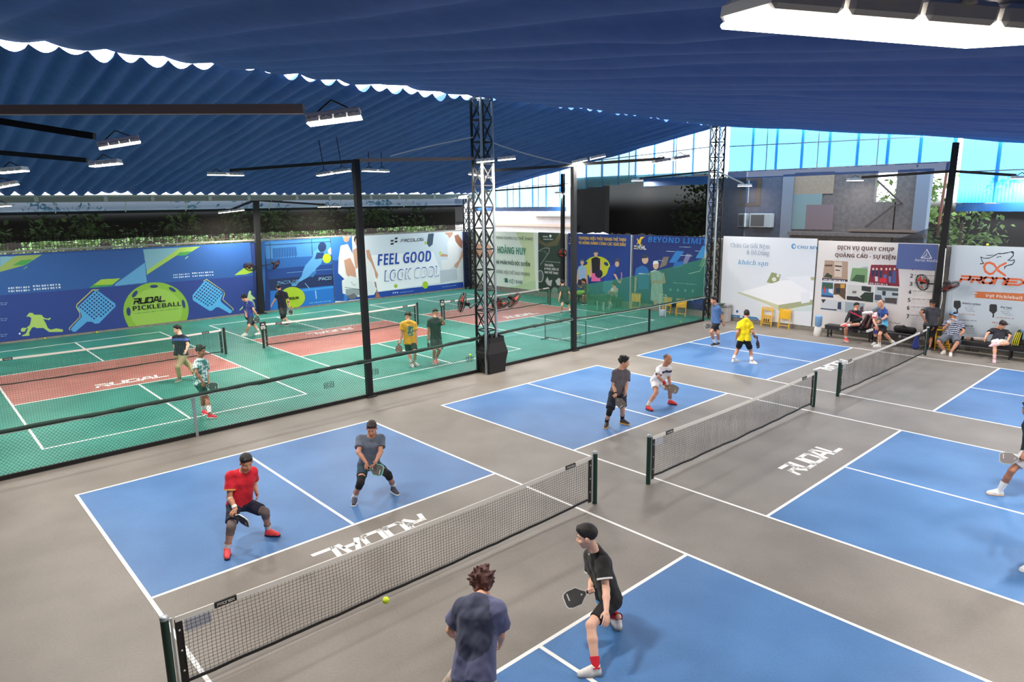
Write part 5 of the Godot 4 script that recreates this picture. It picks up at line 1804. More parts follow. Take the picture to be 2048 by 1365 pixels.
		{"label": "man walking past the bench in a navy to sky blue tee", "at": [20.16, -1.15], "p": [-28.6, 151.7, -16.5, -13.7, 136.2, -15.2, -25.5, 127.8, -2.6, -1.2, 125.4, -23.9, -45.8, 112, 9.1, -18.7, 104.3, -17.1, -65.9, 100.9, -1.3, -39.9, 90.4, -14.9, -10.3, 76.4, -6, -26.7, 78.1, -9.4, -41.2, 48.7, -7.5, -4.5, 43.8, 0, -22.9, 12.9, -11.6, 22.8, 17.3, 12.4, -34.1, 2.1, -24.3, 36.5, 6.7, 12.7], "scale": 1, "look": -85, "skin": col(216, 162, 134), "shirt": col(42, 72, 140), "shirt2": col(96, 190, 232), "pattern": "dip", "shorts": col(30, 30, 34), "leg": 0.74, "shoe": col(230, 230, 228), "sock": col(230, 230, 228), "hair": "buzz", "hair_color": col(80, 74, 72), "cell": 0.02},
		{"label": "youngster on the bench in red check half hidden by the walker", "at": [20.21, -1.59], "p": [81.8, 110.9, -18.2, 65.2, 101.7, -12.8, 80, 96, -8.1, 49.7, 98.5, -18.5, 66.7, 75.2, 1.1, 31, 81, -13.6, 45.7, 64.7, 0.1, 16.3, 68.4, -0.4, 69.5, 50.7, -4.5, 55.6, 52.9, -13.3, 30.9, 53.3, -1.7, 19.6, 46.2, -1, -5.8, 53.4, -5.8, 6.8, 12.5, 5.9, -13.7, 47, -18.5, -6.2, 1.8, 3.5], "scale": 0.92, "look": -20, "skin": col(216, 162, 134), "shirt": col(206, 40, 64), "shirt2": col(226, 214, 214), "pattern": "print", "shorts": col(190, 110, 120), "leg": 0.85, "shoe": col(226, 222, 214), "sock": col(24, 24, 26), "sock_high": 0.16, "brace": "R", "brace_color": col(84, 84, 156), "cell": 0.022},
		{"label": "man in a dark cap standing with one hand on his hip", "at": [20.51, 0.06], "p": [53.1, 151.8, -14.5, 37.1, 138.7, -8.5, 45.4, 132, 6.1, 30.6, 133.7, -24.9, 40.5, 101.8, 7.7, 4.7, 126, -33.6, 28.5, 79.3, 4.8, -0.9, 105.4, -19.9, 33.9, 82.5, 2.9, 26.2, 81.1, -16.3, 33, 39.1, -2.8, 20.1, 39.6, -12.7, 6.1, 11.1, 3.9, -5.4, 10.1, -3.7, -9.3, 3.9, 5.3, -21.1, 3.8, -1.9], "scale": 1, "look": -8, "skin": col(166, 112, 86), "shirt": col(62, 64, 72), "collar": col(54, 56, 64), "shorts": col(22, 22, 24), "leg": 0.9, "flare": 0.1, "shoe": col(44, 46, 50), "hair": "cap", "cap": col(50, 46, 46), "cell": 0.02, "bulk": 1.08},
		{"label": "seated man in a striped shirt and pale blue cap with phone", "at": [20.22, 0.73], "p": [86.1, 116.6, -18.6, 69.2, 104.8, -12.8, 76.4, 92.6, 8.7, 65.6, 94.3, -29.7, 62.1, 72.1, 22.8, 41.7, 78, -29.2, 43.9, 56.5, 13.3, 35.3, 98.3, -14.8, 45.4, 55.9, 4.7, 37, 56.3, -13.8, 10.4, 41.7, 21.7, -1.8, 40.5, -27.9, -12.3, 11.9, 12.4, 11.4, 10, -12.6, -26.9, 3.6, 16.1, -4.8, 0.9, -14.8], "scale": 1, "look": 5, "skin": col(196, 140, 112), "shirt": col(44, 54, 86), "shirt2": col(206, 208, 214), "pattern": "stripes", "shorts": col(92, 98, 108), "leg": 0.95, "flare": 0.11, "shoe": col(226, 220, 208), "hair": "cap", "cap": col(118, 152, 190), "cap_turn": 0, "cell": 0.02, "bulk": 1.18},
		{"label": "seated woman in a black polo and white skirt", "at": [20.07, 2.04], "p": [91.2, 103.9, -8.6, 99.4, 85.7, -13.1, 98.9, 81.6, 4.5, 92.6, 83.4, -32.7, 78, 73.7, 19.1, 67.6, 75.9, -39.9, 58, 60.8, 17.2, 47.3, 62.9, -40.3, 58.5, 55.3, -0.8, 58.1, 54.7, -15.9, 27.9, 57.8, 24, 21.5, 43.2, -5.8, 0.2, 54.8, -1.6, 0, 13.2, 1.1, -12.7, 46.9, -7.1, -12.5, 1.1, 4.7], "scale": 0.94, "look": 32, "nod": -38, "skin": col(216, 162, 134), "shirt": col(26, 28, 34), "collar": col(26, 28, 34), "shorts": col(240, 232, 222), "leg": 0.55, "flare": 0.11, "garment": "skirt", "shoe": col(236, 196, 206), "sole": col(240, 220, 226), "sock": col(230, 190, 190), "hair": "tied", "hair_color": col(40, 26, 30), "cell": 0.02, "bulk": 0.95},
		{"label": "man walking in a navy polo and beige trousers", "at": [1.17, -14.02], "p": [2.1, 148.6, -47, 3.8, 132.6, -32.8, 12.6, 123.9, -18.3, -8.7, 124.6, -44.8, 11.2, 108.7, 5.5, -7.6, 100.9, -60.6, -1.2, 95.9, 23.5, -11.9, 85.5, -40.7, 4, 74.6, -17.8, -9.1, 74.6, -31.9, -22.9, 46.8, 0.3, 18.5, 37.9, -23.4, -17.9, 9.6, -11.1, 18.8, 20, 11.2, -31.2, 3.2, -1.7, 20, 8.9, -2.7], "scale": 1, "look": -40, "skin": col(228, 180, 156), "shirt": col(30, 34, 50), "shirt2": col(70, 90, 180), "pattern": "chest", "collar": col(26, 30, 44), "shorts": col(176, 160, 120), "leg": 1.92, "garment": "trousers", "shoe": col(122, 112, 96), "sole": col(206, 200, 190), "cell": 0.018, "bulk": 1.08},
		{"label": "player in a green and white print tee and red shoes", "at": [0.35, -9.95], "p": [5.4, 161.8, -12, 4.7, 141.5, -18.6, 16.9, 128.4, -26, -9, 133, -7.4, 14.6, 103.4, -13.1, -18.3, 116, 13.1, 10, 88.3, 6.8, -6.7, 90.4, 21.8, -0.4, 83.3, 0.9, -6.1, 81.2, -15.7, -2, 45.7, -11.2, 6, 43.3, -5.3, -0.3, 10, -22.4, -0.2, 14.9, 22.3, 2.8, 1, -5.7, 10.5, -0.6, 38.5], "scale": 1, "look": 75, "skin": col(166, 112, 86), "shirt": col(206, 224, 224), "shirt2": col(56, 128, 130), "pattern": "print", "shorts": col(40, 92, 84), "leg": 0.6, "shoe": col(232, 50, 70), "sole": col(230, 230, 228), "sock": col(230, 230, 228), "sock_high": 0.16, "hold": "R", "cell": 0.016, "hair": "thick", "pad": [0.87, -0.144, 0.471], "pad_n": [-0.291, 0.234, 0.928], "pad_label": "black paddle held at the waist by the green print player", "pad_face": col(58, 84, 82)},
		{"label": "man in a royal blue striped tee below the far wall", "at": [5.5, -19.84], "p": [-3.7, 146.3, -39.8, -0.3, 132.6, -23.7, 8.7, 127.6, -7.8, 0.2, 125.3, -40.5, 11.3, 102.7, 5.5, -8.9, 101.5, -27.8, 23.5, 80.4, 2.8, -14.6, 83.5, -10.6, 2.5, 72.5, -7, -2.1, 70.9, -26.3, -17.5, 40.4, 14.6, 22.5, 31.9, -26.2, -23.5, 9.4, -7.7, 23.9, 15.3, 8.1, -40.7, 1.8, -5.6, 10.7, 3.2, 10.1], "scale": 1, "look": -60, "nod": -30, "skin": col(216, 162, 134), "shirt": col(44, 66, 140), "shirt2": col(190, 196, 214), "pattern": "placket", "shorts": col(58, 66, 70), "leg": 0.8, "shoe": col(226, 232, 226), "sock": col(206, 220, 214), "hold": "L", "cell": 0.022, "hair": "thick", "pad": [-0.369, -0.917, 0.148], "pad_n": [-0.366, 0.148, 0.919], "pad_label": "dark round paddle held by the royal blue tee man", "pad_face": col(46, 66, 64), "pad_edge": col(40, 56, 54), "pad_shape": 1},
		{"label": "man in a dark navy tee with knee sleeve seen from behind", "at": [7.44, -21.08], "p": [0.5, 158.7, -35.8, -2.3, 146.5, -17.9, -10.5, 135.3, -29.4, 16.7, 135.6, -6.8, -11.7, 112.7, -47.4, 22.1, 103.6, 0.4, -27.5, 91.9, -50.9, 23.9, 76.8, 5.3, -6.4, 77.1, -14.9, 5.2, 77.2, -1.7, -13.7, 42.3, 8.5, 5.6, 37.4, -14.5, -7.6, 11.6, -15.4, 7.2, 11.4, 16.2, -11.2, 0.7, -25.8, -7.9, 1.8, 20.3], "scale": 1, "look": -150, "nod": -20, "skin": col(216, 162, 134), "shirt": col(28, 32, 48), "shorts": col(64, 66, 66), "leg": 0.85, "shoe": col(76, 66, 74), "sole": col(230, 230, 228), "brace": "LR", "brace_color": col(32, 34, 38), "hold": "R", "cell": 0.022, "hair": "short", "band": [["R", 0.1, 0.14, 0.045, 0.044, col(24, 24, 26)]], "pad": [-0.349, -0.876, 0.333], "pad_n": [-0.406, 0.141, 0.903], "pad_label": "dark paddle with white rim held by the navy tee man", "pad_face": col(30, 44, 44)},
		{"label": "smiling man in a mustard tee with a picture print", "at": [7, -10.66], "p": [13, 155.2, -35.7, 3.6, 142.2, -21.5, 17.5, 132.6, -10.9, -12.4, 134.3, -28.8, 16.6, 103.8, -1.7, -20.6, 105.8, -26, 14.6, 73.3, 4.7, -27.6, 78.1, -23.5, 8, 74.2, -7.1, -8.7, 75.7, -14.3, -4.9, 48.7, 21.1, 3.6, 36.6, -26.7, 7.7, 16.9, -2.3, -7.9, 13.7, 2.9, 9, 0.4, 11.7, -12.1, 1.6, 16.7], "scale": 1, "look": -15, "skin": col(216, 162, 134), "shirt": col(226, 168, 42), "shirt2": col(50, 110, 100), "pattern": "panel", "shorts": col(40, 52, 50), "leg": 0.75, "flare": 0.1, "shoe": col(214, 216, 208), "sock": col(214, 216, 208), "hold": "R", "cell": 0.017, "hair": "thick", "shirt_fit": 1.4, "hem": 0.06, "pad": [-0.065, -0.974, 0.215], "pad_n": [-0.532, 0.2, 0.823], "pad_label": "pink paddle hanging from the mustard tee man hand", "pad_face": col(150, 110, 106), "pad_edge": col(150, 110, 106), "pad_shape": 1},
		{"label": "man in a black polo raising his left forearm", "at": [7.73, -10.46], "p": [26.7, 159.7, -26.9, 16.3, 145.1, -15, 31.1, 133.9, -10.5, -1.2, 136, -21, 28.8, 128.2, 17.1, -9, 107.7, -19.1, 14.5, 146.4, 27.6, -12.7, 81.6, -15.6, 18.8, 76.7, -5.7, 0.8, 79.2, -6.3, 5.8, 48.3, 19.8, -15.9, 49.9, 19, 8.2, 15.2, -4.8, -8.5, 13.5, 5.2, 4.3, 1.6, 8, -13.2, -0.4, 19.2], "scale": 1, "look": 12, "skin": col(196, 140, 112), "shirt": col(30, 44, 46), "collar": col(28, 42, 44), "shorts": col(30, 46, 46), "leg": 0.88, "flare": 0.12, "shoe": col(226, 160, 150), "sock": col(206, 200, 196), "hold": "R", "cell": 0.017, "pad": [-0.15, -0.919, 0.366], "pad_n": [-0.981, 0.01, -0.134], "pad_label": "dark paddle with white rim held by the black polo man", "pad_face": col(50, 60, 58)},
		{"label": "player in a dark tee beyond the right green net", "at": [17.98, -14.25], "p": [12.8, 138.7, -32.2, 5, 124, -18.6, -11.6, 116.3, -20.3, 20.1, 116.1, -9.2, -26.6, 95.2, -8.6, 15.5, 94.3, 8.6, -38.9, 73.3, -4.3, 31.1, 77.2, -2, -6.3, 61.9, -11.7, 11.1, 60.6, -5.7, -35.7, 41.7, 9.9, 38.2, 30.6, -18.3, -17.8, 11.2, -9.5, 18.5, 10.9, 9.9, -30.1, 3.6, -0.3, 8.4, 4.1, 21.7], "scale": 1, "look": 170, "skin": col(216, 162, 134), "shirt": col(44, 58, 54), "shirt_fit": 1.6, "hem": 0.12, "shorts": col(50, 66, 58), "leg": 0.55, "shoe": col(90, 60, 60), "sock": col(230, 230, 228), "cell": 0.024},
		{"label": "seated man in dark clothes below the blue tournament banner", "at": [20.65, -15.44], "p": [48.8, 109.6, -52.8, 41.5, 97.3, -36.8, 57.4, 88.1, -32.1, 26.5, 89.3, -40.8, 43, 71.9, -12.7, 2.8, 82.6, -26.2, 24.1, 82.3, -29.2, -19.8, 93.1, -20.7, 28.5, 53.7, -6.3, 10.6, 55, -11.7, -9.4, 47, 11.4, -23.8, 48.4, 10.9, 7.7, 12.5, 3.1, -8.2, 13.6, -2.6, 11.9, 1, -7.1, -4.6, 2.1, -13.6], "scale": 1, "look": -60, "skin": col(166, 112, 86), "shirt": col(40, 48, 48), "shorts": col(30, 44, 40), "leg": 0.9, "shoe": col(30, 30, 32), "cell": 0.024},
		{"label": "seated spectator in a white polo beside the small table", "at": [20.65, -13.8], "p": [29.9, 108.8, -1.4, 20.6, 95.3, 10.1, 17.8, 88.1, 24.5, 22.7, 89.1, -4.9, 30.2, 68.6, 11.3, 1.9, 76.6, 5.1, 14.4, 74.1, -10, -18.9, 85, 12.4, 44.4, 56.3, -2.4, 47.5, 56.4, -19.6, 4.3, 61.8, -8.8, 8.3, 58.7, -17, -5.1, 23.9, 7, 5.8, 11.6, -7.8, 5.6, 15.2, 8.1, -7.9, 1.6, -7.4], "scale": 0.93, "look": -70, "skin": col(216, 162, 134), "shirt": col(226, 226, 222), "collar": col(220, 220, 216), "shorts": col(40, 44, 44), "leg": 0.5, "shoe": col(190, 200, 190), "hair": "thick", "cell": 0.022, "bulk": 0.92},
	]

# ---------------------------------------------------------------- printed banners
# outlines are given in metres from the banner's lower left corner and printed one after another
func banner(label: String, at: Vector3, on_right: bool, w: float, h: float, ppm: int, base: Color, art: Array) -> Node3D:
	var t := thing("banner", label, "banner", at, 0, "printed banners on the walls")
	if on_right:
		t.basis = Basis(Vector3(0, 0, 1), Vector3.UP, Vector3(-1, 0, 0))
	var im := Image.create(int(w * ppm), int(h * ppm), false, Image.FORMAT_RGB8)
	im.fill(base)
	for a: Array in art:
		print_shape(im, a, ppm)
	var m := mat(Color(1, 1, 1), 0.6)
	m.albedo_texture = ImageTexture.create_from_image(im)
	m.texture_repeat = false
	var b := B.new()
	var f := FastNoiseLite.new()
	f.seed = label.length() * 7
	f.frequency = 0.7
	# the cloth is not quite flat
	var nx := int(w / 0.25)
	var ny := int(h / 0.25)
	for j in ny + 1:
		for i in nx + 1:
			var p := Vector3(w * i / nx, h * j / ny, 0)
			var edge := minf(minf(i, nx - i), minf(j, ny - j)) * 0.5
			p.z = 0.012 + 0.012 * minf(edge, 1.0) * f.get_noise_2d(p.x, p.y)
			b.put(p, Vector3(0, 0, 1), Vector2(float(i) / nx, 1.0 - float(j) / ny))
	var r := nx + 1
	for j in ny:
		for i in nx:
			var k := j * r + i
			b.idx.append_array(PackedInt32Array([k, k + r, k + 1, k + 1, k + r, k + r + 1]))
	part("print", b.turned(), m, t)
	var back := B.new()
	back.box(Vector3(w * 0.5, h * 0.5, -0.006), Vector3(w, h, 0.008))
	part("backing", back, M.off_white, t)
	return t

# "e": an ellipse by centre, two half axes and corners; "s": a row of unreadable small print; else an outline
func print_shape(im: Image, a: Array, ppm: int) -> void:
	if a[1] is String and a[1] == "e":
		var ring := []
		for i in int(a[8]):
			var t: float = TAU * i / a[8]
			ring.append(a[2] + a[4] * cos(t) + a[6] * sin(t))
			ring.append(a[3] + a[5] * cos(t) + a[7] * sin(t))
		fill(im, a[0], ring, ppm)
	elif a[1] is String:
		var p := Vector2(a[2], a[3])
		var d: Vector2 = (Vector2(a[4], a[5]) - p) / float(a[7])
		for i in int(a[7]):
			var q: Vector2 = p + d * i
			var r: Vector2 = q + d * (0.6 + 0.2 * sin(i * 2.3))
			fill(im, a[0], [q.x, q.y, r.x, r.y, r.x, r.y - a[6], q.x, q.y - a[6]], ppm)
	else:
		fill(im, a[0], a.slice(1), ppm)

func fill(im: Image, c: Color, pts: Array, ppm: int) -> void:
	var n := pts.size() / 2
	var hh := im.get_height()
	var ww := im.get_width()
	var xs := PackedFloat32Array()
	var ys := PackedFloat32Array()
	var lo := 1e9
	var hi := -1e9
	for i in n:
		xs.append(pts[i * 2] * ppm)
		ys.append(hh - pts[i * 2 + 1] * ppm)
		lo = minf(lo, ys[i])
		hi = maxf(hi, ys[i])
	for y in range(maxi(0, int(lo)), mini(hh - 1, int(hi)) + 1):
		var cut := []
		var yc := y + 0.5
		for i in n:
			var j := (i + 1) % n
			if (ys[i] <= yc) != (ys[j] <= yc):
				cut.append(xs[i] + (yc - ys[i]) / (ys[j] - ys[i]) * (xs[j] - xs[i]))
		cut.sort()
		for k in range(0, cut.size() - 1, 2):
			var x0 := clampi(int(round(cut[k])), 0, ww)
			var x1 := clampi(int(round(cut[k + 1])), 0, ww)
			if x1 > x0:
				im.fill_rect(Rect2i(x0, y, x1 - x0, 1), c)

var inks := {}

func ink(c: Color) -> StandardMaterial3D:
	if not inks.has(c):
		inks[c] = mat(c, 0.6)
	return inks[c]

func word(b: Node3D, text: String, x: float, y: float, w: float, cap: float, c: Color, bold: bool, slant: float, serif: bool) -> void:
	lettering(b, text, Vector3(x, y, 0.03 + 0.0004 * b.get_child_count()), Basis.IDENTITY, w, cap, ink(c), bold, slant, serif)

func mark(b: Node3D, text: String, x: float, y: float, w: float, cap: float, c: Color, weight: float, slant: float) -> void:
	var o := B.new()
	strokes(o, text, Vector3(x, y, 0.026), Basis.IDENTITY, w, cap, 0.004, weight, slant)
	part("word_mark", o, ink(c), b)

func build_banners() -> void:
	var b: Node3D
	b = banner("blue wall print with the big green ball and two paddles", Vector3(-6.00, 0.08, -25.30), false, 13.90, 3.34, 100, col(40, 66, 142), [
		[col(42, 92, 162), 1.32, 3.84, 1.05, 1.94, 4.06, 1.8, 8.77, 1.78, 13.99, 1.76, 14.17, 3.67, 8.94, 3.29, 4.26, 3.29],
		[col(126, 178, 196), 4.26, 3.27, 4.75, 3.26, 4.21, 2.89],
		[col(150, 176, 96), 4.75, 3.27, 5.61, 3.27, 5.02, 2.9, 4.18, 2.69, 4.21, 2.89],
		[col(70, 160, 80), 5.02, 2.9, 4.6, 2.91, 4.9, 3.09, 5.3, 3.1],
		[col(120, 170, 120), 4.91, 2.74, 5.04, 2.84, 5.09, 2.84, 4.95, 2.74],
		[col(166, 206, 70), 7.05, 1.81, 7.52, 2.12, 8.24, 2.11, 7.84, 1.81],
		[col(70, 160, 80), 7.05, 1.81, 7.21, 1.91, 7.95, 1.87, 7.84, 1.81],
		[col(206, 220, 236), "s", 4.353, 2.082, 5.065, 2.067, 0.067, 9],
		[col(206, 220, 236), "s", 5.154, 2.087, 6.081, 2.073, 0.069, 10],
		[col(206, 220, 236), "s", 4.338, 1.964, 5.064, 1.942, 0.067, 9],
		[col(206, 220, 236), "s", 5.152, 1.962, 6.082, 1.956, 0.069, 10],
		[col(176, 210, 110), 4.78, 0.89, 4.89, 1.02, 5, 1.01, 5.04, 0.93, 5.28, 0.9, 5.35, 0.77, 5.48, 0.71, 5.54, 0.75, 5.58, 0.71, 5.5, 0.65, 5.39, 0.7, 5.32, 0.72, 5.38, 0.55, 5.43, 0.33, 5.52, 0.26, 5.71, 0.29, 5.93, 0.21, 5.91, 0.12, 5.45, 0.17, 5.27, 0.37, 5.05, 0.38, 5.01, 0.43, 4.91, 0.43, 4.79, 0.24, 4.79, 0.12, 4.54, 0.13, 4.56, 0.17, 4.68, 0.22, 4.78, 0.42, 4.72, 0.41, 4.65, 0.3, 4.54, 0.31, 4.54, 0.42, 4.61, 0.46, 4.73, 0.44, 4.86, 0.55, 4.93, 0.79, 4.9, 0.86],
		[col(220, 236, 250), "e", 4.483, 0.241, 0.031, -0.004, -0.005, -0.038, 28],
		[col(206, 206, 90), 6.18, 0.16, 6.15, 0.25, 6.13, 0.24, 6.15, 0.14],
		[col(206, 206, 90), 6.15, 0.22, 6.6, 0.65, 6.58, 0.67, 6.13, 0.24],
		[col(206, 206, 90), 6.6, 0.65, 6.6, 0.85, 6.58, 0.85, 6.57, 0.65],
		[col(206, 206, 90), 6.61, 0.84, 6.52, 1.08, 6.49, 1.07, 6.58, 0.82],
		[col(206, 206, 90), 6.52, 1.05, 6.55, 1.18, 6.53, 1.19, 6.49, 1.06],
		[col(206, 206, 90), 6.54, 1.15, 7.17, 1.7, 7.15, 1.73, 6.52, 1.18],
		[col(206, 206, 90), 7.14, 1.69, 7.38, 1.69, 7.39, 1.72, 7.15, 1.73],
		[col(84, 168, 226), 6.55, 1.06, 7.26, 1.68, 7.34, 1.67, 7.92, 1.06, 7.93, 0.94, 7.23, 0.3, 7.08, 0.3, 6.97, 0.4, 6.81, 0.42, 6.35, 0.06, 6.26, 0.07, 6.2, 0.17, 6.22, 0.23, 6.65, 0.65, 6.63, 0.81, 6.55, 0.99],
		[col(32, 52, 112), "e", 6.647, 1.050, 0.034, -0.004, -0.005, -0.040, 8],
		[col(32, 52, 112), "e", 6.740, 1.126, 0.034, -0.004, -0.005, -0.040, 8],
		[col(32, 52, 112), "e", 6.832, 1.202, 0.034, -0.004, -0.005, -0.040, 8],
		[col(32, 52, 112), "e", 6.925, 1.278, 0.034, -0.004, -0.005, -0.040, 8],
		[col(32, 52, 112), "e", 7.018, 1.354, 0.035, -0.004, -0.005, -0.040, 8],
		[col(32, 52, 112), "e", 7.112, 1.431, 0.035, -0.004, -0.005, -0.040, 8],
		[col(32, 52, 112), "e", 7.206, 1.508, 0.035, -0.004, -0.005, -0.040, 8],
		[col(32, 52, 112), "e", 7.300, 1.585, 0.035, -0.003, -0.005, -0.040, 8],
		[col(32, 52, 112), "e", 6.718, 0.964, 0.034, -0.004, -0.005, -0.040, 8],
		[col(32, 52, 112), "e", 6.810, 1.039, 0.034, -0.004, -0.005, -0.040, 8],
		[col(32, 52, 112), "e", 6.903, 1.115, 0.034, -0.004, -0.005, -0.040, 8],
		[col(32, 52, 112), "e", 6.997, 1.191, 0.035, -0.004, -0.005, -0.040, 8],
		[col(32, 52, 112), "e", 7.090, 1.268, 0.035, -0.004, -0.005, -0.040, 8],
		[col(32, 52, 112), "e", 7.184, 1.344, 0.035, -0.004, -0.005, -0.040, 8],
		[col(32, 52, 112), "e", 7.278, 1.421, 0.035, -0.004, -0.005, -0.040, 8],
		[col(32, 52, 112), "e", 7.373, 1.498, 0.035, -0.004, -0.005, -0.040, 8],
		[col(32, 52, 112), "e", 6.789, 0.877, 0.034, -0.004, -0.005, -0.040, 8],
		[col(32, 52, 112), "e", 6.882, 0.952, 0.034, -0.004, -0.005, -0.040, 8],
		[col(32, 52, 112), "e", 6.975, 1.028, 0.035, -0.004, -0.005, -0.040, 8],
		[col(32, 52, 112), "e", 7.068, 1.104, 0.035, -0.004, -0.005, -0.040, 8],
		[col(32, 52, 112), "e", 7.162, 1.181, 0.035, -0.004, -0.005, -0.040, 8],
		[col(32, 52, 112), "e", 7.256, 1.257, 0.035, -0.004, -0.005, -0.040, 8],
		[col(32, 52, 112), "e", 7.351, 1.334, 0.035, -0.004, -0.005, -0.040, 8],
		[col(32, 52, 112), "e", 7.446, 1.411, 0.035, -0.004, -0.005, -0.040, 8],
		[col(32, 52, 112), "e", 6.860, 0.789, 0.034, -0.004, -0.005, -0.040, 8],
		[col(32, 52, 112), "e", 6.953, 0.865, 0.035, -0.004, -0.005, -0.040, 8],
		[col(32, 52, 112), "e", 7.047, 0.941, 0.035, -0.004, -0.005, -0.040, 8],
		[col(32, 52, 112), "e", 7.140, 1.017, 0.035, -0.004, -0.005, -0.040, 8],
		[col(32, 52, 112), "e", 7.235, 1.093, 0.035, -0.004, -0.005, -0.040, 8],
		[col(32, 52, 112), "e", 7.329, 1.170, 0.035, -0.004, -0.005, -0.040, 8],
		[col(32, 52, 112), "e", 7.424, 1.247, 0.035, -0.004, -0.005, -0.040, 8],
		[col(32, 52, 112), "e", 7.519, 1.324, 0.035, -0.004, -0.005, -0.040, 8],
		[col(32, 52, 112), "e", 6.931, 0.701, 0.035, -0.004, -0.005, -0.040, 8],
		[col(32, 52, 112), "e", 7.025, 0.777, 0.035, -0.004, -0.005, -0.040, 8],
		[col(32, 52, 112), "e", 7.119, 0.853, 0.035, -0.004, -0.005, -0.040, 8],
		[col(32, 52, 112), "e", 7.213, 0.929, 0.035, -0.004, -0.005, -0.040, 8],
		[col(32, 52, 112), "e", 7.307, 1.005, 0.035, -0.004, -0.005, -0.040, 8],
		[col(32, 52, 112), "e", 7.402, 1.082, 0.035, -0.004, -0.005, -0.040, 8],
		[col(32, 52, 112), "e", 7.497, 1.159, 0.035, -0.004, -0.005, -0.040, 8],
		[col(32, 52, 112), "e", 7.593, 1.236, 0.036, -0.004, -0.005, -0.040, 8],
		[col(32, 52, 112), "e", 7.003, 0.613, 0.035, -0.004, -0.005, -0.040, 8],
		[col(32, 52, 112), "e", 7.097, 0.689, 0.035, -0.004, -0.005, -0.040, 8],
		[col(32, 52, 112), "e", 7.191, 0.765, 0.035, -0.004, -0.005, -0.040, 8],
		[col(32, 52, 112), "e", 7.286, 0.841, 0.035, -0.004, -0.005, -0.040, 8],
		[col(32, 52, 112), "e", 7.381, 0.917, 0.035, -0.004, -0.005, -0.040, 8],
		[col(32, 52, 112), "e", 7.476, 0.994, 0.035, -0.004, -0.005, -0.040, 8],
		[col(32, 52, 112), "e", 7.571, 1.071, 0.036, -0.004, -0.005, -0.041, 8],
		[col(32, 52, 112), "e", 7.667, 1.148, 0.036, -0.004, -0.005, -0.041, 8],
		[col(32, 52, 112), "e", 7.075, 0.524, 0.035, -0.004, -0.005, -0.040, 8],
		[col(32, 52, 112), "e", 7.169, 0.600, 0.035, -0.004, -0.005, -0.040, 8],
		[col(32, 52, 112), "e", 7.264, 0.676, 0.035, -0.004, -0.005, -0.040, 8],
		[col(32, 52, 112), "e", 7.359, 0.752, 0.035, -0.004, -0.005, -0.040, 8],
		[col(32, 52, 112), "e", 7.454, 0.829, 0.035, -0.004, -0.005, -0.041, 8],
		[col(32, 52, 112), "e", 7.549, 0.905, 0.036, -0.004, -0.005, -0.041, 8],
		[col(32, 52, 112), "e", 7.645, 0.982, 0.036, -0.004, -0.005, -0.041, 8],
		[col(32, 52, 112), "e", 7.742, 1.060, 0.036, -0.004, -0.005, -0.041, 8],
		[col(32, 52, 112), "e", 7.337, 0.587, 0.035, -0.004, -0.005, -0.041, 8],
		[col(32, 52, 112), "e", 7.432, 0.663, 0.035, -0.004, -0.005, -0.041, 8],
		[col(32, 52, 112), "e", 7.528, 0.740, 0.036, -0.004, -0.005, -0.041, 8],
		[col(32, 52, 112), "e", 7.624, 0.816, 0.036, -0.004, -0.005, -0.041, 8],
		[col(32, 52, 112), "e", 7.720, 0.893, 0.036, -0.004, -0.005, -0.041, 8],
		[col(32, 52, 112), "e", 7.816, 0.971, 0.036, -0.004, -0.005, -0.041, 8],
		[col(126, 178, 196), 9.25, 3.27, 10.77, 3.27, 9.28, 2.3],
		[col(160, 196, 90), 10.77, 3.27, 11.61, 3.27, 10.96, 2.91, 10.54, 2.91, 9.27, 2.17, 9.28, 2.34],
		[col(70, 160, 80), 10.54, 2.91, 10.73, 3.06, 11.24, 3.07, 10.96, 2.91],
		[col(96, 166, 214), 8.01, 1.88, 9.25, 2.7, 9.24, 1.84, 8, 1.8],
		[col(170, 204, 120), 10.89, 2.76, 11.02, 2.86, 11.08, 2.86, 10.94, 2.75],
		[col(166, 206, 70), 13.02, 1.85, 13.48, 2.15, 13.88, 2.15, 14.09, 1.97, 13.56, 1.85],
		[col(206, 220, 236), "s", 10.339, 2.102, 11.056, 2.103, 0.054, 9],
		[col(206, 220, 236), "s", 11.140, 2.117, 12.087, 2.103, 0.055, 10],
		[col(206, 220, 236), "s", 10.327, 1.990, 11.060, 1.985, 0.054, 9],
		[col(206, 220, 236), "s", 11.143, 1.985, 12.091, 1.972, 0.055, 10],
		[col(138, 186, 62), 8.35, -0.09, 8.25, 0.2, 8.21, 0.37, 8.19, 0.54, 8.19, 0.71, 8.22, 0.87, 8.27, 1.04, 8.35, 1.19, 8.44, 1.33, 8.56, 1.46, 8.69, 1.57, 8.84, 1.66, 9, 1.74, 9.17, 1.79, 9.35, 1.82, 9.53, 1.82, 9.72, 1.8, 9.9, 1.76, 10.07, 1.69, 10.23, 1.6, 10.38, 1.49, 10.51, 1.36, 10.62, 1.22, 10.71, 1.06, 10.78, 0.89, 10.82, 0.71, 10.83, 0.53, 10.81, 0.35, 10.77, 0.18, 10.7, 0.01, 10.68, -0.07],
		[col(156, 200, 84), 8.68, -0.06, 8.52, 0.2, 8.47, 0.36, 8.44, 0.53, 8.44, 0.7, 8.48, 0.86, 8.54, 1.02, 8.63, 1.16, 8.75, 1.29, 8.89, 1.39, 9.04, 1.48, 9.21, 1.53, 9.39, 1.56, 9.57, 1.56, 9.76, 1.52, 9.93, 1.46, 10.09, 1.37, 10.23, 1.26, 10.36, 1.12, 10.45, 0.97, 10.51, 0.8, 10.55, 0.63, 10.54, 0.45, 10.51, 0.28, 10.44, 0.12, 10.26, -0.06],
		[col(36, 58, 120), "e", 9.501, 1.647, 0.161, -0.006, -0.004, -0.067, 28],
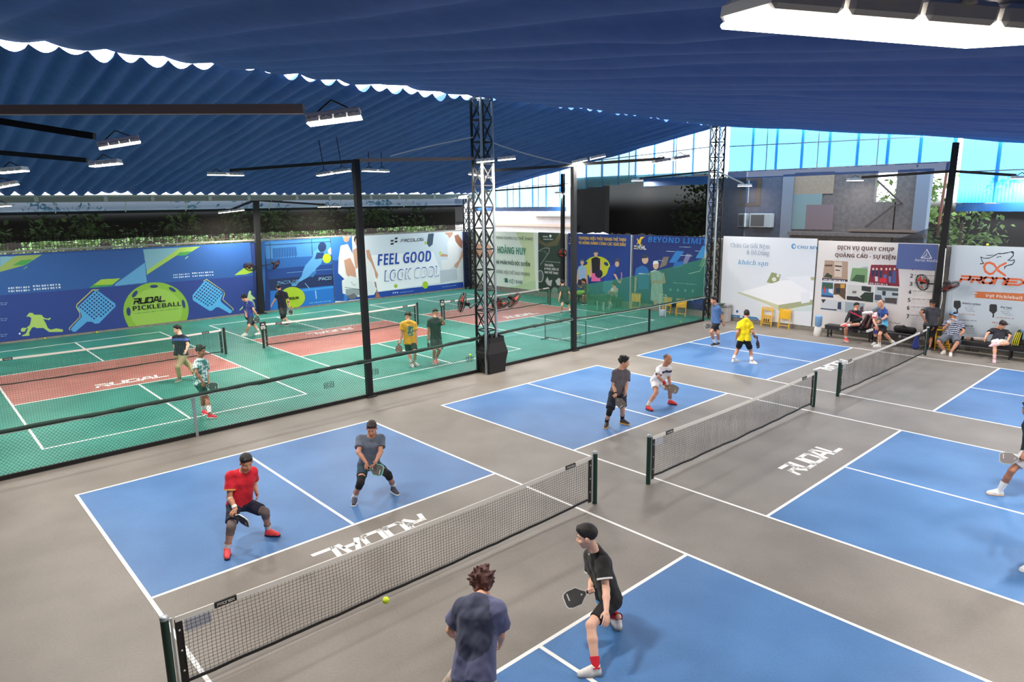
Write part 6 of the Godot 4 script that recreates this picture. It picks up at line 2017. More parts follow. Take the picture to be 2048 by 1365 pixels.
		[col(36, 58, 120), "e", 10.236, 1.435, 0.134, -0.103, -0.038, -0.056, 28],
		[col(36, 58, 120), "e", 8.714, 1.387, 0.111, 0.126, 0.051, -0.054, 28],
		[col(36, 58, 120), "e", 8.390, 0.661, -0.007, -0.186, -0.080, 0.002, 28],
		[col(36, 58, 120), "e", 10.635, 0.748, 0.018, -0.194, -0.065, -0.007, 28],
		[col(90, 130, 60), "s", 8.614, 0.554, 10.420, 0.573, 0.027, 16],
		[col(206, 206, 110), 11.6, 1.68, 11.76, 1.75, 11.75, 1.78, 11.59, 1.71],
		[col(206, 206, 110), 11.73, 1.75, 12.45, 1.14, 12.46, 1.16, 11.75, 1.78],
		[col(206, 206, 110), 12.43, 1.17, 12.46, 1, 12.49, 1.01, 12.46, 1.17],
		[col(206, 206, 110), 12.46, 1.03, 12.36, 0.77, 12.39, 0.75, 12.49, 1.01],
		[col(206, 206, 110), 12.36, 0.76, 12.81, 0.26, 12.83, 0.28, 12.38, 0.78],
		[col(206, 206, 110), 12.8, 0.29, 12.77, 0.19, 12.8, 0.18, 12.83, 0.29],
		[col(84, 176, 232), 11.05, 1.05, 11.07, 1.12, 11.63, 1.68, 11.75, 1.69, 12.36, 1.17, 12.4, 1.02, 12.27, 0.74, 12.31, 0.63, 12.75, 0.2, 12.72, 0.11, 12.63, 0.08, 12.15, 0.43, 12.03, 0.43, 11.84, 0.3, 11.72, 0.31, 11.05, 0.87],
		[col(32, 52, 112), "e", 11.145, 1.031, 0.037, -0.004, -0.004, -0.038, 8],
		[col(32, 52, 112), "e", 11.235, 1.121, 0.037, -0.004, -0.004, -0.038, 8],
		[col(32, 52, 112), "e", 11.325, 1.211, 0.037, -0.004, -0.004, -0.038, 8],
		[col(32, 52, 112), "e", 11.415, 1.301, 0.037, -0.004, -0.004, -0.039, 8],
		[col(32, 52, 112), "e", 11.506, 1.392, 0.037, -0.003, -0.004, -0.039, 8],
		[col(32, 52, 112), "e", 11.596, 1.482, 0.037, -0.003, -0.004, -0.039, 8],
		[col(32, 52, 112), "e", 11.687, 1.573, 0.037, -0.003, -0.004, -0.039, 8],
		[col(32, 52, 112), "e", 11.779, 1.664, 0.037, -0.003, -0.004, -0.039, 8],
		[col(32, 52, 112), "e", 11.233, 0.955, 0.037, -0.004, -0.004, -0.038, 8],
		[col(32, 52, 112), "e", 11.323, 1.045, 0.037, -0.004, -0.004, -0.039, 8],
		[col(32, 52, 112), "e", 11.414, 1.135, 0.037, -0.004, -0.004, -0.039, 8],
		[col(32, 52, 112), "e", 11.504, 1.225, 0.037, -0.004, -0.004, -0.039, 8],
		[col(32, 52, 112), "e", 11.595, 1.316, 0.037, -0.004, -0.004, -0.039, 8],
		[col(32, 52, 112), "e", 11.686, 1.407, 0.037, -0.003, -0.004, -0.039, 8],
		[col(32, 52, 112), "e", 11.777, 1.498, 0.037, -0.003, -0.004, -0.039, 8],
		[col(32, 52, 112), "e", 11.869, 1.589, 0.038, -0.003, -0.004, -0.039, 8],
		[col(32, 52, 112), "e", 11.322, 0.879, 0.037, -0.004, -0.004, -0.039, 8],
		[col(32, 52, 112), "e", 11.412, 0.969, 0.037, -0.004, -0.004, -0.039, 8],
		[col(32, 52, 112), "e", 11.503, 1.059, 0.037, -0.004, -0.004, -0.039, 8],
		[col(32, 52, 112), "e", 11.594, 1.149, 0.037, -0.004, -0.004, -0.039, 8],
		[col(32, 52, 112), "e", 11.685, 1.240, 0.037, -0.004, -0.004, -0.039, 8],
		[col(32, 52, 112), "e", 11.776, 1.331, 0.037, -0.004, -0.004, -0.039, 8],
		[col(32, 52, 112), "e", 11.868, 1.422, 0.038, -0.003, -0.004, -0.039, 8],
		[col(32, 52, 112), "e", 11.960, 1.513, 0.038, -0.003, -0.004, -0.039, 8],
		[col(32, 52, 112), "e", 11.410, 0.802, 0.037, -0.004, -0.004, -0.039, 8],
		[col(32, 52, 112), "e", 11.501, 0.892, 0.037, -0.004, -0.004, -0.039, 8],
		[col(32, 52, 112), "e", 11.592, 0.982, 0.037, -0.004, -0.004, -0.039, 8],
		[col(32, 52, 112), "e", 11.683, 1.073, 0.037, -0.004, -0.004, -0.039, 8],
		[col(32, 52, 112), "e", 11.775, 1.163, 0.037, -0.004, -0.004, -0.039, 8],
		[col(32, 52, 112), "e", 11.867, 1.254, 0.038, -0.004, -0.004, -0.039, 8],
		[col(32, 52, 112), "e", 11.959, 1.346, 0.038, -0.004, -0.004, -0.039, 8],
		[col(32, 52, 112), "e", 12.051, 1.437, 0.038, -0.003, -0.004, -0.039, 8],
		[col(32, 52, 112), "e", 11.500, 0.725, 0.037, -0.004, -0.004, -0.039, 8],
		[col(32, 52, 112), "e", 11.591, 0.815, 0.037, -0.004, -0.004, -0.039, 8],
		[col(32, 52, 112), "e", 11.682, 0.905, 0.037, -0.004, -0.004, -0.039, 8],
		[col(32, 52, 112), "e", 11.774, 0.996, 0.038, -0.004, -0.004, -0.039, 8],
		[col(32, 52, 112), "e", 11.865, 1.087, 0.038, -0.004, -0.004, -0.039, 8],
		[col(32, 52, 112), "e", 11.958, 1.178, 0.038, -0.004, -0.004, -0.039, 8],
		[col(32, 52, 112), "e", 12.050, 1.269, 0.038, -0.004, -0.004, -0.039, 8],
		[col(32, 52, 112), "e", 12.142, 1.361, 0.038, -0.004, -0.004, -0.039, 8],
		[col(32, 52, 112), "e", 11.589, 0.647, 0.037, -0.004, -0.004, -0.039, 8],
		[col(32, 52, 112), "e", 11.681, 0.737, 0.037, -0.004, -0.004, -0.039, 8],
		[col(32, 52, 112), "e", 11.772, 0.828, 0.038, -0.004, -0.004, -0.039, 8],
		[col(32, 52, 112), "e", 11.864, 0.918, 0.038, -0.004, -0.004, -0.039, 8],
		[col(32, 52, 112), "e", 11.956, 1.009, 0.038, -0.004, -0.004, -0.039, 8],
		[col(32, 52, 112), "e", 12.049, 1.101, 0.038, -0.004, -0.004, -0.039, 8],
		[col(32, 52, 112), "e", 12.142, 1.192, 0.038, -0.004, -0.004, -0.039, 8],
		[col(32, 52, 112), "e", 12.234, 1.284, 0.038, -0.004, -0.004, -0.039, 8],
		[col(32, 52, 112), "e", 11.679, 0.569, 0.037, -0.004, -0.004, -0.039, 8],
		[col(32, 52, 112), "e", 11.771, 0.659, 0.038, -0.004, -0.004, -0.039, 8],
		[col(32, 52, 112), "e", 11.863, 0.750, 0.038, -0.004, -0.004, -0.039, 8],
		[col(32, 52, 112), "e", 11.955, 0.841, 0.038, -0.004, -0.004, -0.039, 8],
		[col(32, 52, 112), "e", 12.048, 0.932, 0.038, -0.004, -0.004, -0.039, 8],
		[col(32, 52, 112), "e", 12.141, 1.023, 0.038, -0.004, -0.004, -0.039, 8],
		[col(32, 52, 112), "e", 12.234, 1.115, 0.038, -0.004, -0.004, -0.039, 8],
		[col(32, 52, 112), "e", 12.327, 1.207, 0.038, -0.004, -0.004, -0.039, 8],
		[col(32, 52, 112), "e", 11.862, 0.581, 0.038, -0.004, -0.004, -0.039, 8],
		[col(32, 52, 112), "e", 11.954, 0.672, 0.038, -0.004, -0.004, -0.039, 8],
		[col(32, 52, 112), "e", 12.047, 0.763, 0.038, -0.004, -0.004, -0.039, 8],
		[col(32, 52, 112), "e", 12.140, 0.854, 0.038, -0.004, -0.004, -0.039, 8],
		[col(32, 52, 112), "e", 12.233, 0.945, 0.038, -0.004, -0.004, -0.039, 8],
		[col(32, 52, 112), "e", 12.326, 1.037, 0.038, -0.004, -0.004, -0.039, 8],
		[col(32, 52, 112), "e", 12.420, 1.129, 0.039, -0.004, -0.004, -0.039, 8],
		[col(190, 220, 160), 13.62, 1.01, 13.68, 1.07, 13.74, 1, 13.71, 0.89, 13.8, 0.77, 13.9, 0.69, 14.02, 0.72, 14.07, 0.63, 13.99, 0.58, 13.88, 0.62, 13.75, 0.62, 13.86, 0.42, 13.86, 0.22, 13.9, 0.18, 13.82, 0.17, 13.78, 0.38, 13.61, 0.53, 13.11, 0.15, 13.1, 0.19, 13.43, 0.47, 13.51, 0.69],
		[col(150, 180, 220), "s", 3.998, 1.521, 4.272, 1.508, 0.027, 5],
		[col(150, 180, 220), "s", 3.989, 1.453, 4.222, 1.445, 0.027, 4],
		[col(150, 180, 220), "s", 3.918, 0.914, 4.192, 0.897, 0.027, 5],
		[col(150, 180, 220), "s", 3.909, 0.846, 4.142, 0.834, 0.027, 4],
		[col(150, 180, 220), "s", 3.836, 0.304, 4.111, 0.283, 0.027, 5],
		[col(150, 180, 220), "s", 3.827, 0.236, 4.061, 0.221, 0.027, 4],
	])
	word(b, "PICKLEBALL", 8.56, 0.68, 1.96, 0.192, col(24, 34, 30), true, 0, false)
	mark(b, "RUDAL", 8.63, 0.97, 1.30, 0.205, col(24, 34, 30), 0.055, 0.22)
	b = banner("blue photo banner of a leaping player and green ball", Vector3(8.35, 0.08, -25.27), false, 3.71, 3.38, 120, col(44, 112, 190), [
		[col(24, 52, 120), 0.27, 3.35, 0.52, 3.33, 0.23, -0.07, -0.03, -0.04],
		[col(70, 144, 212), 0.25, 3.33, 4.96, 3.32, 4.92, 2.43, 0.24, 2.41],
		[col(46, 112, 184), 0.6, 3, 1.82, 3.02, 1.85, 2.58, 0.59, 2.52],
		[col(30, 90, 160), 0.67, 3, 0.64, 2.54, 0.68, 2.54, 0.71, 3],
		[col(30, 90, 160), 0.8, 3, 0.77, 2.53, 0.82, 2.53, 0.84, 3],
		[col(30, 90, 160), 0.93, 2.99, 0.91, 2.53, 0.95, 2.52, 0.97, 2.99],
		[col(30, 90, 160), 1.07, 2.98, 1.04, 2.52, 1.08, 2.52, 1.11, 2.98],
		[col(30, 90, 160), 1.2, 2.97, 1.18, 2.51, 1.22, 2.51, 1.24, 2.97],
		[col(30, 90, 160), 1.34, 2.97, 1.31, 2.5, 1.36, 2.5, 1.38, 2.97],
		[col(30, 90, 160), 1.47, 2.96, 1.45, 2.49, 1.49, 2.49, 1.52, 2.96],
		[col(30, 90, 160), 1.61, 2.95, 1.59, 2.48, 1.63, 2.48, 1.65, 2.95],
		[col(30, 90, 160), 1.75, 2.94, 1.72, 2.47, 1.77, 2.47, 1.79, 2.94],
		[col(36, 100, 176), 0.25, 2.51, 4.93, 2.47, 4.93, 1.95, 0.24, 2.01],
		[col(22, 66, 140), 0.25, 2.01, 3.92, 2.02, 3.88, 1.44, 0.26, 1.53],
		[col(20, 50, 100), 0.24, 3.15, 4.94, 3.16, 4.94, 3.2, 0.24, 3.18],
		[col(20, 50, 100), 0.49, 3.31, 0.44, 2.05, 0.46, 2.05, 0.52, 3.31],
		[col(20, 50, 100), 2.65, 3.33, 2.64, 2.52, 2.67, 2.52, 2.68, 3.33],
		[col(130, 186, 230), 1.22, 1.75, 3.95, 1.75, 3.95, 1.77, 1.21, 1.77],
		[col(22, 44, 92), 0.27, 1.52, 3.88, 1.5, 3.86, 0.86, 0.32, 0.95],
		[col(30, 116, 206), 0.32, 0.93, 3.78, 0.91, 3.77, -0.01, 0.3, -0.05],
		[col(60, 150, 226), 1.86, 0.85, 3.72, 0.88, 3.75, 0.78, 1.93, 0.76],
		[col(150, 200, 240), 2.65, 0.74, 2.67, 0.31, 2.73, 0.31, 2.71, 0.74],
		[col(150, 200, 240), 2.13, 1.16, 2.35, 0.86, 2.37, 0.88, 2.16, 1.17],
		[col(140, 190, 230), "s", 2.296, 0.150, 3.582, 0.139, 0.043, 14],
		[col(92, 164, 222), 2.74, 2.72, 3.02, 2.86, 3.2, 2.36, 3.1, 2.08, 2.77, 1.82, 2.79, 1.64, 2.59, 1.44, 2.51, 1.48, 2.57, 1.66, 2.28, 1.43, 1.82, 1.23, 1.66, 1.06, 1.44, 1.09, 1.41, 1.19, 1.67, 1.24, 1.99, 1.53, 2.09, 1.8, 2.22, 2.04, 2.67, 2.46],
		[col(48, 116, 186), 2.28, 1.43, 2.57, 1.66, 2.81, 1.78, 2.75, 1.61, 2.55, 1.43, 2.51, 1.48],
		[col(24, 50, 96), "e", 3.220, 2.923, 0.218, -0.047, -0.067, -0.247, 28],
		[col(30, 62, 116), 2.91, 2.66, 3.29, 2.64, 3.27, 2.35, 2.77, 2.33],
		[col(226, 236, 244), "e", 3.750, 2.698, 0.236, 0.063, 0.060, -0.185, 7],
		[col(186, 212, 30), "e", 3.439, 2.327, 0.239, -0.015, -0.018, -0.242, 28],
		[col(176, 206, 40), "e", 1.427, 0.508, 0.664, -0.069, -0.044, -0.531, 28],
	])
	mark(b, "FACOLOS", 0.71, 1.24, 1.11, 0.123, col(110, 160, 206), 0.035, 0)
	mark(b, "FACO", 2.90, 1.25, 0.74, 0.121, col(150, 190, 220), 0.035, 0)
	mark(b, "FACOLOS", 1.17, 0.43, 0.58, 0.083, col(40, 60, 30), 0.030, 0)
	b = banner("white slogan banner reading FEEL GOOD LOOK COOL", Vector3(12.10, 0.08, -25.27), false, 8.62, 3.40, 130, col(218, 230, 238), [
		[col(54, 124, 200), 0.01, 3.45, 1.2, 3.4, 1.17, 1.66, 0.79, 0, -0.24, 0.11],
		[col(30, 80, 160), -0.08, 2.22, 0.65, 2.17, 0.5, 0.03, -0.24, 0.11],
		[col(24, 70, 164), 0.75, 0.48, 2.61, 0.31, 8.57, 0.34, 8.6, -0.09, 2.75, 0, 0.72, 0.04],
		[col(246, 250, 252), 1.11, 2.34, 6.39, 2.3, 7.23, 0.45, 2.61, 0.33, 0.98, 0.49],
		[col(238, 240, 240), 0.52, 2.94, 0.93, 3.01, 1.16, 2.54, 1.32, 2.12, 1.2, 1.46, 0.72, 1.09, 0.27, 1.53, 0.36, 2.32],
		[col(206, 158, 132), "e", 0.874, 3.313, 0.178, -0.008, -0.015, -0.210, 28],
		[col(238, 240, 240), 0.66, 3.36, 0.78, 3.55, 1.04, 3.5, 1.14, 3.33, 0.88, 3.41],
		[col(206, 158, 132), 0.65, 2.17, 1.03, 2.28, 1.29, 1.72, 1.33, 1.18, 1.02, 1.07, 0.74, 1.43],
		[col(206, 158, 132), 1.2, 2.67, 1.48, 2.79, 1.57, 1.84, 1.32, 1.65],
		[col(40, 34, 34), "e", 1.467, 3.220, 0.152, -0.007, -0.013, -0.200, 28],
		[col(206, 158, 132), "e", 1.534, 3.083, 0.167, -0.008, -0.016, -0.233, 28],
		[col(238, 240, 240), 1.51, 2.72, 2.01, 2.66, 2.17, 2.2, 2.4, 1.5, 2.44, 0.87, 1.86, 0.44, 1.37, 0.63],
		[col(206, 158, 132), 2, 2.62, 2.2, 2.64, 2.36, 2.12, 2.53, 1.56, 2.67, 1.27, 2.61, 1.03, 2.5, 1.11, 2.44, 1.5, 2.27, 1.92, 2.05, 2.21],
		[col(166, 112, 88), 2.4, 0.88, 2.5, 0.87, 2.57, 0.37, 2.75, 0, 2.43, 0, 2.49, 0.35],
		[col(226, 234, 236), 0.46, 1.11, 0.96, 1.34, 1.71, 1.08, 2.28, 0.89, 2.54, 0.48, 2.36, 0.18, 1.26, 0.16, 0.45, 0.44],
		[col(90, 90, 96), 1, 1, 1.15, 0.77, 1.16, 0.78, 1.02, 1.01],
		[col(90, 90, 96), 1.15, 0.77, 1.28, 0.87, 1.27, 0.88, 1.14, 0.79],
		[col(150, 160, 164), 0.65, 0.66, 1.52, 0.58, 1.5, 0.24, 0.63, 0.32],
		[col(50, 56, 60), 0.61, 0.74, 1.6, 0.5, 1.61, 0.53, 0.61, 0.76],
		[col(110, 110, 110), 0.74, 0.28, 1.12, 0.39, 1.34, 0.18, 1.1, 0.07, 0.8, 0.12],
		[col(30, 32, 36), 3.88, 3.21, 4.05, 3.22, 4.01, 3.11, 3.83, 3.11],
		[col(30, 32, 36), 3.59, 3.09, 3.79, 3.09, 3.75, 3, 3.55, 3],
		[col(30, 32, 36), 3.85, 3.04, 4.03, 3.04, 3.99, 2.94, 3.8, 2.94],
		[col(30, 32, 36), 3.58, 2.93, 3.78, 2.93, 3.74, 2.83, 3.53, 2.83],
		[col(168, 204, 60), "e", 3.761, 0.526, 0.117, -0.011, -0.006, -0.107, 28],
		[col(176, 210, 40), "e", 5.769, 0.405, 0.206, -0.019, -0.010, -0.214, 28],
		[col(176, 210, 70), "e", 5.907, 2.818, 0.089, -0.004, -0.004, -0.087, 28],
		[col(150, 180, 226), "s", 4.001, 0.156, 4.947, 0.158, 0.043, 14],
		[col(150, 180, 226), "s", 6.981, 0.193, 8.075, 0.207, 0.038, 14],
		[col(206, 220, 240), "e", 3.582, 0.161, 0.046, -0.005, -0.003, -0.046, 8],
		[col(206, 220, 240), "e", 3.716, 0.160, 0.046, -0.005, -0.003, -0.046, 8],
		[col(206, 220, 240), "e", 3.850, 0.158, 0.046, -0.005, -0.003, -0.046, 8],
		[col(62, 82, 100), 6.12, 3.33, 6.52, 3.34, 6.4, 2.7, 6.15, 2.56, 5.99, 2.78],
		[col(206, 158, 132), 7.26, 3.34, 7.89, 3.36, 7.9, 3.11, 7.7, 2.9, 7.53, 3.16],
		[col(238, 240, 240), 7.54, 2.9, 7.91, 3.26, 8.19, 3.21, 8.26, 2.53, 8.36, 2.49, 8.18, 1.67, 7.93, 1.46, 7.54, 1.11, 7.02, 1.19, 6.96, 1.75, 7.47, 1.79, 7.46, 2.69],
		[col(166, 112, 88), 8, 3.14, 8.29, 3.21, 8.61, 2.78, 8.57, 2.33, 8.31, 2.53, 8.08, 2.8],
		[col(206, 158, 132), 8.57, 2.33, 8.62, 1.87, 8.32, 1.51, 8.16, 1.21, 7.92, 1.27, 7.98, 1.45, 8.28, 1.66, 8.43, 1.96],
		[col(206, 158, 132), 6.88, 2.05, 7.06, 2.13, 7.48, 2.05, 7.45, 1.94, 6.97, 1.97],
		[col(206, 220, 120), "e", 6.950, 2.158, 0.120, -0.007, -0.005, -0.111, 28],
		[col(196, 206, 216), 6.84, 1.16, 8.11, 1.18, 8.14, 0.53, 6.85, 0.41],
	])
	word(b, "FEEL GOOD", 2.66, 1.75, 3.56, 0.611, col(24, 70, 164), true, 0.12, false)
	word(b, "LOOK COOL", 3.04, 0.84, 3.71, 0.614, col(40, 84, 168), true, 0.12, false)
	word(b, "LOOK COOL", 3.09, 0.87, 3.63, 0.531, col(240, 246, 250), true, 0.12, false)
	mark(b, "FACOLOS", 4.22, 2.96, 1.57, 0.133, col(34, 36, 40), 0.028, 0.15)
	b = banner("white company banner with green HOÀNG HUY lettering", Vector3(21.33, 0.30, -25.20), true, 5.78, 3.18, 120, col(226, 236, 226), [
		[col(206, 222, 176), 3.98, 3.17, 5.41, 3.2, 5.55, 0.25, 4.51, 0.23, 4.73, 2.02],
		[col(190, 214, 170), 2.08, -0.17, 3.92, 0.12, 5.55, 0.57, 5.59, -0.27, 2.07, -0.59],
		[col(206, 158, 132), "e", 0.751, 1.985, 0.651, 0.027, -0.016, -0.421, 28],
		[col(206, 158, 132), "e", 1.402, 2.012, 0.531, 0.022, -0.014, -0.416, 28],
		[col(240, 240, 240), 1.13, 0.32, 1.68, 0.71, 1.99, 0.38, 1.97, -0.31, 0.99, -0.4],
		[col(90, 120, 110), "s", 3.421, -0.002, 4.310, 0.030, 0.054, 10],
	])
	word(b, "CÔNG TY TNHH DỤNG CỤ THỂ THAO", 1.21, 2.75, 4.16, 0.151, col(60, 70, 70), false, 0, false)
	word(b, "HOÀNG HUY", 2.43, 1.93, 2.39, 0.393, col(20, 130, 100), true, 0, false)
	word(b, "NHÀ PHÂN PHỐI ĐỘC QUYỀN", 2.14, 1.31, 2.99, 0.206, col(30, 70, 60), true, 0, false)
	word(b, "THƯƠNG HIỆU THỂ THAO PRONEX", 2.12, 0.77, 3.00, 0.180, col(60, 80, 80), false, 0, false)
	word(b, "TẠI VIỆT NAM", 2.92, 0.27, 1.59, 0.205, col(30, 100, 90), false, 0, false)
	b = banner("dark green recovery products banner", Vector3(21.33, 0.30, -19.40), true, 1.90, 3.20, 120, col(36, 56, 48), [
		[col(86, 84, 54), -0.34, 3.22, -0.08, 3.23, 0.16, 2.77, 0.63, 2.62, 1.23, 2.8, 1.6, 3.26, 1.82, 3.27, 1.42, 2.54, 0.63, 2.42, -0.04, 2.66],
		[col(150, 170, 150), -0.16, 2.13, 0.51, 2.37, 0.49, 2.39, -0.18, 2.16],
		[col(150, 170, 150), 0.47, 2.36, 0.85, 2.36, 0.85, 2.39, 0.48, 2.39],
		[col(150, 170, 150), 0.82, 2.38, 0.79, 2.15, 0.83, 2.15, 0.86, 2.38],
		[col(150, 170, 150), 0.8, 2.17, 0.12, 1.45, 0.16, 1.44, 0.84, 2.16],
		[col(120, 140, 120), -0.17, 2.14, 0.5, 2.2, 0.5, 2.22, -0.17, 2.16],
		[col(120, 140, 120), 0.46, 2.21, 0.62, 2.03, 0.65, 2.05, 0.5, 2.22],
		[col(210, 216, 212), "s", 0.396, 2.867, 1.142, 2.869, 0.047, 9],
		[col(220, 226, 222), "e", 0.912, 3.020, 0.093, 0.002, -0.000, -0.085, 6],
		[col(150, 160, 150), "s", 0.506, 1.675, 1.687, 1.671, 0.047, 14],
		[col(170, 176, 172), "e", 0.131, 0.822, 0.260, 0.018, -0.003, -0.342, 28],
		[col(76, 86, 82), "e", 0.131, 0.822, 0.193, 0.013, -0.002, -0.288, 28],
		[col(180, 186, 182), 0.52, 0.59, 0.67, 0.84, 0.81, 0.62, 1.04, 0.7, 0.95, 0.32, 0.66, 0.4],
		[col(190, 196, 192), 1.27, 0.65, 1.51, 0.83, 1.78, 0.75, 1.82, 0.42, 1.41, 0.43],
		[col(120, 134, 128), "e", 1.227, 0.075, 0.241, 0.020, -0.001, -0.236, 28],
	])
	word(b, "RUDAL", 0.37, 2.95, 0.38, 0.066, col(220, 226, 222), true, 0, false)
	word(b, "THƯ GIÃN", 0.48, 1.40, 0.65, 0.121, col(226, 232, 226), true, 0, false)
	word(b, "& PHỤC HỒI CƠ", 0.48, 1.21, 1.05, 0.122, col(226, 232, 226), true, 0, false)
	word(b, "SAU THỂ THAO", 0.48, 1.01, 1.01, 0.122, col(226, 232, 226), true, 0, false)
	b = banner("blue tournament banner with a yellow two-line heading", Vector3(21.33, 0.30, -17.20), true, 4.15, 3.20, 120, col(26, 62, 140), [
		[col(214, 218, 224), 0.01, 3.23, 3.99, 3.27, 3.99, 3.25, 0.01, 3.21],
		[col(232, 190, 60), 0.11, 2.98, 0.17, 2.98, 0.22, 2.9, 0.3, 3.01, 0.33, 2.98, 0.25, 2.85, 0.32, 2.76, 0.27, 2.76, 0.2, 2.83, 0.14, 2.77, 0.11, 2.77, 0.18, 2.87],
		[col(196, 206, 40), "e", 1.962, 1.553, 0.862, 0.051, 0.008, -0.549, 28],
		[col(26, 56, 120), "e", 2.564, 1.749, 0.123, -0.072, -0.066, -0.065, 28],
		[col(26, 56, 120), "e", 1.212, 1.699, 0.115, 0.079, 0.066, -0.055, 28],
		[col(214, 178, 150), 0.91, 1.67, 1.04, 1.67, 1.03, 1.46, 0.93, 1.45],
		[col(214, 178, 150), "e", 0.979, 1.752, 0.123, 0.007, 0.001, -0.130, 28],
		[col(90, 100, 120), 0.84, 1.79, 0.87, 1.88, 1.05, 1.91, 1.12, 1.81],
		[col(214, 178, 150), 0.65, 1.32, 0.76, 1.5, 0.77, 1, 0.66, 0.61, 0.59, 0.6],
		[col(214, 178, 150), 1.31, 1.37, 1.2, 1.52, 1.2, 1.03, 1.28, 0.66, 1.39, 0.67],
		[col(150, 190, 226), 0.71, 1.49, 0.91, 1.59, 1.05, 1.59, 1.25, 1.52, 1.22, 0.87, 0.75, 0.84],
		[col(40, 40, 60), 0.74, 0.84, 1.23, 0.87, 1.28, 0.49, 0.7, 0.45],
		[col(214, 178, 150), 1.82, 2.14, 1.96, 2.15, 1.95, 1.91, 1.84, 1.9],
		[col(214, 178, 150), "e", 1.891, 2.230, 0.131, 0.006, 0.002, -0.142, 28],
		[col(60, 70, 100), 1.74, 2.27, 1.77, 2.37, 1.97, 2.4, 2.04, 2.3],
		[col(214, 178, 150), 1.54, 1.77, 1.66, 1.95, 1.67, 1.42, 1.55, 0.99, 1.47, 0.98],
		[col(214, 178, 150), 2.24, 1.81, 2.13, 1.98, 2.13, 1.44, 2.22, 1.03, 2.33, 1.04],
		[col(24, 24, 30), 1.6, 1.95, 1.82, 2.05, 1.97, 2.06, 2.18, 1.98, 2.16, 1.27, 1.65, 1.23],
		[col(236, 110, 170), 1.64, 1.23, 2.17, 1.27, 2.22, 0.86, 1.6, 0.81],
		[col(20, 30, 70), "e", 2.101, 1.233, 0.251, 0.017, 0.003, -0.213, 28],
		[col(34, 74, 170), 3.06, 1.77, 3.29, 1.69, 3.03, 1.25, 2.96, 0.9, 2.56, 0.89, 2.4, 1.02, 2.63, 1.28, 2.74, 1.6],
		[col(214, 178, 150), "e", 3.249, 1.780, 0.131, 0.007, 0.003, -0.140, 28],
		[col(70, 76, 96), 3.07, 1.89, 3.17, 2.06, 3.36, 2.07, 3.45, 1.91],
		[col(214, 178, 150), 3.03, 1.28, 3.18, 1.29, 3.38, 0.97, 3.55, 1.01, 3.5, 0.84, 3.35, 0.87],
		[col(226, 120, 140), 3.5, 1.4, 3.56, 1.4, 3.57, 1.01, 3.51, 1.01],
		[col(60, 140, 190), 2.44, 0.9, 3.03, 0.93, 3.27, 0.65, 3.05, 0.32, 2.65, 0.13, 2.36, 0.42],
	])
	word(b, "THƯƠNG HIỆU THỜI TRANG THỂ THAO", 0.75, 2.90, 3.04, 0.145, col(232, 190, 60), true, 0, false)
	word(b, "VÀ ĐỒNG HÀNH CÙNG CÁC GIẢI ĐẤU", 0.75, 2.67, 3.02, 0.146, col(232, 190, 60), true, 0, false)
	word(b, "RUDAL", 0.07, 2.65, 0.26, 0.058, col(236, 238, 238), true, 0, false)
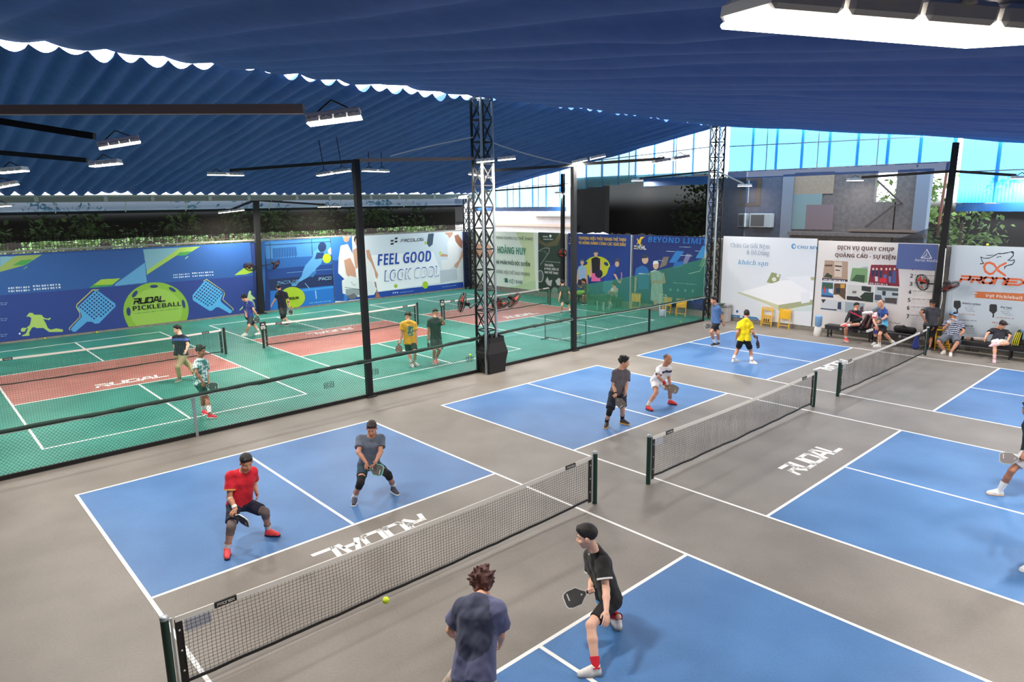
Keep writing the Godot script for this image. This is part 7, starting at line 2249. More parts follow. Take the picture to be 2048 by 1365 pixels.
	b = banner("dark blue banner with slanted light shapes and two models", Vector3(21.33, 0.30, -13.00), true, 4.05, 3.22, 120, col(28, 38, 96), [
		[col(26, 50, 120), -0.07, 3.25, 3.98, 3.29, 4.13, 0.25, 0.01, 0.23],
		[col(206, 212, 222), -0.14, 3.26, -0.08, 3.26, 0.01, -0.16, -0.05, -0.17],
		[col(190, 198, 210), -0.12, 3.27, 3.98, 3.31, 3.98, 3.29, -0.12, 3.25],
		[col(226, 186, 50), 0.19, 3.04, 0.27, 3.05, 0.32, 2.96, 0.43, 3.13, 0.67, 3.14, 0.48, 3, 0.43, 2.79, 0.56, 2.76, 0.43, 2.72, 0.35, 2.79, 0.27, 2.84, 0.24, 2.76, 0.21, 2.78, 0.27, 2.92],
		[col(50, 130, 206), 2.41, 2.57, 2.84, 2.55, 2.43, 2.03, 2.05, 2.01],
		[col(130, 120, 110), 1.73, 2.25, 2.04, 2.28, 1.92, 1.89, 1.53, 1.72],
		[col(130, 130, 170), 2.96, 2.45, 3.21, 2.43, 3.02, 2.03, 2.73, 1.94],
		[col(60, 150, 216), 3.76, 2.84, 4, 2.84, 4.03, 2.29, 3.43, 2.28],
		[col(120, 150, 140), 3.86, 2.47, 4.02, 2.5, 4.04, 1.94, 3.6, 1.93],
		[col(40, 110, 190), 2.35, 2.06, 2.85, 2.12, 2.78, 1.87, 2.27, 1.77],
		[col(180, 206, 226), 1.89, 2.51, 2.34, 2.51, 2.34, 2.53, 1.89, 2.53],
		[col(180, 206, 226), 2.57, 2.73, 3.17, 2.74, 3.17, 2.76, 2.57, 2.75],
		[col(180, 206, 226), 3.4, 2.58, 3.66, 2.58, 3.66, 2.6, 3.4, 2.61],
		[col(180, 206, 226), 2.67, 2.36, 3.27, 2.36, 3.27, 2.38, 2.67, 2.38],
		[col(180, 206, 226), 1.46, 2.08, 1.74, 2.07, 1.74, 2.09, 1.46, 2.1],
		[col(214, 178, 150), "e", 0.717, 2.088, 0.184, 0.009, 0.006, -0.211, 28],
		[col(50, 60, 90), 0.51, 2.12, 0.57, 2.31, 0.78, 2.34, 0.88, 2.17],
		[col(40, 110, 180), 0.2, 1.64, 0.56, 1.8, 0.84, 1.72, 0.99, 1.46, 0.97, 0.7, 0.36, 0.65, 0.3, 1.22, 0.13, 1.25],
		[col(236, 238, 238), 0.35, 1.39, 1, 1.4, 1, 1.43, 0.35, 1.42],
		[col(214, 178, 150), 0.13, 1.23, 0.26, 1.24, 0.24, 0.64, 0.17, 0.44, 0.12, 0.47],
		[col(214, 178, 150), "e", 1.332, 1.858, 0.162, 0.009, 0.007, -0.201, 28],
		[col(236, 238, 238), 1.16, 1.89, 1.2, 2.04, 1.42, 2.07, 1.5, 1.94],
		[col(190, 214, 206), 1.03, 1.54, 1.26, 1.63, 1.57, 1.59, 1.76, 1.44, 1.73, 1.06, 1.8, 0.17, 1.63, 0.04, 1.08, 0.21, 1.12, 1.02],
		[col(214, 178, 150), 1.02, 1.5, 1.13, 1.51, 1.14, 1.13, 1.77, 1.18, 1.86, 1.04, 1.1, 0.98],
		[col(214, 178, 150), 1.71, 1.55, 1.81, 1.52, 1.9, 1.08, 1.77, 1.03],
		[col(214, 178, 150), 1.21, 0.23, 1.49, 0.25, 1.45, -0.02, 1.31, -0.03],
		[col(170, 214, 206), "s", 2.318, 1.130, 3.559, 1.144, 0.037, 12],
		[col(110, 180, 170), "e", 2.179, 0.782, 0.070, 0.006, 0.003, -0.074, 8],
		[col(110, 180, 170), "e", 2.134, 0.350, 0.061, 0.006, 0.003, -0.067, 8],
		[col(110, 180, 170), "e", 2.577, 0.797, 0.068, 0.006, 0.003, -0.073, 8],
		[col(110, 180, 170), "e", 2.547, 0.374, 0.060, 0.006, 0.003, -0.066, 8],
		[col(110, 180, 170), "e", 2.968, 0.811, 0.067, 0.006, 0.003, -0.073, 8],
		[col(110, 180, 170), "e", 2.952, 0.397, 0.059, 0.006, 0.003, -0.066, 8],
		[col(110, 180, 170), "e", 3.351, 0.826, 0.066, 0.006, 0.003, -0.072, 8],
		[col(110, 180, 170), "e", 3.349, 0.420, 0.058, 0.005, 0.003, -0.065, 8],
	])
	word(b, "BEYOND LIMITS", 0.88, 2.91, 3.28, 0.245, col(40, 120, 206), true, 0.12, false)
	mark(b, "RUDAL", 0.09, 2.57, 0.69, 0.129, col(236, 238, 238), 0.050, 0.15)
	b = banner("white hotel bedding banner with a printed bed", Vector3(21.33, 0.18, -8.25), true, 3.97, 3.40, 130, col(226, 232, 240), [
		[col(90, 150, 206), "e", 3.065, 3.081, 0.095, 0.003, 0.007, -0.104, 28],
		[col(226, 234, 240), "e", 3.088, 3.082, 0.050, 0.002, 0.004, -0.059, 28],
		[col(150, 160, 110), 2.04, 1.59, 2.23, 2.01, 2.62, 1.94, 2.56, 1.69, 2.34, 1.55],
		[col(226, 230, 220), "e", 2.352, 1.731, 0.096, 0.007, 0.006, -0.084, 28],
		[col(226, 230, 220), "e", 2.502, 1.895, 0.063, 0.004, 0.005, -0.069, 28],
		[col(200, 206, 176), 0.75, 1.05, 0.9, 1.09, 2.62, 0.71, 2.63, 0.5, 2.07, 0.71],
		[col(168, 176, 140), 2.6, 0.71, 4.16, 1.11, 4.18, 0.92, 2.62, 0.48],
		[col(244, 246, 250), 0.9, 1.09, 2.65, 1.7, 3.83, 1.86, 4.11, 1.8, 4.16, 1.11, 2.6, 0.71],
		[col(236, 240, 246), 2.8, 1.86, 3.81, 1.97, 4.13, 1.77, 4.05, 1.39, 3.46, 1.29, 3.53, 0.86, 3.86, 0.95, 3.83, 1.34],
		[col(186, 190, 150), 3.81, 1.93, 4.16, 1.93, 4.17, 1.81, 3.84, 1.81],
		[col(206, 224, 222), 2.66, 0.46, 4.18, 0.89, 4.18, 0.63, 2.89, 0.49],
		[col(70, 130, 180), 0.38, 0.09, 1.69, 0.11, 1.81, 0.03, 1.7, -0.08, 0.39, -0.09],
		[col(190, 214, 232), "s", 0.454, 0.020, 0.833, 0.022, 0.058, 8],
		[col(190, 214, 232), "s", 1.313, 0.015, 1.697, 0.019, 0.056, 8],
		[col(206, 222, 236), "e", 1.008, 0.033, 0.069, 0.008, 0.004, -0.073, 28],
		[col(40, 90, 160), 0.75, 0.3, 0.85, 0.31, 0.86, 0.21, 0.75, 0.2],
	])
	word(b, "Chăn Ga Gối Nệm", 0.36, 2.95, 1.74, 0.167, col(130, 150, 176), false, 0, true)
	word(b, "& Đồ Dùng", 1.11, 2.68, 0.97, 0.164, col(130, 150, 176), false, 0, true)
	word(b, "khách sạn", 0.73, 2.26, 1.34, 0.182, col(90, 160, 206), false, 0.2, true)
	word(b, "CHU MY", 3.22, 3.00, 0.81, 0.118, col(90, 150, 196), true, 0, false)
	b = banner("white service banner with photo tiles and a numbered list", Vector3(21.33, 0.18, -4.22), true, 4.02, 3.34, 140, col(226, 222, 220), [
		[col(214, 206, 204), 1.54, 3.09, 1.63, 3.17, 1.72, 3.16, 1.65, 3.04, 1.75, 2.93, 1.7, 2.88, 1.56, 2.98],
		[col(176, 150, 130), 0.28, 2.6, 1.14, 2.59, 1.18, 1.85, 0.25, 1.86],
		[col(96, 70, 60), 0.3, 2.43, 0.58, 2.45, 0.58, 2.38, 0.3, 2.37],
		[col(210, 196, 180), 0.64, 2.57, 0.93, 2.56, 0.95, 2, 0.68, 2.01],
		[col(60, 50, 46), 0.67, 2.43, 0.92, 2.42, 0.92, 2.37, 0.67, 2.38],
		[col(60, 50, 46), 0.7, 2.27, 0.87, 2.26, 0.87, 2.23, 0.71, 2.23],
		[col(50, 64, 44), 0.29, 1.96, 0.41, 2.13, 0.61, 2.03, 0.61, 1.94],
		[col(38, 44, 64), 0.24, 1.92, 1.18, 1.92, 1.18, 1.84, 0.24, 1.83],
		[col(226, 226, 230), "s", 0.296, 1.889, 1.100, 1.884, 0.047, 13],
		[col(214, 220, 216), 1.2, 2.6, 1.9, 2.58, 1.92, 1.82, 1.23, 1.81],
		[col(120, 160, 110), 1.31, 2.37, 1.85, 2.38, 1.87, 1.86, 1.26, 1.88],
		[col(60, 90, 60), 1.46, 2.13, 1.77, 2.13, 1.77, 1.85, 1.3, 1.89],
		[col(170, 176, 190), 1.57, 2.41, 1.85, 2.45, 1.85, 2.36],
		[col(130, 34, 50), 1.95, 2.52, 2.85, 2.56, 2.96, 1.81, 1.91, 1.81],
		[col(40, 40, 80), 1.98, 2.35, 2.09, 2.35, 2.09, 2.13, 2, 2.1],
		[col(40, 40, 80), 2.11, 2.33, 2.22, 2.34, 2.23, 2.11, 2.13, 2.12],
		[col(206, 206, 220), 2.11, 2.11, 2.22, 2.11, 2.23, 1.93, 2.14, 1.93],
		[col(40, 50, 90), 2.25, 2.32, 2.34, 2.32, 2.35, 2.05, 2.28, 2.07],
		[col(80, 110, 170), 2.4, 2.19, 2.51, 2.2, 2.51, 2.07, 2.39, 2.08],
		[col(214, 40, 60), 2.27, 2.06, 2.51, 2.08, 2.53, 1.91, 2.27, 1.9],
		[col(40, 50, 90), 2.56, 2.34, 2.65, 2.34, 2.66, 2.14, 2.57, 2.16],
		[col(90, 130, 190), 2.57, 2.14, 2.66, 2.14, 2.67, 1.92, 2.6, 1.93],
		[col(60, 90, 150), 2.69, 2.34, 2.81, 2.35, 2.83, 1.91, 2.71, 1.92],
		[col(50, 24, 36), 1.94, 1.87, 2.63, 1.87, 2.63, 1.83, 1.93, 1.82],
		[col(226, 200, 190), "e", 2.035, 2.371, 0.036, 0.002, 0.004, -0.049, 8],
		[col(226, 200, 190), "e", 2.155, 2.378, 0.036, 0.002, 0.004, -0.049, 8],
		[col(226, 200, 190), "e", 2.308, 2.387, 0.035, 0.002, 0.004, -0.049, 8],
		[col(226, 200, 190), "e", 2.474, 2.397, 0.035, 0.002, 0.004, -0.049, 8],
		[col(226, 200, 190), "e", 2.597, 2.405, 0.035, 0.002, 0.004, -0.048, 8],
		[col(226, 200, 190), "e", 2.746, 2.414, 0.034, 0.002, 0.004, -0.048, 8],
		[col(226, 226, 230), "s", 1.960, 1.872, 2.573, 1.865, 0.041, 10],
		[col(70, 130, 180), 0.24, 1.77, 0.66, 1.77, 0.71, 1.2, 0.25, 1.2],
		[col(60, 90, 70), 0.26, 1.74, 0.65, 1.74, 0.67, 1.56, 0.27, 1.5],
		[col(220, 50, 60), 0.32, 1.58, 0.37, 1.58, 0.38, 1.37, 0.32, 1.36],
		[col(226, 226, 230), 0.51, 1.52, 0.67, 1.53, 0.68, 1.34, 0.52, 1.4],
		[col(40, 60, 100), 0.26, 1.27, 0.7, 1.27, 0.71, 1.2, 0.25, 1.2],
		[col(90, 70, 50), 0.7, 1.75, 1.13, 1.77, 1.15, 1.16, 0.71, 1.32],
		[col(206, 160, 70), 0.93, 1.74, 1.09, 1.75, 1.09, 1.59, 0.94, 1.59],
		[col(30, 34, 60), 0.78, 1.57, 0.94, 1.58, 0.93, 1.39, 0.8, 1.4],
		[col(226, 214, 200), 0.71, 1.32, 0.89, 1.34, 1.14, 1.16, 0.98, 1.16],
		[col(206, 208, 206), 1.18, 1.74, 2.08, 1.75, 2.13, 1.15, 1.2, 1.16],
		[col(46, 46, 46), 1.69, 1.73, 2.02, 1.72, 2.02, 1.53, 1.7, 1.56],
		[col(40, 56, 46), 1.66, 1.34, 1.82, 1.51, 2.12, 1.52, 2.13, 1.16, 1.8, 1.17],
		[col(120, 110, 100), 1.38, 1.52, 1.53, 1.53, 1.52, 1.44, 1.38, 1.43],
		[col(46, 40, 46), 1.19, 1.31, 1.57, 1.32, 1.8, 1.23, 1.8, 1.17, 1.2, 1.17],
		[col(186, 200, 204), 2.16, 1.76, 2.94, 1.76, 2.96, 1.15, 2.17, 1.16],
		[col(90, 100, 100), 2.23, 1.73, 2.93, 1.74, 2.93, 1.63, 2.24, 1.62],
		[col(80, 90, 110), 2.17, 1.45, 2.38, 1.45, 2.44, 1.25, 2.18, 1.25],
		[col(50, 56, 66), 2.41, 1.61, 2.53, 1.6, 2.53, 1.44, 2.42, 1.45],
		[col(60, 66, 72), 2.74, 1.57, 2.94, 1.56, 2.94, 1.48, 2.75, 1.47],
		[col(80, 74, 74), 2.51, 1.37, 2.92, 1.39, 2.92, 1.18, 2.53, 1.19],
		[col(206, 210, 214), 0.26, 1.1, 1.14, 1.11, 1.13, 0.69, 0.26, 0.7],
		[col(40, 40, 44), 0.26, 1.1, 0.45, 1.11, 0.34, 0.96],
		[col(46, 60, 90), 0.89, 1.05, 1.01, 1.07, 1.03, 0.78, 0.89, 0.79],
		[col(46, 60, 90), 0.26, 0.76, 0.87, 0.77, 0.87, 0.72, 0.26, 0.72],
		[col(160, 176, 184), 1.15, 1.09, 1.85, 1.1, 1.84, 0.71, 1.17, 0.69],
		[col(90, 60, 76), 1.69, 0.92, 1.8, 1, 1.82, 0.73, 1.73, 0.74],
		[col(120, 116, 116), "s", 3.403, 2.523, 4.036, 2.526, 0.028, 12],
		[col(196, 194, 194), "s", 3.403, 2.476, 3.984, 2.477, 0.019, 12],
		[col(196, 194, 194), "s", 3.404, 2.428, 3.932, 2.427, 0.019, 12],
		[col(196, 194, 194), "s", 3.404, 2.380, 3.880, 2.376, 0.019, 12],
		[col(120, 116, 116), "s", 3.408, 2.264, 4.042, 2.272, 0.028, 12],
		[col(196, 194, 194), "s", 3.408, 2.216, 3.990, 2.222, 0.019, 12],
		[col(196, 194, 194), "s", 3.409, 2.168, 3.938, 2.171, 0.019, 12],
		[col(196, 194, 194), "s", 3.409, 2.121, 3.886, 2.120, 0.019, 12],
		[col(120, 116, 116), "s", 3.414, 1.986, 4.049, 2.000, 0.028, 12],
		[col(196, 194, 194), "s", 3.414, 1.938, 3.997, 1.949, 0.019, 12],
		[col(196, 194, 194), "s", 3.415, 1.890, 3.945, 1.898, 0.019, 12],
		[col(196, 194, 194), "s", 3.415, 1.842, 3.893, 1.846, 0.019, 12],
		[col(120, 116, 116), "s", 3.405, 1.702, 4.042, 1.721, 0.028, 12],
		[col(196, 194, 194), "s", 3.406, 1.654, 3.990, 1.669, 0.020, 12],
		[col(196, 194, 194), "s", 3.406, 1.605, 3.938, 1.617, 0.020, 12],
		[col(196, 194, 194), "s", 3.407, 1.557, 3.885, 1.565, 0.020, 12],
		[col(120, 116, 116), "s", 3.407, 1.423, 4.046, 1.448, 0.028, 12],
		[col(196, 194, 194), "s", 3.408, 1.375, 3.994, 1.396, 0.020, 12],
		[col(196, 194, 194), "s", 3.408, 1.327, 3.941, 1.343, 0.020, 12],
		[col(196, 194, 194), "s", 3.409, 1.278, 3.889, 1.290, 0.020, 12],
		[col(120, 116, 116), "s", 3.404, 1.143, 4.044, 1.173, 0.028, 12],
		[col(196, 194, 194), "s", 3.404, 1.095, 3.992, 1.120, 0.020, 12],
		[col(196, 194, 194), "s", 3.405, 1.046, 3.939, 1.067, 0.020, 12],
		[col(196, 194, 194), "s", 3.405, 0.997, 3.886, 1.013, 0.020, 12],
		[col(120, 116, 116), "s", 3.411, 0.849, 4.053, 0.886, 0.029, 12],
		[col(196, 194, 194), "s", 3.412, 0.801, 4.000, 0.832, 0.020, 12],
		[col(196, 194, 194), "s", 3.412, 0.752, 3.947, 0.778, 0.020, 12],
		[col(196, 194, 194), "s", 3.413, 0.703, 3.895, 0.723, 0.020, 12],
		[col(120, 120, 116), 2.72, 0.43, 2.78, 0.54, 2.77, 0.54, 2.71, 0.44],
		[col(120, 120, 116), 2.77, 0.53, 2.84, 0.46, 2.85, 0.47, 2.78, 0.55],
		[col(120, 120, 116), 2.84, 0.46, 2.93, 0.5, 2.92, 0.52, 2.84, 0.47],
		[col(120, 120, 116), 2.91, 0.5, 3.01, 0.46, 3.01, 0.48, 2.92, 0.52],
		[col(120, 120, 116), 3.01, 0.46, 3.11, 0.51, 3.11, 0.53, 3, 0.48],
	])
	word(b, "DỊCH VỤ QUAY CHỤP", 0.73, 3.03, 1.95, 0.143, col(86, 58, 52), true, 0, false)
	word(b, "QUẢNG CÁO - SỰ KIỆN", 0.66, 2.75, 2.09, 0.139, col(86, 58, 52), true, 0, false)
	word(b, "1", 3.28, 2.41, 0.08, 0.134, col(150, 50, 60), true, 0, false)
	word(b, "2", 3.28, 2.15, 0.08, 0.134, col(34, 34, 36), true, 0, false)
	word(b, "3", 3.29, 1.87, 0.08, 0.135, col(34, 34, 36), true, 0, false)
	word(b, "4", 3.28, 1.58, 0.08, 0.135, col(34, 34, 36), true, 0, false)
	word(b, "5", 3.28, 1.30, 0.08, 0.136, col(34, 34, 36), true, 0, false)
	word(b, "6", 3.28, 1.02, 0.08, 0.136, col(34, 34, 36), true, 0, false)
	word(b, "7", 3.29, 0.72, 0.08, 0.137, col(34, 34, 36), true, 0, false)
	b = banner("small blue media sign hung on the service banner", Vector3(21.30, 2.62, -1.42), true, 1.25, 0.88, 140, col(84, 104, 160), [
		[col(236, 238, 238), 0.76, 0.4, 0.92, 0.71, 0.91, 0.72, 0.75, 0.41],
		[col(236, 238, 238), 0.9, 0.71, 1.08, 0.4, 1.1, 0.41, 0.92, 0.72],
		[col(236, 238, 238), 1.09, 0.42, 0.75, 0.42, 0.75, 0.4, 1.09, 0.4],
		[col(236, 238, 238), 0.91, 0.71, 0.92, 0.49, 0.93, 0.49, 0.92, 0.71],
		[col(236, 238, 238), 0.92, 0.5, 0.75, 0.42, 0.76, 0.41, 0.93, 0.49],
		[col(236, 238, 238), 0.92, 0.49, 1.09, 0.41, 1.09, 0.42, 0.92, 0.5],
		[col(236, 238, 238), 0.81, 0.41, 0.92, 0.55, 0.91, 0.56, 0.8, 0.42],
	])
	word(b, "Aerial Media", 0.58, 0.29, 0.70, 0.091, col(226, 230, 236), false, 0, false)
	b = banner("pale banner with orange letters and a howling wolf head", Vector3(21.33, 0.16, 0.22), true, 5.98, 3.34, 120, col(196, 210, 220), [
		[col(40, 42, 48), 0.86, 2.74, 0.96, 2.76, 0.96, 2.79, 0.85, 2.77],
		[col(40, 42, 48), 0.96, 2.78, 0.9, 2.87, 0.88, 2.86, 0.95, 2.76],
		[col(40, 42, 48), 0.91, 2.85, 0.86, 2.99, 0.84, 2.98, 0.89, 2.85],
		[col(40, 42, 48), 0.84, 2.97, 0.95, 2.93, 0.96, 2.95, 0.85, 2.99],
		[col(40, 42, 48), 0.94, 2.93, 1.1, 2.94, 1.1, 2.97, 0.94, 2.95],
		[col(40, 42, 48), 1.09, 2.94, 1.21, 3.02, 1.2, 3.04, 1.08, 2.96],
		[col(40, 42, 48), 1.2, 3.01, 1.32, 3.1, 1.31, 3.12, 1.19, 3.04],
		[col(40, 42, 48), 1.31, 3.09, 1.46, 3.1, 1.46, 3.13, 1.3, 3.12],
		[col(40, 42, 48), 1.45, 3.1, 1.56, 3.13, 1.56, 3.16, 1.44, 3.13],
		[col(40, 42, 48), 1.55, 3.13, 1.68, 3.18, 1.67, 3.2, 1.54, 3.15],
		[col(40, 42, 48), 1.66, 3.18, 1.71, 3.16, 1.71, 3.19, 1.66, 3.2],
		[col(40, 42, 48), 1.69, 3.18, 1.71, 3.06, 1.73, 3.06, 1.72, 3.18],
		[col(40, 42, 48), 1.71, 3.08, 1.64, 2.97, 1.66, 2.95, 1.73, 3.06],
		[col(40, 42, 48), 1.65, 2.98, 1.58, 2.91, 1.59, 2.89, 1.67, 2.96],
		[col(40, 42, 48), 1.59, 2.9, 1.7, 2.89, 1.7, 2.92, 1.58, 2.92],
		[col(40, 42, 48), 1.7, 2.89, 1.76, 2.93, 1.75, 2.95, 1.69, 2.91],
		[col(40, 42, 48), 1.74, 2.94, 1.76, 2.86, 1.78, 2.87, 1.76, 2.95],
		[col(40, 42, 48), 1.76, 2.89, 1.71, 2.78, 1.73, 2.77, 1.78, 2.87],
		[col(40, 42, 48), 1.72, 2.8, 1.62, 2.77, 1.63, 2.74, 1.73, 2.77],
		[col(40, 42, 48), 1.63, 2.77, 1.53, 2.72, 1.54, 2.69, 1.64, 2.75],
		[col(40, 42, 48), 1.53, 2.72, 1.52, 2.64, 1.54, 2.63, 1.56, 2.71],
		[col(40, 42, 48), 1, 3.06, 1.02, 3.02, 1.03, 3.03, 1.01, 3.06],
		[col(40, 42, 48), 1.02, 3.02, 1.12, 3.03, 1.12, 3.05, 1.02, 3.04],
		[col(40, 42, 48), 1.12, 3.03, 1.19, 3.06, 1.19, 3.07, 1.11, 3.05],
		[col(40, 42, 48), 1.29, 2.96, 1.35, 3.01, 1.35, 3.03, 1.28, 2.98],
		[col(40, 42, 48), 1.34, 3.01, 1.41, 3, 1.41, 3.02, 1.34, 3.03],
		[col(40, 42, 48), 1.64, 3.17, 1.7, 3.19, 1.71, 3.11],
		[col(222, 106, 62), 1.55, 2.86, 1.37, 2.73, 1.4, 2.68, 1.58, 2.8],
		[col(222, 106, 62), 1.39, 2.75, 1.2, 2.47, 1.25, 2.43, 1.43, 2.71],
		[col(222, 106, 62), 1.25, 2.5, 1.12, 2.47, 1.14, 2.4, 1.26, 2.44],
		[col(222, 106, 62), 1.17, 2.46, 1.03, 2.56, 1, 2.5, 1.15, 2.4],
		[col(222, 106, 62), 1.06, 2.51, 1, 2.69, 0.94, 2.67, 1.01, 2.49],
		[col(222, 106, 62), 1, 2.63, 1.05, 2.78, 0.99, 2.81, 0.94, 2.66],
		[col(222, 106, 62), 1.01, 2.74, 1.13, 2.78, 1.11, 2.85, 0.99, 2.8],
		[col(222, 106, 62), 1.08, 2.79, 1.24, 2.72, 1.25, 2.79, 1.1, 2.85],
		[col(222, 106, 62), 1.2, 2.76, 1.36, 2.54, 1.4, 2.58, 1.24, 2.8],
		[col(222, 106, 62), 1.34, 2.55, 1.58, 2.38, 1.6, 2.44, 1.37, 2.61],
		[col(196, 210, 220), 1.42, 2.72, 1.26, 2.47, 1.26, 2.46, 1.43, 2.72],
		[col(206, 116, 66), 0.77, 1.84, 0.89, 1.85, 2.13, 1.89, 3.31, 1.92, 3.34, 1.68, 2.15, 1.64, 0.96, 1.64, 0.79, 1.65, 0.86, 1.7, 0.77, 1.74, 0.9, 1.79],
		[col(44, 48, 50), 0.24, 1.44, 0.26, 1.49, 0.41, 1.5, 0.44, 1.46, 0.46, 1.3, 0.38, 1.21, 0.4, 1.09, 0.36, 1.08, 0.34, 1.21, 0.25, 1.28],
		[col(44, 48, 50), 1.26, 1.42, 1.28, 1.47, 1.43, 1.48, 1.46, 1.44, 1.48, 1.27, 1.41, 1.17, 1.42, 1.05, 1.38, 1.04, 1.37, 1.17, 1.27, 1.25],
		[col(140, 146, 156), "s", 0.616, 1.361, 0.866, 1.368, 0.023, 8],
		[col(140, 146, 156), "s", 0.572, 1.291, 0.823, 1.299, 0.023, 8],
		[col(140, 146, 156), "s", 0.603, 1.235, 0.854, 1.244, 0.023, 8],
		[col(140, 146, 156), "s", 0.646, 1.186, 0.896, 1.195, 0.023, 8],
		[col(140, 146, 156), "s", 1.644, 1.344, 1.878, 1.351, 0.023, 8],
		[col(140, 146, 156), "s", 1.580, 1.274, 1.815, 1.282, 0.023, 8],
		[col(140, 146, 156), "s", 1.633, 1.222, 1.867, 1.231, 0.023, 8],
		[col(140, 146, 156), "s", 1.709, 1.179, 1.942, 1.188, 0.023, 8],
		[col(140, 146, 156), "s", 0.693, 0.606, 0.943, 0.619, 0.024, 8],
		[col(140, 146, 156), "s", 0.675, 0.529, 0.926, 0.543, 0.024, 8],
		[col(140, 146, 156), "s", 0.683, 0.455, 0.934, 0.470, 0.024, 8],
		[col(180, 130, 120), "s", 0.517, 1.083, 0.882, 1.088, 0.027, 10],
		[col(170, 130, 120), "s", 1.483, 1.068, 1.977, 1.081, 0.026, 14],
		[col(110, 114, 124), "s", 0.461, 0.877, 0.984, 0.893, 0.030, 14],
		[col(180, 110, 110), "s", 1.381, 0.896, 1.549, 0.896, 0.026, 4],
		[col(120, 124, 134), "s", 1.763, 0.898, 1.881, 0.890, 0.026, 4],
	])
	word(b, "Vợt Pickleball", 1.12, 1.70, 0.98, 0.097, col(240, 226, 214), true, 0, false)
	word(b, "Matrix Carbon", 0.50, 1.41, 0.51, 0.059, col(96, 100, 110), true, 0, false)
	word(b, "Pro Tour", 1.57, 1.38, 0.30, 0.062, col(90, 94, 104), true, 0, false)
	word(b, "Power Air", 0.59, 0.66, 0.30, 0.065, col(80, 84, 94), true, 0, false)
	word(b, "0945.100.828", 0.41, -0.17, 0.71, 0.102, col(60, 64, 70), true, 0, false)
	mark(b, "PRONEX", 0.35, 2.15, 1.92, 0.181, col(222, 106, 62), 0.060, 0.25)

# ---------------------------------------------------------------- wall fans
func fan(at: Vector3, facing: Vector3, from: Vector3, label: String, r := 0.29) -> void:
	var t := thing("wall_fan", label, "fan", at, 0, "black and orange wall fans")
	var z := facing.normalized()
	var x := Vector3.UP.cross(z).normalized()
	var bs := Basis(x, z.cross(x), z)
	for s: float in [0.05, -0.06]:
		var g := B.new()
		for k in 5:
			var rr := r * (1.0 - k * 0.19)
			var ring := []
			for i in 21:
				var a := TAU * i / 20.0
				ring.append(bs * Vector3(cos(a) * rr, sin(a) * rr, s + signf(s) * 0.03 * k * 0.5))
			g.tube(ring, 0.007 if k == 0 else 0.0035, 5, false)
		for i in 14:
			var a := TAU * i / 14.0
			g.bar(bs * Vector3(cos(a) * r, sin(a) * r, s), bs * Vector3(cos(a) * 0.06, sin(a) * 0.06, s + signf(s) * 0.06), 0.004, 0.004)
		part("guard", g, M.black, t)
	var rim := B.new()
	var ring := []
	for i in 25:
		var a := TAU * i / 24.0
		ring.append(bs * Vector3(cos(a) * r * 1.01, sin(a) * r * 1.01, -0.005))
	rim.tube(ring, 0.018, 6, false)
	part("guard_rim", rim, M.black, t)
	var orange := mat(col(226, 74, 42), 0.45)
	for k in 3:
		var a := TAU * k / 3.0 + 0.4
		var b := B.new()
		for e: float in [1.0, -1.0]:
			for j in 5:
				var u := j / 4.0
				var rr := lerpf(0.05, r * 0.9, u)
				var half := lerpf(0.25, 0.62, u)
				for q: float in [-1.0, 1.0]:
					var an := a + half * q
					b.put(bs * Vector3(cos(an) * rr, sin(an) * rr, 0.035 * q + 0.003 * e), bs.z * e)
		for e in 2:
			for j in 4:
				var i := e * 10 + j * 2
				b.idx.append_array(PackedInt32Array([i, i + 1, i + 2, i + 1, i + 3, i + 2]))
		part("blade", b.turned(), orange, t)
	var h := B.new()
	h.lathe(Vector3.ZERO, [Vector2(0.0, 0.075), Vector2(0.045, 0.06), Vector2(0.055, 0.03), Vector2(0.055, -0.04)], 12, Basis(bs.x, bs.z, -bs.y))
	part("hub", h, M.black, t)
	var m := B.new()
	m.lathe(Vector3.ZERO, [Vector2(0.05, -0.08), Vector2(0.075, -0.1), Vector2(0.075, -0.2), Vector2(0.05, -0.24), Vector2(0.0, -0.245)], 12, Basis(bs.x, bs.z, -bs.y))
	part("motor", m, M.black, t)
	var s := B.new()
	s.tube([bs * Vector3(0, -0.02, -0.18), bs * Vector3(0, -0.05, -0.26) + Vector3(0, -0.06, 0), from - at], 0.022, 7)
	part("bracket", s, M.black, t)

func build_fans() -> void:
	fan(Vector3(7.3, 2.25, -8.42), Vector3(-0.75, 0.25, -0.5), Vector3(7.92, 2.2, -8.4), "orange fan left of the mid-hall truss column")
	fan(Vector3(8.62, 2.08, -8.2), Vector3(-0.1, -0.75, 0.5), Vector3(8.4, 2.2, -8.4), "orange fan close against the mid-hall truss column", 0.27)
	fan(Vector3(9.32, 2.1, -8.35), Vector3(0.55, -0.6, 0.35), Vector3(8.4, 2.15, -8.4), "orange fan reaching right from the mid-hall truss column", 0.27)
	fan(Vector3(20.85, 2.24, -0.42), Vector3(-0.75, -0.2, -0.55), Vector3(21.05, 2.2, -0.1), "orange fan left of the black pole between banners", 0.27)
	fan(Vector3(20.85, 2.16, 0.42), Vector3(-0.2, -0.75, 0.5), Vector3(21.05, 2.2, 0.1), "orange fan right of the black pole between banners", 0.27)
	fan(Vector3(7.55, 2.3, -24.75), Vector3(-0.5, -0.7, 0.4), Vector3(8.0, 2.3, -25.0), "orange fan left of the thick far pole", 0.26)
	fan(Vector3(8.85, 2.32, -24.75), Vector3(0.6, -0.55, 0.4), Vector3(8.2, 2.3, -25.0), "orange fan right of the thick far pole", 0.26)
	fan(Vector3(20.8, 2.5, -17.15), Vector3(-0.6, -0.4, 0.6), Vector3(21.05, 2.5, -17.35), "dark fan on the pole beside the green banner", 0.24)

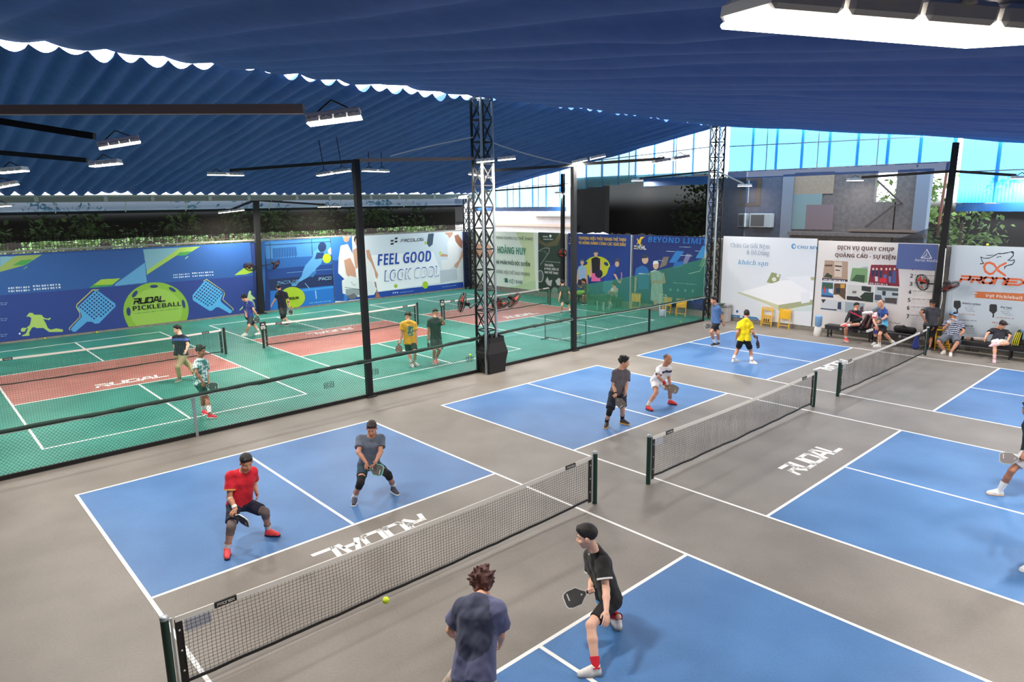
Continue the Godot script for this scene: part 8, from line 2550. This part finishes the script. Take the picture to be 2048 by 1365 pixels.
# ---------------------------------------------------------------- benches, chairs and what lies on them
func bench(at: Vector3, length: float, label: String, marks: Array) -> void:
	var t := thing("bench", label, "bench", at, 0, "spectator benches")
	var b := B.new()
	b.rbox(Vector3(0, 0.42, 0), Vector3(0.4, 0.06, length), 0.01)
	part("seat", b, mat(col(38, 36, 38), 0.6), t)
	b = B.new()
	b.box(Vector3(-0.19, 0.35, 0), Vector3(0.02, 0.1, length * 0.99))
	var ap := part("apron", b, mat(col(30, 28, 34), 0.6), t)
	for z: float in marks:
		var m := B.new()
		var ring := []
		for i in 17:
			ring.append(Vector3(-0.203, 0.35 + 0.038 * sin(TAU * i / 16.0), z + 0.038 * cos(TAU * i / 16.0)))
		m.tube(ring, 0.007, 5, false)
		m.sphere(Vector3(-0.203, 0.35, z), Vector3(0.004, 0.016, 0.016), 5, 8)
		part("round_logo", m, M.off_white, ap)
		m = B.new()
		for i in 7:
			m.box(Vector3(-0.202, 0.35, z + 0.1 + i * 0.035), Vector3(0.003, 0.025, 0.024))
		part("small_print", m, mat(col(150, 150, 156), 0.6), ap)
	for z: float in [-length * 0.46, 0.0, length * 0.46]:
		for x: float in [-0.15, 0.15]:
			var l := B.new()
			l.bar(Vector3(x, 0, z), Vector3(x, 0.39, z), 0.045, 0.045)
			part("leg", l, M.black, t)
		var s := B.new()
		s.bar(Vector3(-0.15, 0.1, z), Vector3(0.15, 0.1, z), 0.03, 0.03)
		part("stretcher", s, M.black, t)

# a folded plastic chair standing on its feet, its back to +x
func folded_chair(at: Vector3, lean: float, turn: float, label: String, front: bool) -> void:
	var t := thing("folding_chair", label, "chair", at, 0, "yellow folding chairs")
	t.basis = Basis(Vector3.UP, turn) * Basis(Vector3(0, 0, 1), -lean)
	var y := mat(col(238, 184, 28), 0.5)
	for z: float in [-0.22, 0.22]:
		for x: float in [-0.02, 0.02]:
			var l := B.new()
			l.bar(Vector3(x * 1.5, 0, z * (1.0 if x < 0 else 0.9)), Vector3(x, 0.78 if x < 0 else 0.62, z * (1.0 if x < 0 else 0.9)), 0.03, 0.028)
			part("leg", l, y, t)
	for h: Array in [[0.77, 0.03], [0.12, 0.025]]:
		var r := B.new()
		r.bar(Vector3(-0.02, h[0], -0.22), Vector3(-0.02, h[0], 0.22), 0.03, h[1])
		part("cross_bar", r, y, t)
	if front:
		var f := B.new()
		f.box(Vector3(0, 0.45, 0), Vector3(0.03, 0.03, 0.4))
		f.box(Vector3(0, 0.2, 0), Vector3(0.03, 0.03, 0.4))
		for i in 7:
			f.box(Vector3(0, 0.325, -0.18 + i * 0.06), Vector3(0.025, 0.24, 0.03))
		part("seat", f, y, t)
		var bk := B.new()
		bk.rbox(Vector3(-0.02, 0.68, 0), Vector3(0.02, 0.06, 0.42), 0.006)
		part("backrest", bk, y, t)
		var cutb := B.new()
		for i in 3:
			cutb.box(Vector3(-0.018, 0.25, -0.1 + i * 0.09), Vector3(0.01, 0.1, 0.05))
		part("slot", cutb, mat(col(60, 50, 30), 0.8), t)
	else:
		var f := B.new()
		f.rbox(Vector3(-0.035, 0.56, 0), Vector3(0.02, 0.36, 0.4), 0.008)
		part("seat", f, y, t)
		for i in 5:
			var rb := B.new()
			rb.box(Vector3(-0.048, 0.56, -0.16 + i * 0.08), Vector3(0.01, 0.32, 0.02))
			part("rib", rb, y, t)

func soft_bag(b: B, pts: Array, cell := 0.02) -> void:
	var lo := Vector3.ONE * 9
	var hi := -lo
	for q: Array in pts:
		for p: Vector3 in [q[0], q[1]]:
			lo = lo.min(p - Vector3.ONE * 0.3)
			hi = hi.max(p + Vector3.ONE * 0.3)
	var f := Field.new(lo, hi, cell)
	for q: Array in pts:
		f.cone(q[0], q[1], q[2], q[3], 0.05)
	f.mesh_into(b)

func build_seating() -> void:
	bench(Vector3(20.78, 0, -1.85), 3.2, "long black bench with round logos below the service banner", [-1.0, -0.35, 1.0])
	bench(Vector3(20.9, 0, 2.3), 3.4, "black bench below the orange wolf banner", [])
	bench(Vector3(21.08, 0, -15.0), 3.0, "dark bench below the blue tournament banner", [])
	folded_chair(Vector3(21.12, 0, -6.02), 0.1, 0.0, "yellow folded chair leaning on the white banner, left one", true)
	folded_chair(Vector3(21.12, 0, -5.28), 0.1, 0.0, "yellow folded chair leaning on the white banner, right one", false)
	folded_chair(Vector3(21.0, 0, -12.55), 0.15, 0.25, "yellow folded chair behind the dense green netting, leftmost", false)
	folded_chair(Vector3(20.95, 0, -10.75), 0.15, -0.1, "yellow folded chair behind the white ball stand", false)
	folded_chair(Vector3(20.9, 0, -9.95), 0.15, 0.2, "yellow folded chair nearest the right truss column", false)
	folded_chair(Vector3(20.95, 0, 0.36), 0.08, 0.5, "yellow folded chair behind the man in the dark cap", true)
	# bags
	var brown := mat(col(92, 56, 56), 0.7)
	var stripe := mat(col(150, 140, 140), 0.7)
	for i in 3:
		var t := thing("racket_bag", ["brown racket bag on the bench nearest the seated man", "brown racket bag in the middle of the bench row", "dark racket bag beside the walking man"][i], "bag", Vector3(20.82, 0.45, -2.12 + i * 0.17), 0, "racket bags on the bench")
		var b := B.new()
		soft_bag(b, [[Vector3(-0.12, 0.1, -0.02), Vector3(-0.04, 0.46 + i * 0.05, 0.08), 0.085, 0.06], [Vector3(0.08, 0.1, -0.02), Vector3(0.06, 0.42 + i * 0.05, 0.08), 0.085, 0.06]])
		part("body", b, brown if i < 2 else mat(col(44, 40, 42), 0.7), t)
		b = B.new()
		b.tube([Vector3(-0.21, 0.08, -0.02), Vector3(-0.17, 0.3, 0.03), Vector3(-0.08, 0.53 + i * 0.05, 0.09)], 0.012, 6)
		part("zip", b, stripe, t)
		b = B.new()
		b.tube([Vector3(-0.15, 0.2, 0.07), Vector3(-0.2, 0.34, 0.11), Vector3(-0.1, 0.48, 0.12)], 0.012, 6)
		part("strap", b, M.black, t)
	var tw := B.new()
	soft_bag(tw, [[Vector3(-0.12, 0.02, -0.1), Vector3(-0.02, 0.06, 0.14), 0.05, 0.06], [Vector3(0.05, 0.03, -0.08), Vector3(0.05, 0.05, 0.1), 0.05, 0.05]])
	var two := part("towel", tw, mat(col(226, 222, 222), 0.9))
	two.position = Vector3(20.78, 0.99, -2.05)
	tag(two, "crumpled white towel on top of the racket bags", "towel")
	var pb := B.new()
	soft_bag(pb, [[Vector3(0, 0.05, -0.08), Vector3(0, 0.16, 0.06), 0.09, 0.07]])
	var pbo := part("plastic_bag", pb, mat(col(120, 136, 146), 0.35))
	pbo.position = Vector3(20.9, 1.09, -1.8)
	tag(pbo, "grey plastic bag on the racket bag row", "bag")
	var d := thing("duffel_bag", "black duffel bag slumped on the bench below the numbered list", "bag", Vector3(20.85, 0.45, -0.8))
	var db := B.new()
	soft_bag(db, [[Vector3(0, 0.12, -0.24), Vector3(0, 0.11, 0.26), 0.12, 0.11], [Vector3(-0.02, 0.18, -0.12), Vector3(0.02, 0.14, 0.02), 0.07, 0.06]])
	part("body", db, mat(col(30, 28, 30), 0.8), d)
	db = B.new()
	db.tube([Vector3(-0.1, 0.14, -0.16), Vector3(-0.06, 0.28, -0.03), Vector3(-0.1, 0.14, 0.14)], 0.014, 6)
	part("handle", db, M.black, d)
	var bp := thing("backpack", "yellow and black backpack at the end of the right bench", "bag", Vector3(20.8, 0.45, 2.55))
	var bb := B.new()
	soft_bag(bb, [[Vector3(0, 0.14, -0.1), Vector3(0.03, 0.44, -0.06), 0.13, 0.1], [Vector3(0, 0.14, 0.12), Vector3(0.03, 0.44, 0.08), 0.13, 0.1]])
	part("body", bb, mat(col(34, 34, 30), 0.8), bp)
	for i in 4:
		bb = B.new()
		bb.tube([Vector3(-0.1, 0.04, -0.22 + i * 0.05), Vector3(-0.135, 0.2, -0.2 + i * 0.05), Vector3(-0.075, 0.46, -0.15 + i * 0.045)], 0.014, 6)
		part("yellow_stripe", bb, mat(col(214, 206, 50), 0.7), bp)
	bb = B.new()
	soft_bag(bb, [[Vector3(-0.06, 0.5, 0.0), Vector3(-0.02, 0.54, 0.16), 0.05, 0.05], [Vector3(-0.13, 0.28, 0.06), Vector3(-0.08, 0.5, 0.08), 0.04, 0.05]])
	var bt := part("towel", bb, mat(col(92, 132, 156), 0.9))
	bt.position = Vector3(20.8, 0.45, 2.55)
	tag(bt, "blue towel hung over the yellow and black backpack", "towel")
	var blue := B.new()
	soft_bag(blue, [[Vector3(0, 0.1, -0.02), Vector3(0, 0.5, 0.02), 0.1, 0.04], [Vector3(0, 0.08, 0.05), Vector3(0.0, 0.3, 0.04), 0.07, 0.05]])
	var bl := part("cloth_bag", blue, mat(col(36, 56, 140), 0.8))
	bl.position = Vector3(20.45, 0.0, -0.3)
	tag(bl, "tall blue cloth bag standing at the rear net post", "bag")
	var tote := B.new()
	soft_bag(tote, [[Vector3(-0.02, 0.06, -0.22), Vector3(0.0, 0.07, 0.14), 0.05, 0.07]])
	var to := part("tote_bag", tote, mat(col(176, 160, 156), 0.8))
	to.position = Vector3(20.92, 0.45, 1.42)
	tag(to, "flat beige tote lying beside the woman in the skirt", "bag")
	for q in [[0.95, col(30, 28, 28), "black paper cup on the right bench"], [1.1, col(206, 140, 90), "orange paper cup on the right bench"], [1.22, col(40, 38, 40), "dark lidded cup beside the orange cup"]]:
		var b := B.new()
		b.lathe(Vector3.ZERO, [Vector2(0.0, 0.0), Vector2(0.03, 0.0), Vector2(0.04, 0.11), Vector2(0.036, 0.11), Vector2(0.03, 0.02)], 14)
		var o := part("cup", b, mat(q[1], 0.5))
		o.position = Vector3(20.86, 0.45, q[0])
		tag(o, q[2], "cup", "cups on the right bench")

# ---------------------------------------------------------------- small things
func build_small() -> void:
	# balls
	var sp := SphereMesh.new()
	sp.radius = 0.037
	sp.height = 0.074
	sp.radial_segments = 24
	sp.rings = 12
	var hole := B.new()
	for i in 26:
		var y := 1.0 - 2.0 * (i + 0.5) / 26.0
		var r := sqrt(1.0 - y * y)
		var a := 2.399963 * i
		var n := Vector3(cos(a) * r, y, sin(a) * r)
		var x := n.cross(Vector3(0.3, 0.9, 0.2)).normalized()
		var disc := []
		for k in 8:
			disc.append(n * 0.0371 + (x * cos(TAU * k / 8.0) + n.cross(x) * sin(TAU * k / 8.0)) * 0.0042)
		hole.face(disc, n)
	var hm := hole.mesh()
	var dark := mat(col(90, 104, 20), 0.8)
	for q in [[-1.64, 1.03, 1.52, "lime ball in flight beside the nearest net"], [14.81, 0.037, -8.72, "lime ball lying at the fence foot"], [19.48, 0.037, -8.98, "lime ball on the green floor near the dark fence end"], [19.6, 0.037, -7.3, "lime ball beside the stacked trays at the truss column"], [18.4, 0.62, -14.9, "lime ball in the air left of the dark tee player"], [21.48, 3.54, 1.18, "lime ball lodged on top of the wolf banner"], [-0.74, 0.037, -25.15, "lime ball at the far wall under the runner print"], [1.07, 0.037, -25.12, "lime ball at the far wall under the paddle print"], [13.0, 0.44, -9.0, "lime ball caught in the small rebound net"], [7.55, 0.62, -8.42, "lime ball in the holder left of the black sleeve"]]:
		var o := inst("pickleball", sp, M.ball, null, Transform3D(Basis(), Vector3(q[0], q[1], q[2])))
		tag(o, q[3], "ball", "lime balls")
		inst("hole", hm, dark, o)
	for q in [[Vector3(7.55, 0.58, -8.44), "wire ball holder on the fence left of the sleeve"], [Vector3(3.0, 0.62, -8.6), "wire ball holder on the fence left of the dark pole"], [Vector3(4.35, 0.72, -8.62), "wire ball holder on the fence right of the dark pole"], [Vector3(13.02, 0.4, -9.0), "wire ball holder behind the right fence pole"]]:
		var t := thing("ball_holder", q[1], "holder", q[0], 0, "wire ball holders on the fence")
		for k in 3:
			var b := B.new()
			var ring := []
			for i in 17:
				var a := TAU * i / 16.0
				ring.append(Vector3(cos(a) * 0.14, -0.02 - k * 0.06, sin(a) * 0.07))
			b.tube(ring, 0.005, 5, false)
			part("hoop", b, M.dark_steel, t)
		var b := B.new()
		for i in 8:
			var a := TAU * i / 8.0
			b.bar(Vector3(cos(a) * 0.14, -0.02, sin(a) * 0.07), Vector3(cos(a) * 0.14, -0.16, sin(a) * 0.07), 0.005, 0.005)
		part("wires", b, M.dark_steel, t)
	# the walking man's paddle, held by its face, and the seated man's phone
	paddle(Vector3(19.46, 1.2, -1.2), Vector3(0.05, -1, 0.06), Vector3(-0.9, 0.0, 0.4), "dark paddle with white rim and orange grip held by the walking man", col(104, 98, 96), col(226, 226, 226), 0)
	var ph := thing("smartphone", "white phone held up by the seated striped man", "phone", Vector3(20.5, 1.04, 0.62))
	ph.basis = Basis(Vector3(0.25, 0.0, 0.97).normalized(), Vector3(-0.2, 0.97, 0.05).normalized(), Vector3(-0.95, -0.2, 0.25).normalized()).orthonormalized()
	var b := B.new()
	b.rbox(Vector3.ZERO, Vector3(0.15, 0.075, 0.01), 0.003)
	part("case", b, M.white, ph)
	b = B.new()
	b.rbox(Vector3(0.055, 0.015, 0.007), Vector3(0.028, 0.03, 0.005), 0.001)
	part("camera_bump", b, M.black, ph)
	# grey bin, water bottle stand, ball stand
	var bin := thing("waste_bin", "grey bin with a sloping lid beside the right truss column", "bin", Vector3(21.02, 0, -7.85))
	b = B.new()
	b.rbox(Vector3(0, 0.3, 0), Vector3(0.36, 0.6, 0.42), 0.02)
	part("body", b, mat(col(176, 172, 170), 0.6), bin)
	b = B.new()
	b.rbox(Vector3(0, 0.68, 0), Vector3(0.4, 0.16, 0.46), 0.04)
	part("lid", b, mat(col(140, 140, 142), 0.6), bin)
	var wc := thing("water_dispenser", "blue water bottle on a white stand left of the bench", "dispenser", Vector3(20.62, 0, -3.7))
	b = B.new()
	b.lathe(Vector3.ZERO, [Vector2(0.0, 0.0), Vector2(0.15, 0.0), Vector2(0.13, 0.3), Vector2(0.08, 0.33), Vector2(0.0, 0.33)], 16)
	part("stand", b, M.white, wc)
	b = B.new()
	b.lathe(Vector3(0, 0.33, 0), [Vector2(0.04, 0.0), Vector2(0.12, 0.06), Vector2(0.13, 0.2), Vector2(0.12, 0.22), Vector2(0.13, 0.24), Vector2(0.13, 0.4), Vector2(0.1, 0.44), Vector2(0.0, 0.45)], 18)
	part("bottle", b, mat(col(120, 160, 200), 0.3), wc)
	var bs := thing("ball_stand", "white wire ball stand with a bucket behind the fence", "stand", Vector3(20.3, 0, -10.5))
	b = B.new()
	b.lathe(Vector3.ZERO, [Vector2(0.0, 0.02), Vector2(0.13, 0.02), Vector2(0.16, 0.3), Vector2(0.15, 0.3), Vector2(0.12, 0.04)], 16)
	part("bucket", b, mat(col(214, 222, 240), 0.5), bs)
	for z: float in [-0.16, 0.16]:
		b = B.new()
		b.bar(Vector3(0, 0, z), Vector3(0, 1.0, z), 0.025, 0.025)
		part("leg", b, M.white, bs)
	for y: float in [0.98, 0.86]:
		b = B.new()
		b.bar(Vector3(0, y, -0.16), Vector3(0, y, 0.16), 0.025, 0.025)
		part("cross_bar", b, M.white, bs)
	# rebound frame beyond the fence
	var rb := thing("rebound_net", "low rebound frame standing just beyond the fence", "frame", Vector3(13.1, 0, -9.7))
	for q in [[Vector3(-0.05, 0, -1.0), Vector3(-0.05, 0.9, -1.0)], [Vector3(0.05, 0, 0.95), Vector3(0.05, 0.9, 0.95)], [Vector3(-0.05, 0.9, -1.0), Vector3(0.05, 0.9, 0.95)], [Vector3(-0.05, 0.08, -1.0), Vector3(0.05, 0.08, 0.95)], [Vector3(-0.3, 0.02, -1.0), Vector3(0.2, 0.02, -1.0)], [Vector3(-0.2, 0.02, 0.95), Vector3(0.3, 0.02, 0.95)]]:
		b = B.new()
		b.bar(q[0], q[1], 0.025, 0.025)
		part("tube", b, mat(col(70, 96, 90), 0.5, 0.3), rb)
	b = B.new()
	for i in 40:
		b.bar(Vector3(0, 0.08, -1.0 + i * 0.05), Vector3(0, 0.9, -1.0 + i * 0.05), 0.002, 0.002)
	for i in 16:
		b.bar(Vector3(-0.05, 0.1 + i * 0.05, -1.0), Vector3(0.05, 0.1 + i * 0.05, 0.95), 0.002, 0.002)
	kind(part("net", b, M.link, rb), "stuff")
	# small black board table on two white legs, stool with a green bag, trays by the column
	var tb := thing("side_table", "small black table on pale legs beside the seated spectator", "table", Vector3(19.9, 0, -13.6))
	b = B.new()
	b.rbox(Vector3(0, 0.6, 0), Vector3(0.5, 0.3, 0.5), 0.02)
	part("box_top", b, mat(col(40, 50, 48), 0.7), tb)
	for q in [[-0.2, -0.2], [-0.2, 0.2], [0.2, -0.2], [0.2, 0.2]]:
		b = B.new()
		b.bar(Vector3(q[0], 0, q[1]), Vector3(q[0], 0.46, q[1]), 0.03, 0.03)
		part("leg", b, M.off_white, tb)
	var gb := B.new()
	soft_bag(gb, [[Vector3(0, 0.12, -0.14), Vector3(0, 0.14, 0.16), 0.12, 0.12]])
	var gbo := part("sports_bag", gb, mat(col(120, 176, 60), 0.8))
	gbo.position = Vector3(20.7, 0.45, -15.75)
	tag(gbo, "lime green bag on the bench before the dark seated man", "bag")
	var rack := thing("wire_rack", "low green wire rack beside the dark fence end", "rack", Vector3(20.75, 0, -7.95))
	for y: float in [0.06, 0.42, 0.78]:
		b = B.new()
		b.box(Vector3(0, y, 0), Vector3(0.34, 0.02, 0.3))
		part("shelf", b, mat(col(60, 84, 70), 0.6), rack)
	for q in [[-0.16, -0.14], [-0.16, 0.14], [0.16, -0.14], [0.16, 0.14]]:
		b = B.new()
		b.bar(Vector3(q[0], 0, q[1]), Vector3(q[0], 0.8, q[1]), 0.022, 0.022)
		part("leg", b, mat(col(60, 84, 70), 0.6), rack)
	# white cord down the right truss column and down the black pole
	for q in [[[Vector3(20.75, 3.0, -8.75), Vector3(20.72, 2.55, -8.7), Vector3(20.72, 2.1, -8.95), Vector3(20.74, 1.95, -9.5)], "white cord curling down the right truss column"], [[Vector3(20.98, 3.4, 0.14), Vector3(20.97, 2.2, 0.16), Vector3(20.97, 1.7, 0.2), Vector3(20.97, 1.25, 0.16)], "white cord down the black pole between banners"]]:
		var c := B.new()
		c.tube(q[0], 0.014, 6)
		tag(part("power_cord", c, M.white), q[1], "cord", "white cords on the columns")
	# pipes framing the blue banners
	for z: float in [-17.25, -13.02]:
		var c := B.new()
		c.tube([Vector3(21.2, 0, z), Vector3(21.2, 3.52, z)], 0.025, 8)
		tag(part("frame_pipe", c, M.off_white), "pale pipe at the %s edge of the tournament banner" % ("left" if z < -15.0 else "right"), "pipe", "pale pipes beside the banners")
